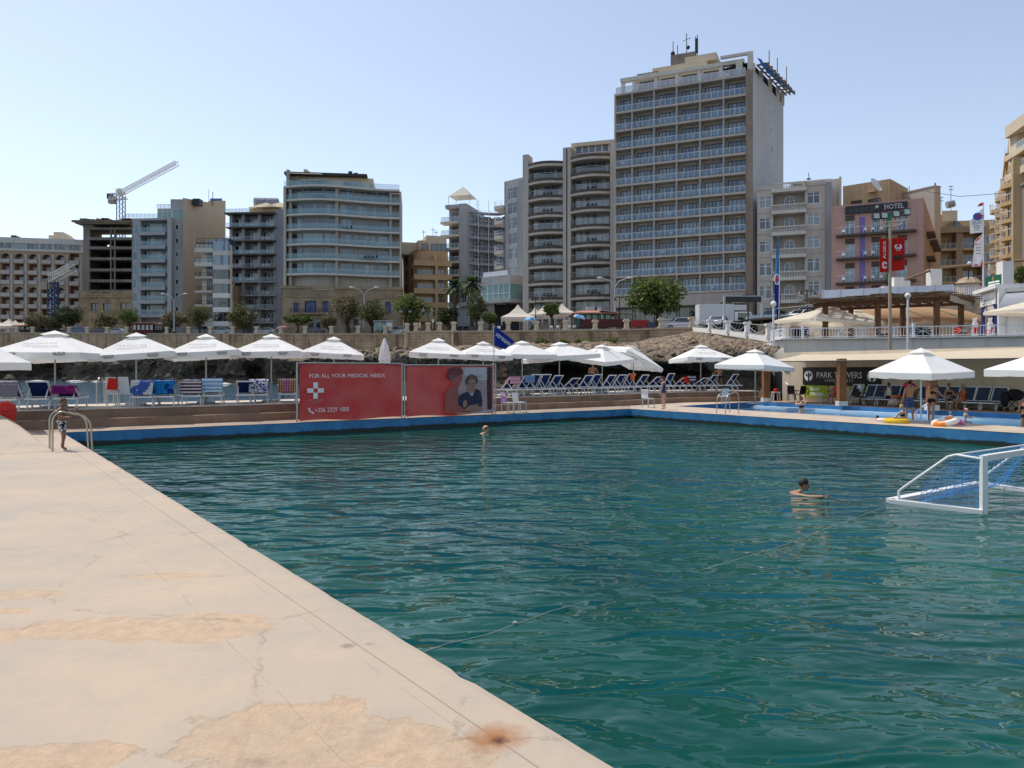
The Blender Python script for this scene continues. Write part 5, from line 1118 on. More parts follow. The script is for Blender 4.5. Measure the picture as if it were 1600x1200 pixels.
tree('tall grey green tree in front of the stepped apartments',312,519,469,36,156,'olive',7)
tree('spreading olive tree in front of the dark slab block',380,519,478,46,150,'olive',8)
tree('umbrella shaped tree with a thin trunk near the pink parasol',465,519,492,48,146,'green',9,trunk=.5)
tree('tall brownish tree hiding the middle of the blue doored stone house',543,517,457,46,138,'dry',10,lumps=34)
tree('dark rounded tree right of the tall brownish tree',581,517,470,46,136,'olive',11,lumps=30)
tree('low pale tree left of the tall brownish tree',514,518,492,26,142,'dry',12)
tree('big olive tree below the ochre apartments',640,516,459,56,132,'green',13,lumps=34)
tree('dark bushy tree under the left palm',700,514,481,32,123,'dark',14)
tree('upright greyish tree under the right palm',744,512,453,32,119,'olive',15)
tree('small bright bush beside the white gazebo',765,510,487,22,117,'green',16,name='street_bush',trunk=.2)
tree('small tree standing among the white gazebos',862,506,473,22,113,'green',17,trunk=.35)
tree('largest dense tree in front of the foot of the tallest hotel',1026,503,436,86,108,'green',18,trunk=.2,lumps=64)
tree('dark tree behind the black billboard frame',1140,503,472,40,112,'dark',19)
tree('dark shrub behind the ramp cars beside the feather flag',1207,500,482,36,105,'dark',20,name='street_bush',trunk=.15)
tree('green shrub peeping over the wall at the right edge',1597,447,415,26,84,'green',27,name='street_bush',trunk=.15)
for i,(x,y,w_,s)in enumerate(((846,542,26,21),(907,541,40,22),(950,541,32,23),(880,543,22,24))):
 D=interp(FOOT,x,1)-3;base=PX(x,D,ZY(y,D));rnd=random.Random(s);cr=MB();W=w_*D/F/2
 for j in range(18):a=rnd.uniform(0,6.28);k=rnd.uniform(0,.8);leaves(cr,base+Vector((math.cos(a)*W*k,math.sin(a)*1.2*k,rnd.uniform(.1,.8))),(W*.3,.7,.42),50,.17,rnd)
 tag(cr.build('rock_shrub',LEAF['green']),'%s low bright green shrub growing on the rocks under the seafront wall'%['leftmost','widest','rightmost','smallest'][i],'shrub','shrubs on the rocks')
def palm(label,x,yb,yc,D,seed):
 rnd=random.Random(seed);base=PX(x,D,ZY(yb,D));top=PX(x,D,ZY(yc,D));t=thing('palm_tree',label,'palm tree',base,0,'palms by the grey hotel');m=MB()
 m.tube([base,base.lerp(top,.5)+Vector((.1,0,0)),top],[.36,.3,.34],8);m.build('trunk',M_bark,t);c=MB()
 for i in range(46):
  a=rnd.uniform(0,6.28);e=rnd.uniform(-.5,1.2);ln=rnd.uniform(1.9,2.7);d=Vector((math.cos(a)*math.cos(e),math.sin(a)*math.cos(e),math.sin(e)));sd_=Vector((-math.sin(a),math.cos(a),0));pts=[top+d*ln*k/6+Vector((0,0,-.85*(k/6)**2*ln*.5))for k in range(7)]
  for k in range(6):
   w0,w1=.32*math.sin(math.pi*(k+.4)/7),.32*math.sin(math.pi*(k+1.2)/7);c.add([pts[k]-sd_*w0,pts[k]+sd_*w0,pts[k+1]+sd_*w1,pts[k+1]-sd_*w1],[[0,1,2,3]])
 c.build('crown',leafmat('palm_leaves',(.04,.07,.03),(.12,.17,.07)),t)
palm('fan palm on the left in front of the grey hotel annexe',711,510,447,124,1);palm('fan palm on the right in front of the grey hotel annexe',737,510,442,122,2)
M_lampblack=pm('lamp_black',(.03,.032,.035),.45,.1,1);M_lampglass=pm('lamp_lens',(.6,.6,.58),.3,.05,1)
def twin_lantern(label,x,yb,yt,D):
 base=PX(x,D,ZY(yb,D));h=(yb-yt)*D/F;t=thing('street_lamp',label,'street lamp',base,0,'twin lantern street lamps');m=MB()
 m.tube([base,base+Vector((0,0,.8)),base+Vector((0,0,h))],[.14,.08,.06],6);m.beam(base+Vector((-.75,0,h-.15)),base+Vector((.75,0,h-.15)),.07);m.build('pole',M_lampblack,t)
 for s in(-1,1):
  l=MB();c=base+Vector((s*.72,0,h-.55));l.mi=0;l.lathe([(.05,.45),(.12,.38),(.16,.2),(.42,.02),(.44,-.04)],c,10);l.mi=1;l.lathe([(.34,-.04),(.3,-.16),(.12,-.24),(.01,-.25)],c,10);l.build('lantern',[M_lampblack,M_lampglass],t)
for lab,x,yb,yt,D in(('twin lantern street lamp before the left of the blue doored stone house',395,519,484,147),('twin lantern street lamp below the glass balcony hotel',519,517,485,140),('twin lantern street lamp right of the ochre apartments tree',634,516,481,129),('twin lantern street lamp under the ochre apartments shop',669,515,479,124),('twin lantern street lamp at the foot of the palms',709,513,473,117),('twin lantern street lamp among the white gazebos',837,510,463,110),('twin lantern street lamp left of the largest dense tree',968,507,463,106),('twin lantern street lamp in front of the black billboard',1169,510,459,88),('twin lantern street lamp before the balustraded apartments',1261,512,452,82),('twin lantern street lamp by the dark tree at the far left',107,519,491,185),('twin lantern street lamp before the curved grey apartments',296,519,488,155)):twin_lantern(lab,x,yb,yt,D)
def road_lamp(label,x,yb,yt,D,arm):
 base=PX(x,D,ZY(yb,D));h=(yb-yt)*D/F;t=thing('road_lamp',label,'street lamp',base,0,'tall curved arm road lamps');m=MB();m.tube([base,base+Vector((0,0,h*.8))],[.14,.1],6)
 for s in arm:m.tube([base+Vector((0,0,h*.78)),base+Vector((s*.5,0,h*.92)),base+Vector((s*1.9,0,h))],.06,5)
 m.build('pole',M_lgrey,t)
 for s in arm:l=MB();c=base+Vector((s*2.2,0,h));l.ball(c,(.5,.2,.14),8,5);l.build('lamp_head',M_lampglass,t)
road_lamp('tall road lamp with two curved arms before the cream party wall',272,518,459,153,(-1,1));road_lamp('tall road lamp with two curved arms above the blue doored stone house',569,516,449,136,(-1,1));road_lamp('tall road lamp with two curved arms at the left foot of the tallest hotel',961,505,434,112,(-1,1))
M_tyre=pm('tyre_rubber',(.02,.02,.02),.9,.1,3);M_carglass=glassmat('car_glass',(.01,.012,.015),(.03,.03,.03),.03,.2);M_chrome=pm('wheel_metal',(.4,.4,.42),.35,.1,2,metal=.7)
def carpaint(n,c):
 m=pm('car_paint_'+n,c,.25,.04,1,spec=.6);m.node_tree.nodes['Principled BSDF'].inputs['Coat Weight'].default_value=.5;return m
KINDS={'hatch':(4.1,1.72,1.5,[(0,.35),(0,.72),(.12,.86),(.95,.95),(1.65,1.45),(3.0,1.5),(3.75,1.05),(4.05,.95),(4.1,.4)],[(1.08,.97),(1.72,1.40),(2.95,1.44),(3.6,1.02)]),'suv':(4.7,1.85,1.8,[(0,.4),(0,.95),(.15,1.08),(1.15,1.15),(1.75,1.72),(4.2,1.78),(4.6,1.15),(4.7,1.0),(4.7,.45)],[(1.28,1.16),(1.82,1.66),(4.1,1.7),(4.42,1.16)]),'pickup':(5.2,1.82,1.78,[(0,.45),(0,.95),(.15,1.05),(1.3,1.12),(1.95,1.72),(3.3,1.76),(3.6,1.15),(5.2,1.1),(5.2,.5)],[(1.45,1.13),(2.02,1.66),(3.22,1.68),(3.45,1.14)])}
def car(label,loc,rz,kind,paint,group='cars on the seafront road'):
 Ln_,Wd,Ht,prof,gl=KINDS[kind];t=thing('parked_car',label,'car',loc,rz,group);hw=Wd/2
 b=MB();n=len(prof);pr=[(x-Ln_/2,z)for x,z in prof]
 def yw(z):return hw*(1-.16*max(0,(z-.9))/.9)
 b.add([(x,-yw(z),z)for x,z in pr]+[(x,yw(z),z)for x,z in pr],[list(range(n)),list(range(n,2*n))[::-1]]+[[(i+1)%n,i,n+i,n+(i+1)%n]for i in range(n)]);local(b,'body',[paint],t)
 g=MB();gp=[(x-Ln_/2,z)for x,z in gl];m_=len(gp)
 for s in(-1,1):g.add([(x,s*(yw(z)+.012),z)for x,z in gp],[list(range(m_))if s<0 else list(range(m_))[::-1]])
 for(i,j,dx)in((0,1,-.03),(2,3,.03)):p,q=gp[i],gp[j];k=1 if i==0 else-1;g.add([(p[0]+dx-.1*k,-yw(p[1])*.86,p[1]+.03),(p[0]+dx-.1*k,yw(p[1])*.86,p[1]+.03),(q[0]+dx-.1*k,yw(q[1])*.86,q[1]+.03),(q[0]+dx-.1*k,-yw(q[1])*.86,q[1]+.03)],[[0,1,2,3]])
 local(g,'car_window',[M_carglass],t)
 for x in(-Ln_*.31,Ln_*.31):
  for s in(-1,1):
   w_=MB();w_.mi=0;r=.33 if kind=='hatch' else .37;w_.tube([(x,s*(hw-.2),r),(x,s*(hw+.02),r)],r,14);w_.mi=1;w_.tube([(x,s*(hw+.015),r),(x,s*(hw+.03),r)],r*.6,10);local(w_,'wheel',[M_tyre,M_chrome],t)
 for s in(-1,1):l=MB();l.box(-Ln_/2-.02,-Ln_/2+.15,s*hw*.55,s*hw*.95,.68,.82);local(l,'headlight',[M_lampglass],t);l=MB();l.box(Ln_/2-.1,Ln_/2+.02,s*hw*.6,s*hw*.95,.75,.95);local(l,'tail_light',[pm('tail_red',(.3,.01,.01),.3)],t)
 return t
wht=carpaint('white',(.75,.76,.78));slv=carpaint('silver',(.42,.45,.5));drk=carpaint('dark',(.03,.033,.04));gry=carpaint('grey',(.2,.21,.22));blu=carpaint('blue',(.03,.08,.2));red=carpaint('red',(.25,.02,.02))
def road_car(label,x,back,kind,paint,rz=0.):p=wall_at(x,back);car(label,p+Vector((0,0,-.03)),rz,kind,paint)
for lab,x,bk,kd,pt in(('dark hatchback half hidden before the red kiosk tree',248,7,'hatch',drk),('white topped car behind the sixth gap right of the kiosk',312,7,'suv',gry),('silver hatchback below the black glazed stepped block',346,7,'hatch',slv),('dark hatchback below the dark slab block',384,7,'hatch',drk),('light car with dark windows below the dark slab block entrance',415,7,'hatch',slv),('dark car in front of the stone house left door',490,7,'hatch',drk),('white hatchback beside the bus shelter',620,6,'hatch',wht),('blue van like car right of the dark tree at the far left',121,8,'suv',blu),('dark car before the old stone house',152,8,'hatch',drk),('silver car behind the wall by the old stone house tree',182,8,'hatch',slv)):road_car(lab,x,bk,kd,pt)
car('white off roader parked at the end of the block wall',PX(1062,103,7.15),R(2),'suv',wht)
car('white hatchback seen from behind at the top of the ramp',PX(1122,92,6.9),R(60),'hatch',wht)
car('silver pickup truck facing left on the ramp road',PX(1203,92,7.35),R(-6),'pickup',slv)
car('pale estate car behind the pickup truck',PX(1252,98,8.1),R(35),'hatch',wht)
car('silver people carrier highest on the ramp behind the terrace umbrella',PX(1262,103,8.6),R(20),'suv',slv)
tk=thing('box_truck','white box truck parked behind the ramp railing','truck',PX(1122,100,7.0));m=MB();c=PX(1117,100,7.0)
m.box(c.x-2.3,c.x+2.2,c.y-1.1,c.y+1.1,7.8,10.4);m.box(c.x+2.21,c.x+3.8,c.y-1.,c.y+1.,9.6,10.3);m.build('cargo_box',pm('truck_white',(.62,.62,.62),.5,.06,1),tk)
m=MB();m.slab([(c.x+2.3,c.y-1,7.3),(c.x+5.0,c.y-1,7.3),(c.x+5.0,c.y-1,8.3),(c.x+4.3,c.y-1,9.4),(c.x+2.3,c.y-1,9.4)],(0,2,0));m.build('cab',wht,tk)
m=MB();m.slab([(c.x+2.7,c.y-1.02,8.35),(c.x+4.7,c.y-1.02,8.35),(c.x+4.2,c.y-1.02,9.25),(c.x+2.7,c.y-1.02,9.25)],(0,.015,0));m.build('cab_window',M_carglass,tk)
for dx in(-1.2,3.6):m=MB();m.tube([(c.x+dx,c.y-1.1,7.4),(c.x+dx,c.y-.8,7.4)],.45,14);m.build('wheel',M_tyre,tk)
M_tent=clothmat('tent_cloth',(.78,.70,.60),trans=.25);M_wood=pm('stained_timber',(.17,.085,.04),.75,.25,2);M_wood2=pm('grey_timber',(.22,.14,.085),.8,.25,2)
def gazebo(label,x,yb,ye,yt,w,D,group='white peaked tents'):
 base=PX(x,D,ZY(yb,D));hw=w*D/F/2;ze=ZY(ye,D);zt=ZY(yt,D);t=thing('tent',label,'tent',base,0,group);c=MB();q=[(base.x-hw,base.y-hw),(base.x+hw,base.y-hw),(base.x+hw,base.y+hw),(base.x-hw,base.y+hw)];rows=[(1,ze-.35),(1.0,ze),(.55,lerp(ze,zt,.28)),(.2,lerp(ze,zt,.68)),(.02,zt)]
 vs_=[(base.x+(p[0]-base.x)*k,base.y+(p[1]-base.y)*k,z)for k,z in rows for p in q];c.add(vs_,[[i*4+j,i*4+(j+1)%4,(i+1)*4+(j+1)%4,(i+1)*4+j]for i in range(len(rows)-1)for j in range(4)]);c.build('canopy',M_tent,t)
 for p in q:l=MB();l.tube([(base.x+(p[0]-base.x)*.96,base.y+(p[1]-base.y)*.96,base.z),(base.x+(p[0]-base.x)*.96,base.y+(p[1]-base.y)*.96,ze)],.05,5);l.build('leg',M_paint,t)
gazebo('large white peaked tent beside the small bright bush',809,508,497,476,52,117);gazebo('small white peaked tent between two larger white tents',836,508,492,480,24,121);gazebo('white peaked tent left of the green kiosk',878,507,490,474,40,116);gazebo('white peaked tent behind the small tree',850,507,491,477,38,122)
gazebo('white peaked tent second from the left edge',14,519,510,498,30,200);gazebo('white peaked tent at the left edge with its corner cut off',-4,519,510,500,26,204);gazebo('small white peaked tent between the left pavilion and the hotel',24,519,509,500,20,205);gazebo('white peaked tent touching the red roofed pavilion',42,519,508,500,22,204)
def pavilion(name,label,x0,x1,yb,ye,yt,D,wallm,roofm,dp=5,over=1.2):
 p0,p1=PX(x0,D,ZY(yb,D)),PX(x1,D,ZY(yb,D));ze,zt=ZY(ye,D),ZY(yt,D);cx=(p0 .x+p1 .x)/2;t=thing(name,label,'kiosk',Vector((cx,D,p0 .z)));w_=MB();w_.box(p0 .x,p1 .x,D,D+dp,p0 .z,ze);w_.build('wall',wallm,t)
 r=MB();a=[(p0 .x-over,D-over),(p1 .x+over,D-over),(p1 .x+over,D+dp+over),(p0 .x-over,D+dp+over)];i_=(p1 .x-p0 .x)*.35;b_=[(cx-i_,D+dp*.45),(cx+i_,D+dp*.45),(cx+i_,D+dp*.55),(cx-i_,D+dp*.55)]
 r.add([(*p,ze)for p in a]+[(*p,zt)for p in b_]+[(*p,ze-.15)for p in a],[[0,1,5,4],[1,2,6,5],[2,3,7,6],[3,0,4,7],[4,5,6,7],[8,9,1,0],[9,10,2,1],[10,11,3,2],[11,8,0,3],[11,10,9,8]]);r.build('roof',roofm,t)
 n=5
 for i in range(n):w_=MB();a0=lerp(p0 .x,p1 .x,(i+.18)/n);a1=lerp(p0 .x,p1 .x,(i+.82)/n);w_.box(a0,a1,D-.05,D-.01,lerp(p0 .z,ze,.35),lerp(p0 .z,ze,.85));w_.build('window',M_carglass if name!='red_kiosk' else pm('kiosk_panel',(.5,.48,.45),.6),t)
 return t
M_tileroof=pm('faded_red_roof',(.44,.20,.14),.8,.15,1);M_redk=pm('dark_red_timber',(.11,.02,.02),.7,.2,1)
pavilion('pavilion','long low pavilion with a faded red roof beside the white tents at the far left',30,76,519,508.5,505,196,M_deep,M_tileroof)
k=pavilion('red_kiosk','dark red timber kiosk with pale panels in front of the curved grey apartments',207,240,521,505,503,160,M_redk,M_redk,5,.5)
k2=pavilion('open_shed','low open dark red shelter joined to the red kiosk',242,254,521,506,504.5,160,M_deep,M_tileroof,4,.4)
pavilion('green_kiosk','green timber kiosk with a faded red hipped roof',904,955,510,489,483,110,pm('green_timber',(.06,.20,.16),.7,.2,1),M_tileroof,6,1.0)
hv=MB();p=PX(924,112,ZY(484,112));hv.box(p.x-.6,p.x+.6,p.y+1,p.y+2,p.z-.4,p.z+.5);hv.tube([(p.x+1.4,p.y+1.5,p.z-.4),(p.x+1.4,p.y+1.5,p.z+.5)],.35,8);tag(hv.build('roof_vent',M_lgrey),'grey extractor cowls on the roof of the green kiosk','vent')
lt=MB();p=PX(960,109,ZY(507,109));lt.slab([(p.x-2,p.y,p.z+2.0),(p.x+3.5,p.y,p.z+1.4),(p.x+3.5,p.y+3,p.z+1.5),(p.x-2,p.y+3,p.z+2.1)],(0,0,.08));
for dx in(-1.8,3.3):lt.tube([(p.x+dx,p.y+.2,p.z),(p.x+dx,p.y+.2,p.z+1.6)],.06,5)
tag(lt.build('lean_to',M_palewall),'pale sloping lean to roof beside the green kiosk','canopy')
fp_=MB();D=108;fp_.box(PX(905,D,0).x,PX(985,D,0).x,D-.6,D-.5,ZY(512,D),ZY(499,D));tag(fp_.build('timber_fence',M_redk),'low dark red fence in front of the green kiosk','fence')
for lab,x0,x1,y0,y1,D,col in(('red advertising board behind the wall by the largest tree',987,1014,500,511,107,(.45,.03,.03)),('white advertising board left of the off roader',1038,1051,498,503,105,(.6,.6,.6)),('orange brown board below the white board left of the off roader',1039,1050,503.5,509,105.2,(.3,.1,.05)),('grey blue board under the red advertising board',1013,1024,503,511,106.5,(.08,.1,.2))):
 b_=MB();p0,p1=PX(x0,D,ZY(y1,D)),PX(x1,D,ZY(y0,D));b_.box(p0 .x,p1 .x,D,D+.08,p0 .z,p1 .z);b_.box(p0 .x+.1,p0 .x+.2,D+.02,D+.06,p0 .z-1,p0 .z);b_.box(p1 .x-.2,p1 .x-.1,D+.02,D+.06,p0 .z-1,p0 .z);tag(b_.build('advert_board',pm('board_%d'%x0,col,.6)),lab,'sign')
bs=thing('bus_shelter','glass bus shelter with white advert panels in front of the blue doored house','bus shelter',PX(600,133,ZY(518,133)));D=133;m=MB()
for x in(585,594,604,613):m.box(PX(x,D,0).x-.06,PX(x,D,0).x+.06,D,D+.12,ZY(518,D),ZY(502,D))
m.box(PX(583,D,0).x,PX(615,D,0).x,D-.3,D+1.6,ZY(502,D),ZY(501,D));m.build('frame',M_lgrey,bs);m=MB();m.box(PX(605,D,0).x,PX(612.5,D,0).x,D-.1,D-.05,ZY(516,D),ZY(504,D));m.build('advert_panel',M_white,bs);m=MB();m.quad(PX(585,D+.05,ZY(516,D)),PX(604,D+.05,ZY(516,D)),PX(604,D+.05,ZY(504,D)),PX(585,D+.05,ZY(504,D)));m.build('glass_panel',G_green,bs)
bb=thing('billboard','black billboard on a tall grey frame above the ramp','billboard',PX(1161,86,6.3));D=86;m=MB()
for x in(1132,1191):m.box(PX(x,D,0).x-.1,PX(x,D,0).x+.1,D,D+.2,6.0,ZY(462,D))
m.box(PX(1132,D,0).x+.1,PX(1191,D,0).x-.1,D,D+.2,ZY(463.2,D),ZY(462,D));m.build('frame',M_lgrey,bb);m=MB();m.box(PX(1133.5,D,0).x,PX(1189.5,D,0).x,D+.02,D+.15,ZY(472,D),ZY(463.4,D));m.build('panel',M_dark,bb)
fd=MB();D=100;p0,p1=PX(1090,D,ZY(506,D)),PX(1098,D,ZY(483,D));fd.box(p0 .x,p1 .x,D,D+.1,p0 .z,p1 .z);tag(fd.build('poster_stand',pm('poster_brown',(.2,.13,.09),.6,.5,2)),'upright brown poster stand left of the box truck','sign')
def beach_umbrella(label,x,yb,yt,D,w,cols,rz=0.,tilt=0.):
 base=PX(x,D,ZY(yb,D));t=thing('parasol',label,'parasol',base);h=(yb-yt)*D/F;r=w*D/F/2;m=MB();tl=Matrix.Rotation(tilt,3,'Y');tp=Vector((0,0,h))
 m.tube([base,base+Vector((0,0,h*.75)),base+Vector((0,0,h*.75))+tl@Vector((0,0,h*.25))],.04,5);m.build('pole',M_paint,t);c=MB();n=16;ap=base+Vector((0,0,h*.75))+tl@Vector((0,0,h*.25))
 for j in range(n):
  c.mi=(j//2)%len(cols)
  for k in range(3):
   def P_(a,q):rr=r*math.sin(q*math.pi/2);return ap+tl@Vector((rr*math.cos(a),rr*math.sin(a),-r*.55*(1-math.cos(q*math.pi/2))))
   a0,a1=2*math.pi*j/n,2*math.pi*(j+1)/n;q0,q1=k/3,(k+1)/3;c.quad(P_(a0,q0),P_(a0,q1),P_(a1,q1),P_(a1,q0))
 c.build('canopy',cols,t)
beach_umbrella('pink parasol on the promenade above the seafront wall',441,520,509,146,17,[clothmat('pink_cloth',(.7,.3,.36),trans=.2)]);
beach_umbrella('blue parasol standing upright in front of the white tents',828,512,495,110,21,[clothmat('sky_cloth',(.12,.38,.7),trans=.2),clothmat('pale_sky_cloth',(.5,.65,.8),trans=.2)]);beach_umbrella('tilted blue and white parasol left of the green kiosk',906,511,492,108,22,[clothmat('pale_sky_cloth',(.5,.65,.8)),clothmat('sky_cloth',(.12,.38,.7))],tilt=.35)
def closed_parasol(label,x,yb,yt,D,w):
 base=PX(x,D,ZY(yb,D));h=(yb-yt)*D/F;t=thing('closed_parasol',label,'parasol',base);m=MB();m.tube([base,base+Vector((0,0,h*.4))],.04,5);m.build('pole',M_paint,t);c=MB();r=w*D/F/2;c.lathe([(r,h*.3),(r*.8,h*.5),(r*.55,h*.8),(.04,h)],base,9);c.build('canopy',M_tent,t)
closed_parasol('closed white parasol below the ochre apartments',656,516,503,122,5)
for i,x in enumerate((772,780,860,872,890,897)):
 p=wall_at(x,2.2);c=chairset(1,i);c.v=[v+p-Vector((.2,0,0))for v in c.v];tag(c.build('cafe_chair',M_white),'%s white cafe chair from the left behind the seafront wall by the tents'%ORD[i],'chair','white cafe chairs on the promenade')
sg=MB();D=112;p0,p1=PX(675,122,ZY(504,122)),PX(678,122,ZY(499,122));sg.box(p0 .x,p1 .x,122,122.05,p0 .z,p1 .z);sg.tube([PX(676.5,122.03,ZY(514,122)),PX(676.5,122.03,ZY(504,122))],.04,5);tag(sg.build('road_sign',M_white),'small white road sign on a pole below the ochre apartments','sign')
# ================================================================== POOLSIDE
def ray_line(x,poly):
 k=(x-CX)/F
 for a,b in zip(poly,poly[1:]):
  d=b-a;den=d.x-k*d.y
  if abs(den)<1e-9:continue
  t=(k*a.y-a.x)/den
  if-.001<=t<=1.001:return a+d*t
 return None
def deck_at(x,off):p=ray_line(x,offs(STEP,off));return Vector((p.x,p.y,.6))
M_canvas=clothmat('parasol_canvas',(.9,.88,.84),trans=.22);M_canvasw=clothmat('cream_canvas',(.78,.71,.58),trans=.35)
M_grey_txt=pm('grey_print',(.42,.42,.43),.8);M_dark_txt=pm('dark_print',(.08,.08,.085),.8);M_white_txt=pm('white_print',(.82,.82,.8),.7);M_pole=pm('parasol_pole',(.42,.40,.36),.45,.08,2,metal=.3)
def canopy_mb(hw,rise,val,sag=.05,seed=0,droop=(0,0,0,0),vent=True):
 """square pyramid canopy, apex at z=0, with a hanging valance and a small vent cap"""
 mb=MB();mb.smooth=False;n=6;cs=[(-hw,-hw),(hw,-hw),(hw,hw),(-hw,hw)];rnd=random.Random(seed)
 for k in range(4):
  a,b=Vector((*cs[k],-rise-droop[k])),Vector((*cs[(k+1)%4],-rise-droop[(k+1)%4]));rows=[]
  for i in range(n+1):
   t=i/n;row=[]
   for j in range(n+1):
    e=a.lerp(b,j/n);p=e*t;s=math.sin(math.pi*j/n)*math.sin(math.pi*min(1,t*.8))*sag;p.z-=s*(1 if t<1 else .6);row.append(p)
   rows.append(row)
  for i in range(1,n):
   for j in range(n):mb.quad(rows[i][j],rows[i+1][j],rows[i+1][j+1],rows[i][j+1])if True else 0
  for j in range(n):mb.quad(rows[0][0],rows[1][j],rows[1][j+1])
  for j in range(n):
   p,q=rows[n][j],rows[n][j+1];o=Vector((0,0,-val+rnd.uniform(-.02,.02)));o2=Vector((0,0,-val+rnd.uniform(-.02,.02)));mb.quad(p,p+o,q+o2,q)
 if vent:
  v=.24*hw;mb.add([(-v,-v,-rise*.2+.05),(v,-v,-rise*.2+.05),(v,v,-rise*.2+.05),(-v,v,-rise*.2+.05),(0,0,.06)],[[0,1,4],[1,2,4],[2,3,4],[3,0,4]])
 return mb
def parasol(label,loc,rz,hw,h,rise,val=.22,letters=True,mat=None,droop=(0,0,0,0),tilt=(0,0),seed=0,pole=None,group='white square parasols'):
 rq=random.Random(seed*7+1);droop=tuple(d+rq.uniform(-.03,.1)*hw*.6 for d in droop);tilt=(tilt[0]+rq.uniform(-2,2),tilt[1]+rq.uniform(-2.5,2.5));t=thing('parasol',label,'parasol',loc,rz,group);T=Matrix.Translation((0,0,h))@Matrix.Rotation(R(tilt[0]),4,'X')@Matrix.Rotation(R(tilt[1]),4,'Y')
 m=MB();m.tube([(0,0,0),(0,0,h-.05)],.03 if hw<2 else .05,8);local(m,'pole',[pole or M_pole],t)
 b=MB();b.box(-.3,.3,-.3,.3,0,.07);local(b,'base',[M_lgrey],t)
 c=canopy_mb(hw,rise,val,.03,seed,droop);c.v=[T@v for v in c.v];co=local(c,'canopy',[mat or M_canvas],t)
 r=MB()
 for x,y,d in((-hw,-hw,droop[0]),(hw,-hw,droop[1]),(hw,hw,droop[2]),(-hw,hw,droop[3]),(0,-hw,0),(hw,0,0),(0,hw,0),(-hw,0,0)):r.tube([T@Vector((x*.06,y*.06,-rise*.06-.08)),T@Vector((x*.97,y*.97,(-rise-d)*.97-.09))],.012,4,False);r.tube([Vector((0,0,h-rise*1.15)),T@Vector((x*.5,y*.5,(-rise-d)*.5-.07))],.01,4,False)
 local(r,'ribs',[M_pole],t)
 if letters:
  ROOT['tmp']=Vector((0,0,0));sl=math.atan2(rise,hw);up=Vector((0,math.cos(sl),math.sin(sl)));nrm=Vector((0,-math.sin(sl),math.cos(sl)))
  def on(f,x,up_=.0):return Vector((x,-hw*f,-rise*f))+nrm*.03
  save=ROOT[t.name];ROOT[t.name]=Vector((0,0,0))
  text('MAGNUM',.2,T@plane_M(on(.67,-.02*hw),(1,0,0),up),M_grey_txt,t,width=hw*.72)
  text('MAGNUM',.2,T@plane_M(Vector((-hw*.52,-hw-.035,-rise-val*.55)),(1,0,0),(0,0,1)),M_dark_txt,t,width=hw*.26)
  text('MAGNUM',.2,T@plane_M(Vector((hw*.55,-hw-.035,-rise-val*.55)),(1,0,0),(0,0,1)),M_dark_txt,t,width=hw*.26)
  ROOT[t.name]=save
 return t
def deck_parasol(label,x,ytip,w,off,rz,**k):
 p=deck_at(x,off);p.x=(x-CX)/F*p.y;h=ZY(ytip,p.y)-.6;hw=w*p.y/F/2*k.pop('wk',.93);rise=k.pop('rise',.28)*hw*2;return parasol(label,p,R(rz),hw,h,rise,**k)
deck_parasol('large white parasol nearest the deck, first full one from the left, lettered front',86,519,140,2.4,6,seed=1,rise=.25)
deck_parasol('white parasol second from the left showing its cream underside',213,522,122,2.5,16,seed=2,rise=.25)
deck_parasol('white parasol third from the left above the striped towel lounger',322,524,112,2.6,14,seed=3,rise=.25)
deck_parasol('white parasol fourth from the left just before the red banners',424,524,108,2.7,5,seed=4,rise=.25)
deck_parasol('white parasol behind the left red banner',522,528,96,2.8,8,seed=5,rise=.25)
deck_parasol('white parasol standing above the right red banner',685,530,94,3.0,6,seed=6,rise=.25)
deck_parasol('white parasol partly behind the blue pennant flag',755,535,84,3.2,14,seed=7,rise=.25)
deck_parasol('white parasol just right of the blue pennant flag',816,534,88,3.1,22,seed=8,rise=.23,letters=False)
deck_parasol('windblown white parasol with its left edge lifted over the sun loungers',874,536,96,3.0,30,letters=False,seed=9,tilt=(0,-6),rise=.22)
deck_parasol('windblown white parasol with its front corner hanging down',941,540,98,2.8,45,letters=False,seed=10,droop=(.35,0,0,0),wk=.74,rise=.24)
deck_parasol('white parasol tipped steeply to the right by the wind',990,542,84,3.0,30,letters=False,seed=11,tilt=(6,24),rise=.22)
deck_parasol('white parasol in front of the dark cave mouth',1095,540,82,2.6,10,seed=12,rise=.25)
p=V2(GP(1180,631));parasol('white parasol overlapping the left end of the shade awning',Vector((p.x,p.y,0)),R(40),1.55,ZY(547,p.y),.85,letters=False,seed=13)
p=V2(GP(1439,660));parasol('biggest white parasol standing at the edge of the paddling pool',Vector((p.x,p.y,0)),R(28),1.22,ZY(546,p.y),.80,letters=False,mat=M_canvas,seed=14,pole=pm('pale_blue_pole',(.5,.6,.72),.4))
p=V2(GP(1654,668));parasol('white parasol cut off by the right edge of the view',Vector((p.x,p.y,0)),R(20),1.5,ZY(541,p.y),.66,letters=False,seed=15)
p=deck_at(20,2.2);p=Vector(((-28-CX)/F*(p.y-2.4),p.y-2.4,.6));parasol('cream white parasol whose right corner pokes in at the left edge',p,R(35),1.2,ZY(533,p.y)-.6,.62,letters=False,seed=16)
p=deck_at(601,1.0);p.x=(601-CX)/F*p.y;t=thing('closed_parasol','tall closed white parasol rising behind the left red banner','parasol',p);m=MB();h=ZY(529,p.y)-.6
m.tube([(0,0,0),(0,0,h-.1)],.03,8);local(m,'pole',[M_pole],t);c=MB();rr=random.Random(4)
prof=[(.26,h*.36),(.25,h*.45),(.2,h*.62),(.22,h*.66),(.15,h*.85),(.05,h*.99),(.01,h)];n=20
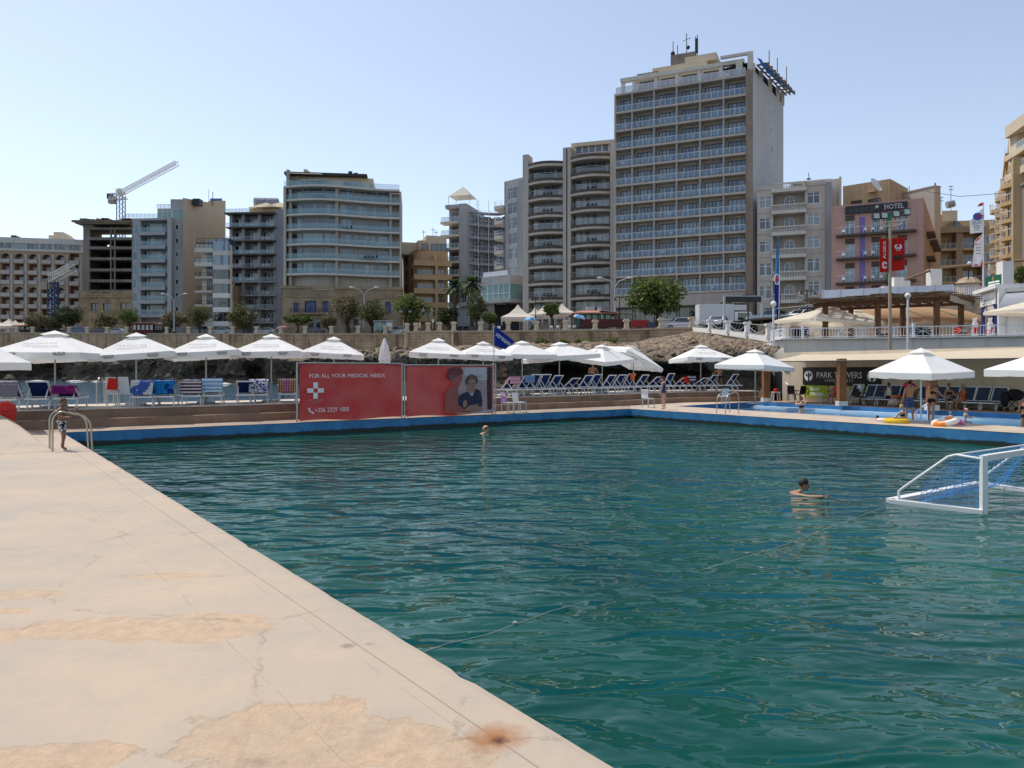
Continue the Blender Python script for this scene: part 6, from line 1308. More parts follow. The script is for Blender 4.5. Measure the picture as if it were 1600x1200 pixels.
vs_=[(r*(1+.22*(j%2)*(1 if i<5 else 0))*math.cos(2*math.pi*j/n),r*(1+.22*(j%2)*(1 if i<5 else 0))*math.sin(2*math.pi*j/n),z)for i,(r,z)in enumerate(prof)for j in range(n)]
c.add(vs_,[[i*n+j,i*n+(j+1)%n,(i+1)*n+(j+1)%n,(i+1)*n+j]for i in range(len(prof)-1)for j in range(n)]);local(c,'canopy',[M_canvas],t)
M_lframe=pm('lounger_white',(.74,.74,.73),.45,.05,2);M_navy=clothmat('navy_sling',(.012,.028,.13));M_navy2=clothmat('slate_sling',(.05,.075,.13))
_lg={}
def lounger(label,loc,rz,ang=55,mesh=None,group='sun loungers on the deck over the sea'):
 mesh=mesh or M_navy;key=(ang,mesh.name);t=thing('sun_lounger',label,'sun lounger',loc,rz,group)
 if key not in _lg:
  fr=MB()
  for s in(-1,1):fr.beam((s*.32,-1.0,.34),(s*.32,.95,.34),.05,.06)
  fr.beam((-.32,-1.0,.34),(.32,-1.0,.34),.05);fr.beam((-.32,.95,.34),(.32,.95,.34),.05);fr.beam((-.3,.2,.34),(.3,.2,.34),.04)
  seat=MB();seat.box(-.29,.29,-.97,.2,.362,.376)
  c,s_=math.cos(R(ang)),math.sin(R(ang));L_b=.82;bk=MB();bk.mi=0
  for s in(-1,1):bk.beam((s*.31,.2,.37),(s*.31,.2+c*L_b,.37+s_*L_b),.05,.05)
  bk.beam((-.335,.2+c*L_b,.37+s_*L_b),(.335,.2+c*L_b,.37+s_*L_b),.05,.05);bk.beam((-.31,.23,.40),(.31,.23,.40),.04)
  for s in(-1,1):bk.beam((s*.27,.2+c*L_b*.6,.36+s_*L_b*.6),(s*.27,min(.95,.2+c*L_b*.6+.35),.35),.03)
  bk.mi=1;o=.012;bk.slab([(-.285,.2+c*.05,.37+s_*.05),(.285,.2+c*.05,.37+s_*.05),(.285,.2+c*L_b*.95,.37+s_*L_b*.95),(-.285,.2+c*L_b*.95,.37+s_*L_b*.95)],(0,-s_*o,c*o))
  leg=MB();leg.beam((0,-.06,0),(0,.08,.33),.045,.05);leg2=MB();leg2 .beam((0,.06,0),(0,-.08,.33),.045,.05)
  _lg[key]=[fr.mesh('frame',[M_lframe]),seat.mesh('seat',[mesh]),bk.mesh('backrest',[M_lframe,mesh]),leg.mesh('leg',[M_lframe]),leg2 .mesh('leg',[M_lframe])]
 a=_lg[key];local(a[0],'frame',None,t);local(a[1],'seat',None,t);local(a[2],'backrest',None,t)
 for x,y,m_ in((-.32,-.75,3),(.32,-.75,3),(-.32,.65,4),(.32,.65,4)):local(a[m_],'leg',None,t,(x,y,0))
 return t
def towel(label,loc,rz,ang,mat,w=.66,front=.5,back_=.35,name='towel',L_b=.84):
 """towel draped over the top of a raised backrest"""
 c,s_=math.cos(R(ang)),math.sin(R(ang));tp=Vector((0,.2+c*L_b,.37+s_*L_b));mb=MB();mb.smooth=True;nx,ny=8,10;rr=random.Random(hash(label)%999);rows=[]
 nrm=Vector((0,-s_,c));
 for j in range(ny+1):
  u=j/ny*(front+back_)-back_;row=[]
  for i in range(nx+1):
   x=(i/nx-.5)*w+math.sin(j*.9+i)*.006
   if u>=0:p=tp+Vector((0,-c*u,-s_*u))+nrm*(.05+.008*math.sin(i*1.7+j))
   else:p=tp+Vector((0,.06+.01*math.sin(i*2.1),u))+nrm*.03
   row.append(Vector((x,p.y,p.z)))
  rows.append(row)
 for j in range(ny):
  for i in range(nx):mb.quad(rows[j][i],rows[j][i+1],rows[j+1][i+1],rows[j+1][i])
 o=bpy.data.objects.new(name,mb.mesh(name,[mat]));COL.objects.link(o);o.location=loc;o.rotation_euler=(0,0,rz);md=o.modifiers.new('thickness','SOLIDIFY');md.thickness=.012;return tag(o,label,'towel')
TW={'grey':clothmat('grey_towel',(.2,.2,.27)),'purple':clothmat('purple_towel',(.16,.015,.14),(.3,.03,.16),'blotch',7),'print':clothmat('printed_towel',(.62,.62,.62),(.06,.12,.4),'blotch',5),'blue':clothmat('blue_towel',(.015,.2,.5),(.01,.05,.25),'blotch',4),'bands':clothmat('dark_banded_towel',(.65,.55,.55),(.02,.015,.04),'stripe',2.6),'sky':clothmat('light_blue_striped_towel',(.22,.42,.66),(.6,.7,.8),'stripe',2.2),'leaf':clothmat('blue_print_towel',(.6,.62,.64),(.03,.06,.25),'blotch',14),'multi':clothmat('multi_striped_towel',(.55,.35,.12),(.2,.05,.25),'stripex',3.5),'pink':clothmat('pink_towel',(.55,.25,.36),(.65,.4,.5),'stripe',2),'orange':clothmat('orange_towel',(.75,.15,.05)),'denim':clothmat('pale_denim_towel',(.16,.28,.48)),'lilac':clothmat('lilac_towel',(.42,.2,.55),(.16,.03,.2),'blotch',9),'white':clothmat('white_towel',(.72,.74,.82)),'red':clothmat('red_towel',(.6,.03,.02)),'navy':clothmat('navy_towel',(.02,.035,.12),(.5,.5,.55),'stripe',2)}
TH=R(197)
def left_lounger(label,x,ang,tw=None,twl=None,off=1.9,th=TH):
 ang=ang*.62+2
 p=deck_at(x,off);p.x=(x-CX)/F*p.y;lounger(label,p,th,ang);
 if tw:towel(twl,p,th,ang,TW[tw],.72,.5,.5 if ang>30 else .28)
left_lounger('sun lounger at the left edge under a grey towel with a hatted sunbather',22,62,'grey','grey blue towel over the lounger of the hatted sunbather')
left_lounger('sun lounger with a bare navy back above the boy at the ladder',69,64)
left_lounger('low reclined sun lounger under the purple towel',111,40,'purple','purple and magenta towel over the low lounger behind the boy')
left_lounger('sun lounger covered by the white printed towel',228,60,'print','white towel with blue and orange print beside the plastic chairs')
left_lounger('sun lounger covered by the bright blue towel',260,62,'blue','bright blue towel on the lounger under the second parasol')
left_lounger('sun lounger under the dark banded towel',302,60,'bands','dark towel with pink bands on the lounger under the third parasol')
left_lounger('sun lounger under the light blue striped towel',334,66,'sky','light blue towel with white stripes right of the third parasol pole')
left_lounger('bare navy backed sun lounger left of the fourth parasol pole',385,56)
left_lounger('sun lounger under the white and blue printed towel by the fourth parasol',405,60,'leaf','white towel with a dark blue print by the fourth parasol pole')
left_lounger('sun lounger with the multicolour striped towel next to the left banner',449,62,'multi','multicolour striped towel next to the left end of the banners')
TR=R(226)
for i,(x,ang,tw,lab,tl)in enumerate(((791,50,'pink','sun lounger under the pink towel just right of the banners','pink striped towel on the lounger right of the banners'),(815,56,'denim','sun lounger under the pale denim blue towel','pale denim blue towel on the second lounger right of the banners'),(829,66,None,'upright navy sun lounger just right of the pale denim towel',0),(845,66,None,'upright navy sun lounger second to the right of the pale denim towel',0),(862,58,None,'navy sun lounger left of the lowest reclined one',0),(886,42,None,'lowest reclined navy sun lounger below the lifted parasol',0),(910,58,None,'navy sun lounger just left of the bare backed man',0),(925,64,None,'navy sun lounger directly in front of the bare backed man',0),(946,58,None,'navy sun lounger under the drooping parasol corner',0),(962,60,None,'navy sun lounger left of the orange towel',0),(978,66,'orange','sun lounger with the orange towel hung on its corner','orange towel hung over the corner of a navy lounger'),(998,58,None,'navy sun lounger right of the orange towel',0),(1017,44,None,'low navy sun lounger left of the woman standing in a blue swimsuit',0),(1041,68,None,'upright sun lounger right behind the standing woman in the blue swimsuit',0),(1058,40,'red','sun lounger under the bright red towel','bright red towel on a lounger by the cave mouth'),(1068,48,'navy','sun lounger under the blue and white striped towel','blue and white striped towel right of the red towel'),(1088,36,None,'nearly flat sun lounger left of the bending woman',0),(1106,54,None,'navy sun lounger just left of the woman in black bikini bottoms',0),(1139,60,None,'blue sun lounger right of the woman in black bikini bottoms',0))):
 p=deck_at(x,1.7);p.x=(x-5-CX)/F*p.y;ang*=.88;lounger(lab,p,TR,ang)
 if tw:towel(tl,p,TR,ang,TW[tw],.7 if tw!='orange' else .4)
TS=math.atan2(-.8,.58)
def terr_at(x,d):
 ln=[back(B_-uf*8,d),back(Cp,d)];p=ray_line(x,[V2(q)for q in ln]);return Vector((p.x,p.y,0))
for x,lab in((1333,'slate blue lounger right of the seated person in red'),(1356,'slate blue lounger behind the black armchair with a white bag'),(1370,'slate blue lounger left of the man in the white vest'),(1392,'slate blue lounger under the man in the white vest'),(1409,'slate blue lounger behind the person bending in pink'),(1441,'slate blue lounger behind the tall man in checked shorts'),(1464,'slate blue lounger left of the two talking women'),(1482,'slate blue lounger under the woman in the dark bikini'),(1507,'slate blue lounger under the woman in the orange swimsuit'),(1530,'empty slate blue lounger right of the two talking women'),(1556,'empty slate blue lounger next to the pushchair')):
 p=terr_at(x,2.6);lounger(lab,p,TS,58,M_navy2,'slate loungers along the sign wall')
def chair(label,loc,rz,mat,arms=False,legs=M_lgrey,group=None,tallback=.88,name='chair'):
 t=thing(name,label,'chair',loc,rz,group);s=MB();s.box(-.22,.22,-.22,.22,.43,.46);local(s,'seat',[mat],t);b=MB();b.slab([(-.21,.2,.47),(.21,.2,.47),(.2,.3,tallback),(-.2,.3,tallback)],(0,.02,.005));local(b,'backrest',[mat],t)
 for x in(-.2,.2):
  for y in(-.2,.2):l=MB();l.beam((x,y*1.1,0),(x,y,.43),.03);local(l,'leg',[legs],t)
  if arms:a=MB();a.beam((x*1.15,-.2,.44),(x*1.15,-.2,.66),.03);a.beam((x*1.15,-.22,.66),(x*1.15,.25,.66),.04);local(a,'armrest',[mat],t)
 return t
M_plast=pm('white_plastic',(.72,.73,.74),.4,.04,2)
def cop(x,y,z=0):p=GP(x,y,z);return Vector((p.x,p.y,z))
chair('white chair with a lilac towel on its back beside the right banner',cop(794,645),R(128),M_plast);towel('lilac towel over the white chair beside the right banner',cop(794,645)+Vector((0,0,.1)),R(128),85,TW['lilac'],.42,.1,.42,L_b=.43)
chair('bare white chair right of the chair with the lilac towel',cop(812,644),R(128),M_plast)
chair('white chair with a white towel left of the standing woman',cop(1013,636.5),R(128),M_plast);towel('white towel over the chair left of the standing woman',cop(1013,636.5)+Vector((0,0,.1)),R(128),85,TW['white'],.44,.1,.42,L_b=.43)
chair('white chair behind the pool ladder on the right',cop(1129,632),R(200),M_plast,name='chair')
for i,(x,tl)in enumerate(((182,'white plastic armchair with a red bag left of the printed towel'),(201,'white plastic armchair right of the one with a red bag'))):
 p=deck_at(x,1.6);p.x=(x-CX)/F*p.y;chair(tl,p,R(170),M_plast,True,M_plast,None,1.05)
p=deck_at(184,1.6);p.x=(184-CX)/F*p.y-0;b_=MB();b_.slab([(-.17,0,.62),(.2,0,.6),(.19,0,1.0),(-.1,0,1.02)],(0,-.06,0));b_.v=[Matrix.Rotation(R(-8),3,'Z')@v+p+Vector((0,-.38,0))for v in b_.v];tag(b_.build('bag',TW['red']),'red and white bag hanging on the back of a white plastic armchair','bag')
for x,lab in((1237,'black armchair left of the sign wall corner'),(1250,'black armchair under the start of the sign')):p=terr_at(x,2.2);chair(lab,p,R(150)if x<1245 else R(200),pm('black_rattan',(.018,.018,.018),.6,.2,8),True,pm('black_rattan',(.018,.018,.018),.6),None,.95)
p=terr_at(1309,2.3);chair('black armchair under the seated person in red',p,TS,pm('black_rattan',(.018,.018,.018),.6),True,pm('black_rattan',(.018,.018,.018),.6),None,.85)
p=terr_at(1344,1.5);chair('black armchair with a white bag right of the terrace post',p,R(110),pm('black_rattan',(.018,.018,.018),.6),True,pm('black_rattan',(.018,.018,.018),.6),None,.9)
b_=MB();b_.ball(p+Vector((.05,.15,.92)),(.14,.16,.22),10,8);tag(b_.build('bag',TW['white']),'white bag hung over the back of the black armchair','bag')
p=terr_at(1288,2.2);t=thing('side_table','low white plastic table left of the person in red','table',p);m=MB();m.box(-.35,.35,-.25,.25,.42,.46);local(m,'tabletop',[M_plast],t)
for x in(-.3,.3):
 for y in(-.2,.2):l=MB();l.beam((x,y,0),(x,y,.42),.05);local(l,'leg',[M_plast],t)
p=terr_at(1212,2.0);t=thing('stacked_stools','white plastic stools with a red item by the terrace corner','stool',p);m=MB()
for x in(-.2,.2):
 for y in(-.2,.2):m.beam((x,y,0),(x*.8,y*.8,.5),.05)
m.box(-.22,.22,-.22,.22,.5,.55);local(m,'stool',[M_plast],t);b_=MB();b_.ball((0,0,.66),(.16,.14,.1),8,6);local(b_,'red_cushion',[TW['red']],t)
def banner(label,A,B,ztop,ncol,mats,seed):
 d=(B-A);W=d.length;u=d.normalized();t=thing('banner',label,'banner',A.lerp(B,.5));mb=MB();mb.smooth=True;nx,nz=36,16;nn=Vector((u.y,-u.x,0))
 for i in range(nx+1):
  for j in range(nz+1):
   f,g=i/nx,j/nz;wv=((noise.noise((f*3+seed,g*1.5,0))-.8)*.07+(noise.noise((f*11+seed,g*4+f*5,2))-.8)*.022)*math.sin(math.pi*min(1,f*1.02))**.4
   mb.v.append(A+u*(W*f)+nn*wv+Vector((0,0,lerp(.03+.03*math.sin(f*9),ztop+.02*math.sin(f*7+seed),g))))
 for i in range(nx):
  for j in range(nz):a=i*(nz+1)+j;mb.f.append([a,a+nz+1,a+nz+2,a+1]);mb.m.append(0);mb.sm.append(True)
 mb.build('printed_sheet',mats,t);return t,u,nn,W
def redprint(name,gx,seed):
 m,nt,n,L,b=newmat(name);g=N(nt,'NewGeometry');nz=N(nt,'TexNoise',i_Scale=.8,i_Detail=6.);L.new(g.outputs['Position'],nz.inputs['Vector'])
 n2=N(nt,'TexNoise',i_Scale=60.,i_Detail=2.);L.new(g.outputs['Position'],n2 .inputs['Vector'])
 c=mixc(nt,ramp(nt,nz.outputs[0],.35,.68),(.36,.025,.03),(.40,.10,.085));c=mixc(nt,math_(nt,'MULTIPLY',n2 .outputs[0],.4),c,(.42,.09,.09));L.new(c,b.inputs['Base Color']);b.inputs['Roughness'].default_value=.75
 tr=N(nt,'BsdfTranslucent');L.new(c,tr.inputs[0]);mx=N(nt,'MixShader',i_0=.25);L.new(b.outputs[0],mx.inputs[1]);L.new(tr.outputs[0],mx.inputs[2]);L.new(mx.outputs[0],n['Material Output'].inputs[0]);return m
M_redb=redprint('red_banner_print',0,0)
def front(x,o=.2):p=ray_line(x,[L_+nb*o,C_+nb*o]);return Vector((p.x,p.y,0))
A1,B1=front(468),front(627);ht1=ZY(568,A1 .y)
bn,u,nn,W=banner('red fabric banner with a white cross and phone number on the far pool edge',A1,B1,ht1-.0,1,[M_redb],1)
off_=nn*.02
def at(A,u,W,ht,f,g):return A+u*(W*f)+off_+Vector((0,0,ht*g))
Z_=Vector((0,0,1))
text('FOR ALL YOUR MEDICAL NEEDS',.2,plane_M(at(A1,u,W,ht1,.455,.785),u,Z_),M_white_txt,bn,width=W*.735)
text('+356 2329 1000',.24,plane_M(at(A1,u,W,ht1,.30,.19),u,Z_),M_white_txt,bn,width=W*.325)
text('SAINT JAMES',.1,plane_M(at(A1,u,W,ht1,.145,.365),u,Z_),pm('pale_red_print',(.55,.3,.28),.7),bn,width=W*.14)
text('HOSPITAL',.06,plane_M(at(A1,u,W,ht1,.145,.325),u,Z_),pm('pale_red_print',(.55,.3,.28),.7),bn,width=W*.075)
cx_=MB();o=at(A1,u,W,ht1,.145,.535)
for dx,dz_,w_,h_ in((0,.19,.085,.11),(0,-.19,.085,.11),(-.2,0,.12,.08),(.2,0,.12,.08)):cx_.slab([o+u*(dx-w_)+Z_*(dz_-h_),o+u*(dx+w_)+Z_*(dz_-h_),o+u*(dx+w_)+Z_*(dz_+h_),o+u*(dx-w_)+Z_*(dz_+h_)],nn*.006)
cx_.build('cross_emblem',M_white_txt,bn);ph=MB();o=at(A1,u,W,ht1,.105,.19);ph.tube([o+u*-.08+Z_*.1,o+u*-.07+Z_*-.02,o+u*.08+Z_*-.1],[.05,.03,.05],6);ph.build('handset_emblem',M_white_txt,bn)
A2,B2=front(635),front(770);ht2=ZY(571,A2 .y)
bn2,u2,nn2,W2=banner('red fabric banner with a faded photograph of a man in a blue jacket',A2,B2,ht2,1,[M_redb],7)
pic=MB();mats=[pm('print_greypink',(.42,.30,.31),.75,.15,2),pm('print_dusky',(.16,.05,.05),.75,.2,2),pm('print_rose',(.36,.11,.09),.75,.15,2),pm('print_navy',(.035,.035,.07),.75,.25,4),pm('print_skin',(.36,.2,.16),.75,.15,6),pm('print_hair',(.11,.075,.06),.75,.3,9),pm('print_darkframe',(.07,.035,.04),.75,.2,3),pm('print_pale',(.5,.46,.5),.75,.15,3)]
def shape(mi,pts,lift):pic.mi=mi;pic.quad(*[A2+u2*(W2*f)+nn2*(.012+lift*.006)+Z_*(ht2*g)for f,g in pts])
shape(0,[(.56,.03),(.99,.03),(.99,.97),(.62,.97),(.58,.6)],0);shape(7,[(.63,.72),(.93,.70),(.93,.965),(.66,.965)],1);shape(6,[(.93,.1),(.985,.1),(.985,.97),(.92,.97)],1)
shape(1,[(.44,.80),(.46,.93),(.52,.97),(.60,.965),(.635,.9),(.63,.82),(.56,.78),(.5,.74),(.47,.7)],2);shape(2,[(.5,.74),(.62,.83),(.625,.72),(.6,.64),(.585,.58),(.54,.6),(.5,.64)],3);shape(2,[(.43,.06),(.42,.4),(.48,.58),(.56,.6),(.585,.4),(.58,.2),(.75,.12),(.72,.05)],2)
shape(3,[(.575,.22),(.58,.38),(.62,.44),(.68,.47),(.73,.5),(.80,.53),(.845,.48),(.865,.3),(.86,.18),(.75,.12),(.64,.14)],4);shape(4,[(.695,.46),(.685,.6),(.69,.7),(.73,.75),(.775,.74),(.79,.66),(.785,.56),(.765,.47),(.73,.43)],5);shape(5,[(.665,.62),(.66,.72),(.69,.8),(.74,.83),(.79,.79),(.81,.7),(.80,.62),(.785,.66),(.77,.72),(.73,.74),(.695,.71),(.69,.64)],6)
for f in(.712,.758):shape(5,[(f-.014,.625),(f+.014,.625),(f+.012,.645),(f-.012,.645)],7)
shape(1,[(.722,.515),(.755,.515),(.75,.527),(.727,.527)],7);shape(1,[(.733,.56),(.748,.56),(.742,.61)],7);shape(7,[(.695,.46),(.73,.43),(.765,.47),(.74,.38)],5)
shape(4,[(.64,.1),(.70,.19),(.80,.22),(.86,.17),(.87,.11),(.78,.07)],8);shape(4,[(.625,.18),(.63,.27),(.65,.31),(.67,.3),(.68,.2),(.65,.15)],8);shape(3,[(.80,.2),(.84,.19),(.845,.165),(.805,.175)],9)
shape(7,[(.6,.02),(.99,.06),(.99,.1),(.78,.05)],8)
pic.build('picture',mats,bn2)
text('CARE AT OUR CORE',.16,plane_M(A2+u2*(W2*.66)+nn2*.09+Z_*(ht2*.775),u2,Z_),pm('faded_print',(.36,.2,.19),.7),bn2,width=W2*.40,mirror=True)
fr=thing('tube_stand','grey scaffold tube frame holding the two red banners','stand',A1 .lerp(B2,.5));m=MB()
for q,h in((A1-u*.07,ht1+.05),(B1+u*.06,ht1),(A2-u2*.05,ht2+.05),(B2+u2*.05,ht2+.12)):m.tube([q-nn*.06+Vector((0,0,0)),q-nn*.06+Vector((0,0,h))],.035,6)
for a,b_,h in((A1,B1,ht1),(A2,B2,ht2)):m.tube([a-nn*.06+Z_*(h+.02),b_-nn*.06+Z_*(h+.02)],.03,6)
m.tube([B1-nn*.06+Z_*(ht1+.02),A2-nn*.06+Z_*(ht2+.02)],.03,6)
q=B2+u2*.18-nn*.05
for h in(.2,.55,.9,1.25,1.6):m.tube([B2+u2*.05-nn*.06+Z_*h,q+Z_*(h+.18)],.018,5)
m.tube([q,q+Z_*(ht2+.1)],.03,6);m.build('tubes',pm('galvanised_tube',(.45,.44,.42),.4,.15,4,metal=.5),fr)
p0=cop(772,643.5);p0=Vector(((771.5-CX)/F*p0 .y,p0 .y+.15,0));fl=thing('pennant_flag','triangular royal blue pennant with white lettering on a thin pole by the banners','flag',p0);m=MB();zt=ZY(508,p0 .y);m.tube([p0,Vector((p0 .x,p0 .y,zt+.05))],.02,6);m.build('pole',M_pole,fl)
c=MB();c.smooth=True;zb=ZY(540,p0 .y);e=Vector((p0 .x+34*p0 .y/F,p0 .y+.2,ZY(546,p0 .y)));n=12;tipz=ZY(534,p0 .y);tipx=p0 .x+33*p0 .y/F
for i in range(n):
 def edge(k):f=k/n;w_=math.sin(f*6)*.07;return(Vector((lerp(p0 .x,tipx,f),p0 .y+w_,lerp(zt,tipz,f))),Vector((lerp(p0 .x,p0 .x+18*p0 .y/F,f),p0 .y+w_,lerp(zb,ZY(546,p0 .y),f)))if True else 0)
 a,b_=edge(i),edge(i+1);c.quad(a[1],b_[1],b_[0],a[0])
c.build('cloth',clothmat('royal_blue_cloth',(.012,.03,.22),trans=.2),fl)
o=Vector((p0 .x+15*p0 .y/F,p0 .y-.12,ZY(530,p0 .y)));text('stream',.3,plane_M(o,(math.cos(R(-38)),0,math.sin(R(-38))),(math.sin(R(38)),0,math.cos(R(38)))),M_white_txt,fl,width=.78)
M_steel=pm('ladder_steel',(.45,.40,.33),.3,.1,3,metal=.75)
def ladder(label,pa,pb,din,hgt,dip=.9,group=None):
 """two hand rails rising from the deck and curving over the edge"""
 t=thing('pool_ladder',label,'ladder',(pa+pb)/2,0,group)
 for p in(pa,pb):
  m=MB();pts=[p,p+Z_*hgt*.72];
  for k in range(1,8):a=math.pi*.5*k/7;pts.append(p+Z_*(hgt*.72+hgt*.28*math.sin(a))+din*(.22*(1-math.cos(a))))
  pts+=[p+din*.5+Z_*(hgt*.93)]
  for k in range(1,6):a=math.pi*.5*k/5;pts.append(p+din*(.5+.36*math.sin(a))+Z_*(hgt*.93-.34*(1-math.cos(a))))
  pts.append(p+din*.95+Z_*-dip);m.tube(pts,.022,8);m.build('handrail',M_steel,t)
 for z in(-.25,-.55):m=MB();a,b_=pa+din*.93+Z_*z,pb+din*.93+Z_*z;m.slab([a-din*.05,b_-din*.05,b_+din*.05,a+din*.05],(0,0,.03));m.build('tread',pm('blue_tread',(.05,.22,.5),.5),t)
inn=Vector((-(-dl.y),-dl.x,0));inn=Vector((dl.y,-dl.x,0));inn=inn if inn.x>0 else-inn
qa=cop(78,701);ladder('steel pool ladder at the left edge beside the boy',cop(77.5,701.5),cop(82,705.5),inn*.92,.92)
ri=Vector((dr.y,-dr.x,0));ri=ri if ri.x<0 else-ri
ladder('steel pool ladder on the right side of the pool',cop(1127,645.5)-ri*.55,cop(1142,647)-ri*.5,ri*.95,.95)
p=deck_at(152,4.2);t=thing('sea_ladder','small steel ladder hoop at the sea edge left of the plastic chairs','ladder',p);m=MB()
for dx in(0,.35):q=Vector(((151-CX)/F*p.y+dx,p.y,.6));m.tube([q,q+Vector((0,.02,.8)),q+Vector((.02,.15,1.0)),q+Vector((.02,.35,.98)),q+Vector((.02,.5,.7)),q+Vector((.02,.55,-1))],.025,7)
m.build('handrails',M_steel,t)
p=Vector(((9-CX)/F*23.25,23.25,.03));t=thing('litter_bin','red domed litter bin beyond the end of the left deck','bin',p);M_redp=pm('red_plastic',(.55,.025,.015),.45,.05,2);m=MB();m.lathe([(.22,0),(.27,.55),(.28,.62),(.26,.63)],p,20);m.build('body',M_redp,t);m=MB();m.lathe([(.285,.63),(.29,.68),(.25,.82),(.13,.9),(.03,.93),(0,.93)],p,20);m.build('lid',M_redp,t)
m=MB();q=p+Vector((.12,-.275,.38));X_=Vector((.9,.4,0)).normalized();
m.tube([q+X_*(.06*math.cos(a))+Z_*.06*math.sin(a)for a in[i*.5 for i in range(12)]],.012,5);m.build('emblem',M_white_txt,t)
e3=Vector((ef.x,ef.y,0)).normalized();T_=cop(1391,785.5,WZ);Pf=cop(1537,803,WZ);T_.z=Pf.z=WZ;wd=3.0;dv=(T_-Pf);gl=thing('water_polo_goal','white floating water polo goal with a blue net','goal',Pf)
PfR=Pf+e3*wd;TR_=T_+e3*(wd+.5);m=MB();M_goal=pm('goal_white',(.72,.71,.68),.45,.08,3)
for a,b_ in((T_,Pf),(T_,TR_),(PfR,TR_)):m.beam(a+Z_*.02,b_+Z_*.02,.16,.1)
m.build('float_base',M_goal,gl);ph=.95
for q in(Pf,PfR):m=MB();m.beam(q,q+Z_*ph,.09,.09);m.build('post',M_goal,gl)
m=MB();m.beam(Pf+Z_*(ph-.04)+e3*.045,PfR+Z_*(ph-.04)-e3*.045,.09,.1);m.build('crossbar',M_goal,gl)
for q0,q1 in((Pf,T_),(PfR,TR_)):
 m=MB();dvv=q1-q0;m.tube([q1-dvv*.1+Z_*.05,q1-dvv*.1+Z_*.22,q1-dvv*.16+Z_*.3,q0+dvv*.36+Z_*(ph-.06),q0+dvv*.28+Z_*(ph-.02),q0+Z_*(ph-.06)],.024,7);m.build('side_stay',M_goal,gl)
top0,top1=Pf+dv*.32+Z_*(ph-.03),PfR+(TR_-PfR)*.32+Z_*(ph-.03);m=MB();m.tube([top0,top1],.018,6);m.build('rear_bar',M_goal,gl)
net=MB();ny,nx=11,30;rr=random.Random(6)
lowA,lowB=T_+dv*-.3+Z_*.05,TR_+(TR_-PfR)*-.3+Z_*.05
def back_net(f,g):p=top0 .lerp(top1,f).lerp(lowA.lerp(lowB,f),g);return p+Vector((0,0,-.16*math.sin(math.pi*g)*(1+.3*math.sin(f*11))))+e3*.03*math.sin(g*9+f*20)
def side_net(f,g,q0,q1):
 tp_=q0 .lerp(q1,f*.66)+Z_*(ph-.08 if f<.5 else lerp(ph-.08,.35,(f-.5)/.5));lo_=q0 .lerp(q1,f*.66)+Z_*.02;return tp_.lerp(lo_,g)+e3*.05*math.sin(math.pi*g)*math.sin(f*7)
def top_net(f,g):return(Pf+Z_*(ph-.03)).lerp(PfR+Z_*(ph-.03),f).lerp(top0 .lerp(top1,f),g)+Vector((0,0,-.04*math.sin(math.pi*g)))
def grid(fn,a,b_,r=.005):
 for i in range(a+1):net.tube([fn(i/a,j/b_)for j in range(b_+1)],r,3,False)
 for j in range(b_+1):net.tube([fn(i/a,j/b_)for i in range(a+1)],r,3,False)
grid(back_net,25,10);grid(top_net,25,3);grid(lambda f,g:side_net(f,g,Pf,T_),9,10);grid(lambda f,g:side_net(f,g,PfR,TR_),9,10)
net.build('net',pm('blue_net_cord',(.07,.27,.6),.6),gl)
rp=MB();pts=[cop(x,y,WZ+(.003 if x<900 or x>1200 else-.004))for x,y in((652,1022),(700,1006),(760,991),(805,975),(860,956),(940,932),(1040,906),(1140,878),(1230,850),(1310,818),(1390,790))];pts=[p+Vector((0,0,.005*math.sin(i*2)))for i,p in enumerate(pts)]
fine=[]
for a,b_ in zip(pts,pts[1:]):fine+=[a.lerp(b_,k/4)+Vector((math.sin(k)*.01,0,0))for k in range(4)]
rp.tube(fine+[pts[-1]],.0036,5);rp.ball(pts[3]+Z_*.01,(.025,.02,.02),8,6);tag(rp.build('rope',pm('white_rope',(.33,.36,.33),.8,.2,20)),'thin white rope floating across the pool from the deck to the goal','rope')
# ================================================================== RESTAURANT TERRACE AND BEACH CLUB AT THE RIGHT
M_render=pm('pale_render',(.66,.62,.56),.85,.1,.35,streak=True);M_cream=pm('cream_wall_paint',(.66,.56,.42),.85,.1,.4,streak=True)
M_ston=blockmat('pale_stone_blocks',(.52,.42,.31),(.45,.36,.26),(.33,.26,.18),1,0,1.,.9,.45,.02)
TZ=4.2
w0,w1=back(B_-uf*1.0,3.6),back(Cp,3.6);w0=V2(w0);w1=V2(w1);q=Vector((uf.y,-uf.x));q=q if q.x>0 else-q
sw_=thing('sign_wall','cream wall behind the shaded loungers carrying the supermarket sign','wall',(w0 .x,w0 .y,0));m=MB();m.prism([w0,w1,w1+q*.3,w0+q*.3],-.1,3.0)
l0=w0+q*9+uf*-2.;m.prism([w0,w0+q*.3,l0+uf*.3,l0],-.1,3.0);m.build('wall_face',M_cream,sw_)
m=MB();m.box(0,0,0,0,0,0);m=MB();pA,pB=w0-q*.02+uf*.2,w0-q*.02+uf*.55;m.slab([(pA.x,pA.y,1.75),(pB.x,pB.y,1.75),(pB.x,pB.y,1.95),(pA.x,pA.y,1.95)],(-q.x*.02,-q.y*.02,0));m.build('number_plate',M_dark,sw_)
m=MB();m.tube([(w0 .x+uf.x*.35-q.x*.1,w0 .y+uf.y*.35-q.y*.1,1.1),(w0 .x+uf.x*.75-q.x*.3,w0 .y+uf.y*.75-q.y*.3,.95)],.05,6);m.build('shower_head',M_white,sw_)
u3=Vector((uf.x,uf.y,0));nw=Vector((-q.x,-q.y,0))
def wall_pt(x,d=.0):p=ray_line(x,[w0-uf*6-q*d,w1-q*d]);return Vector((p.x,p.y,0))
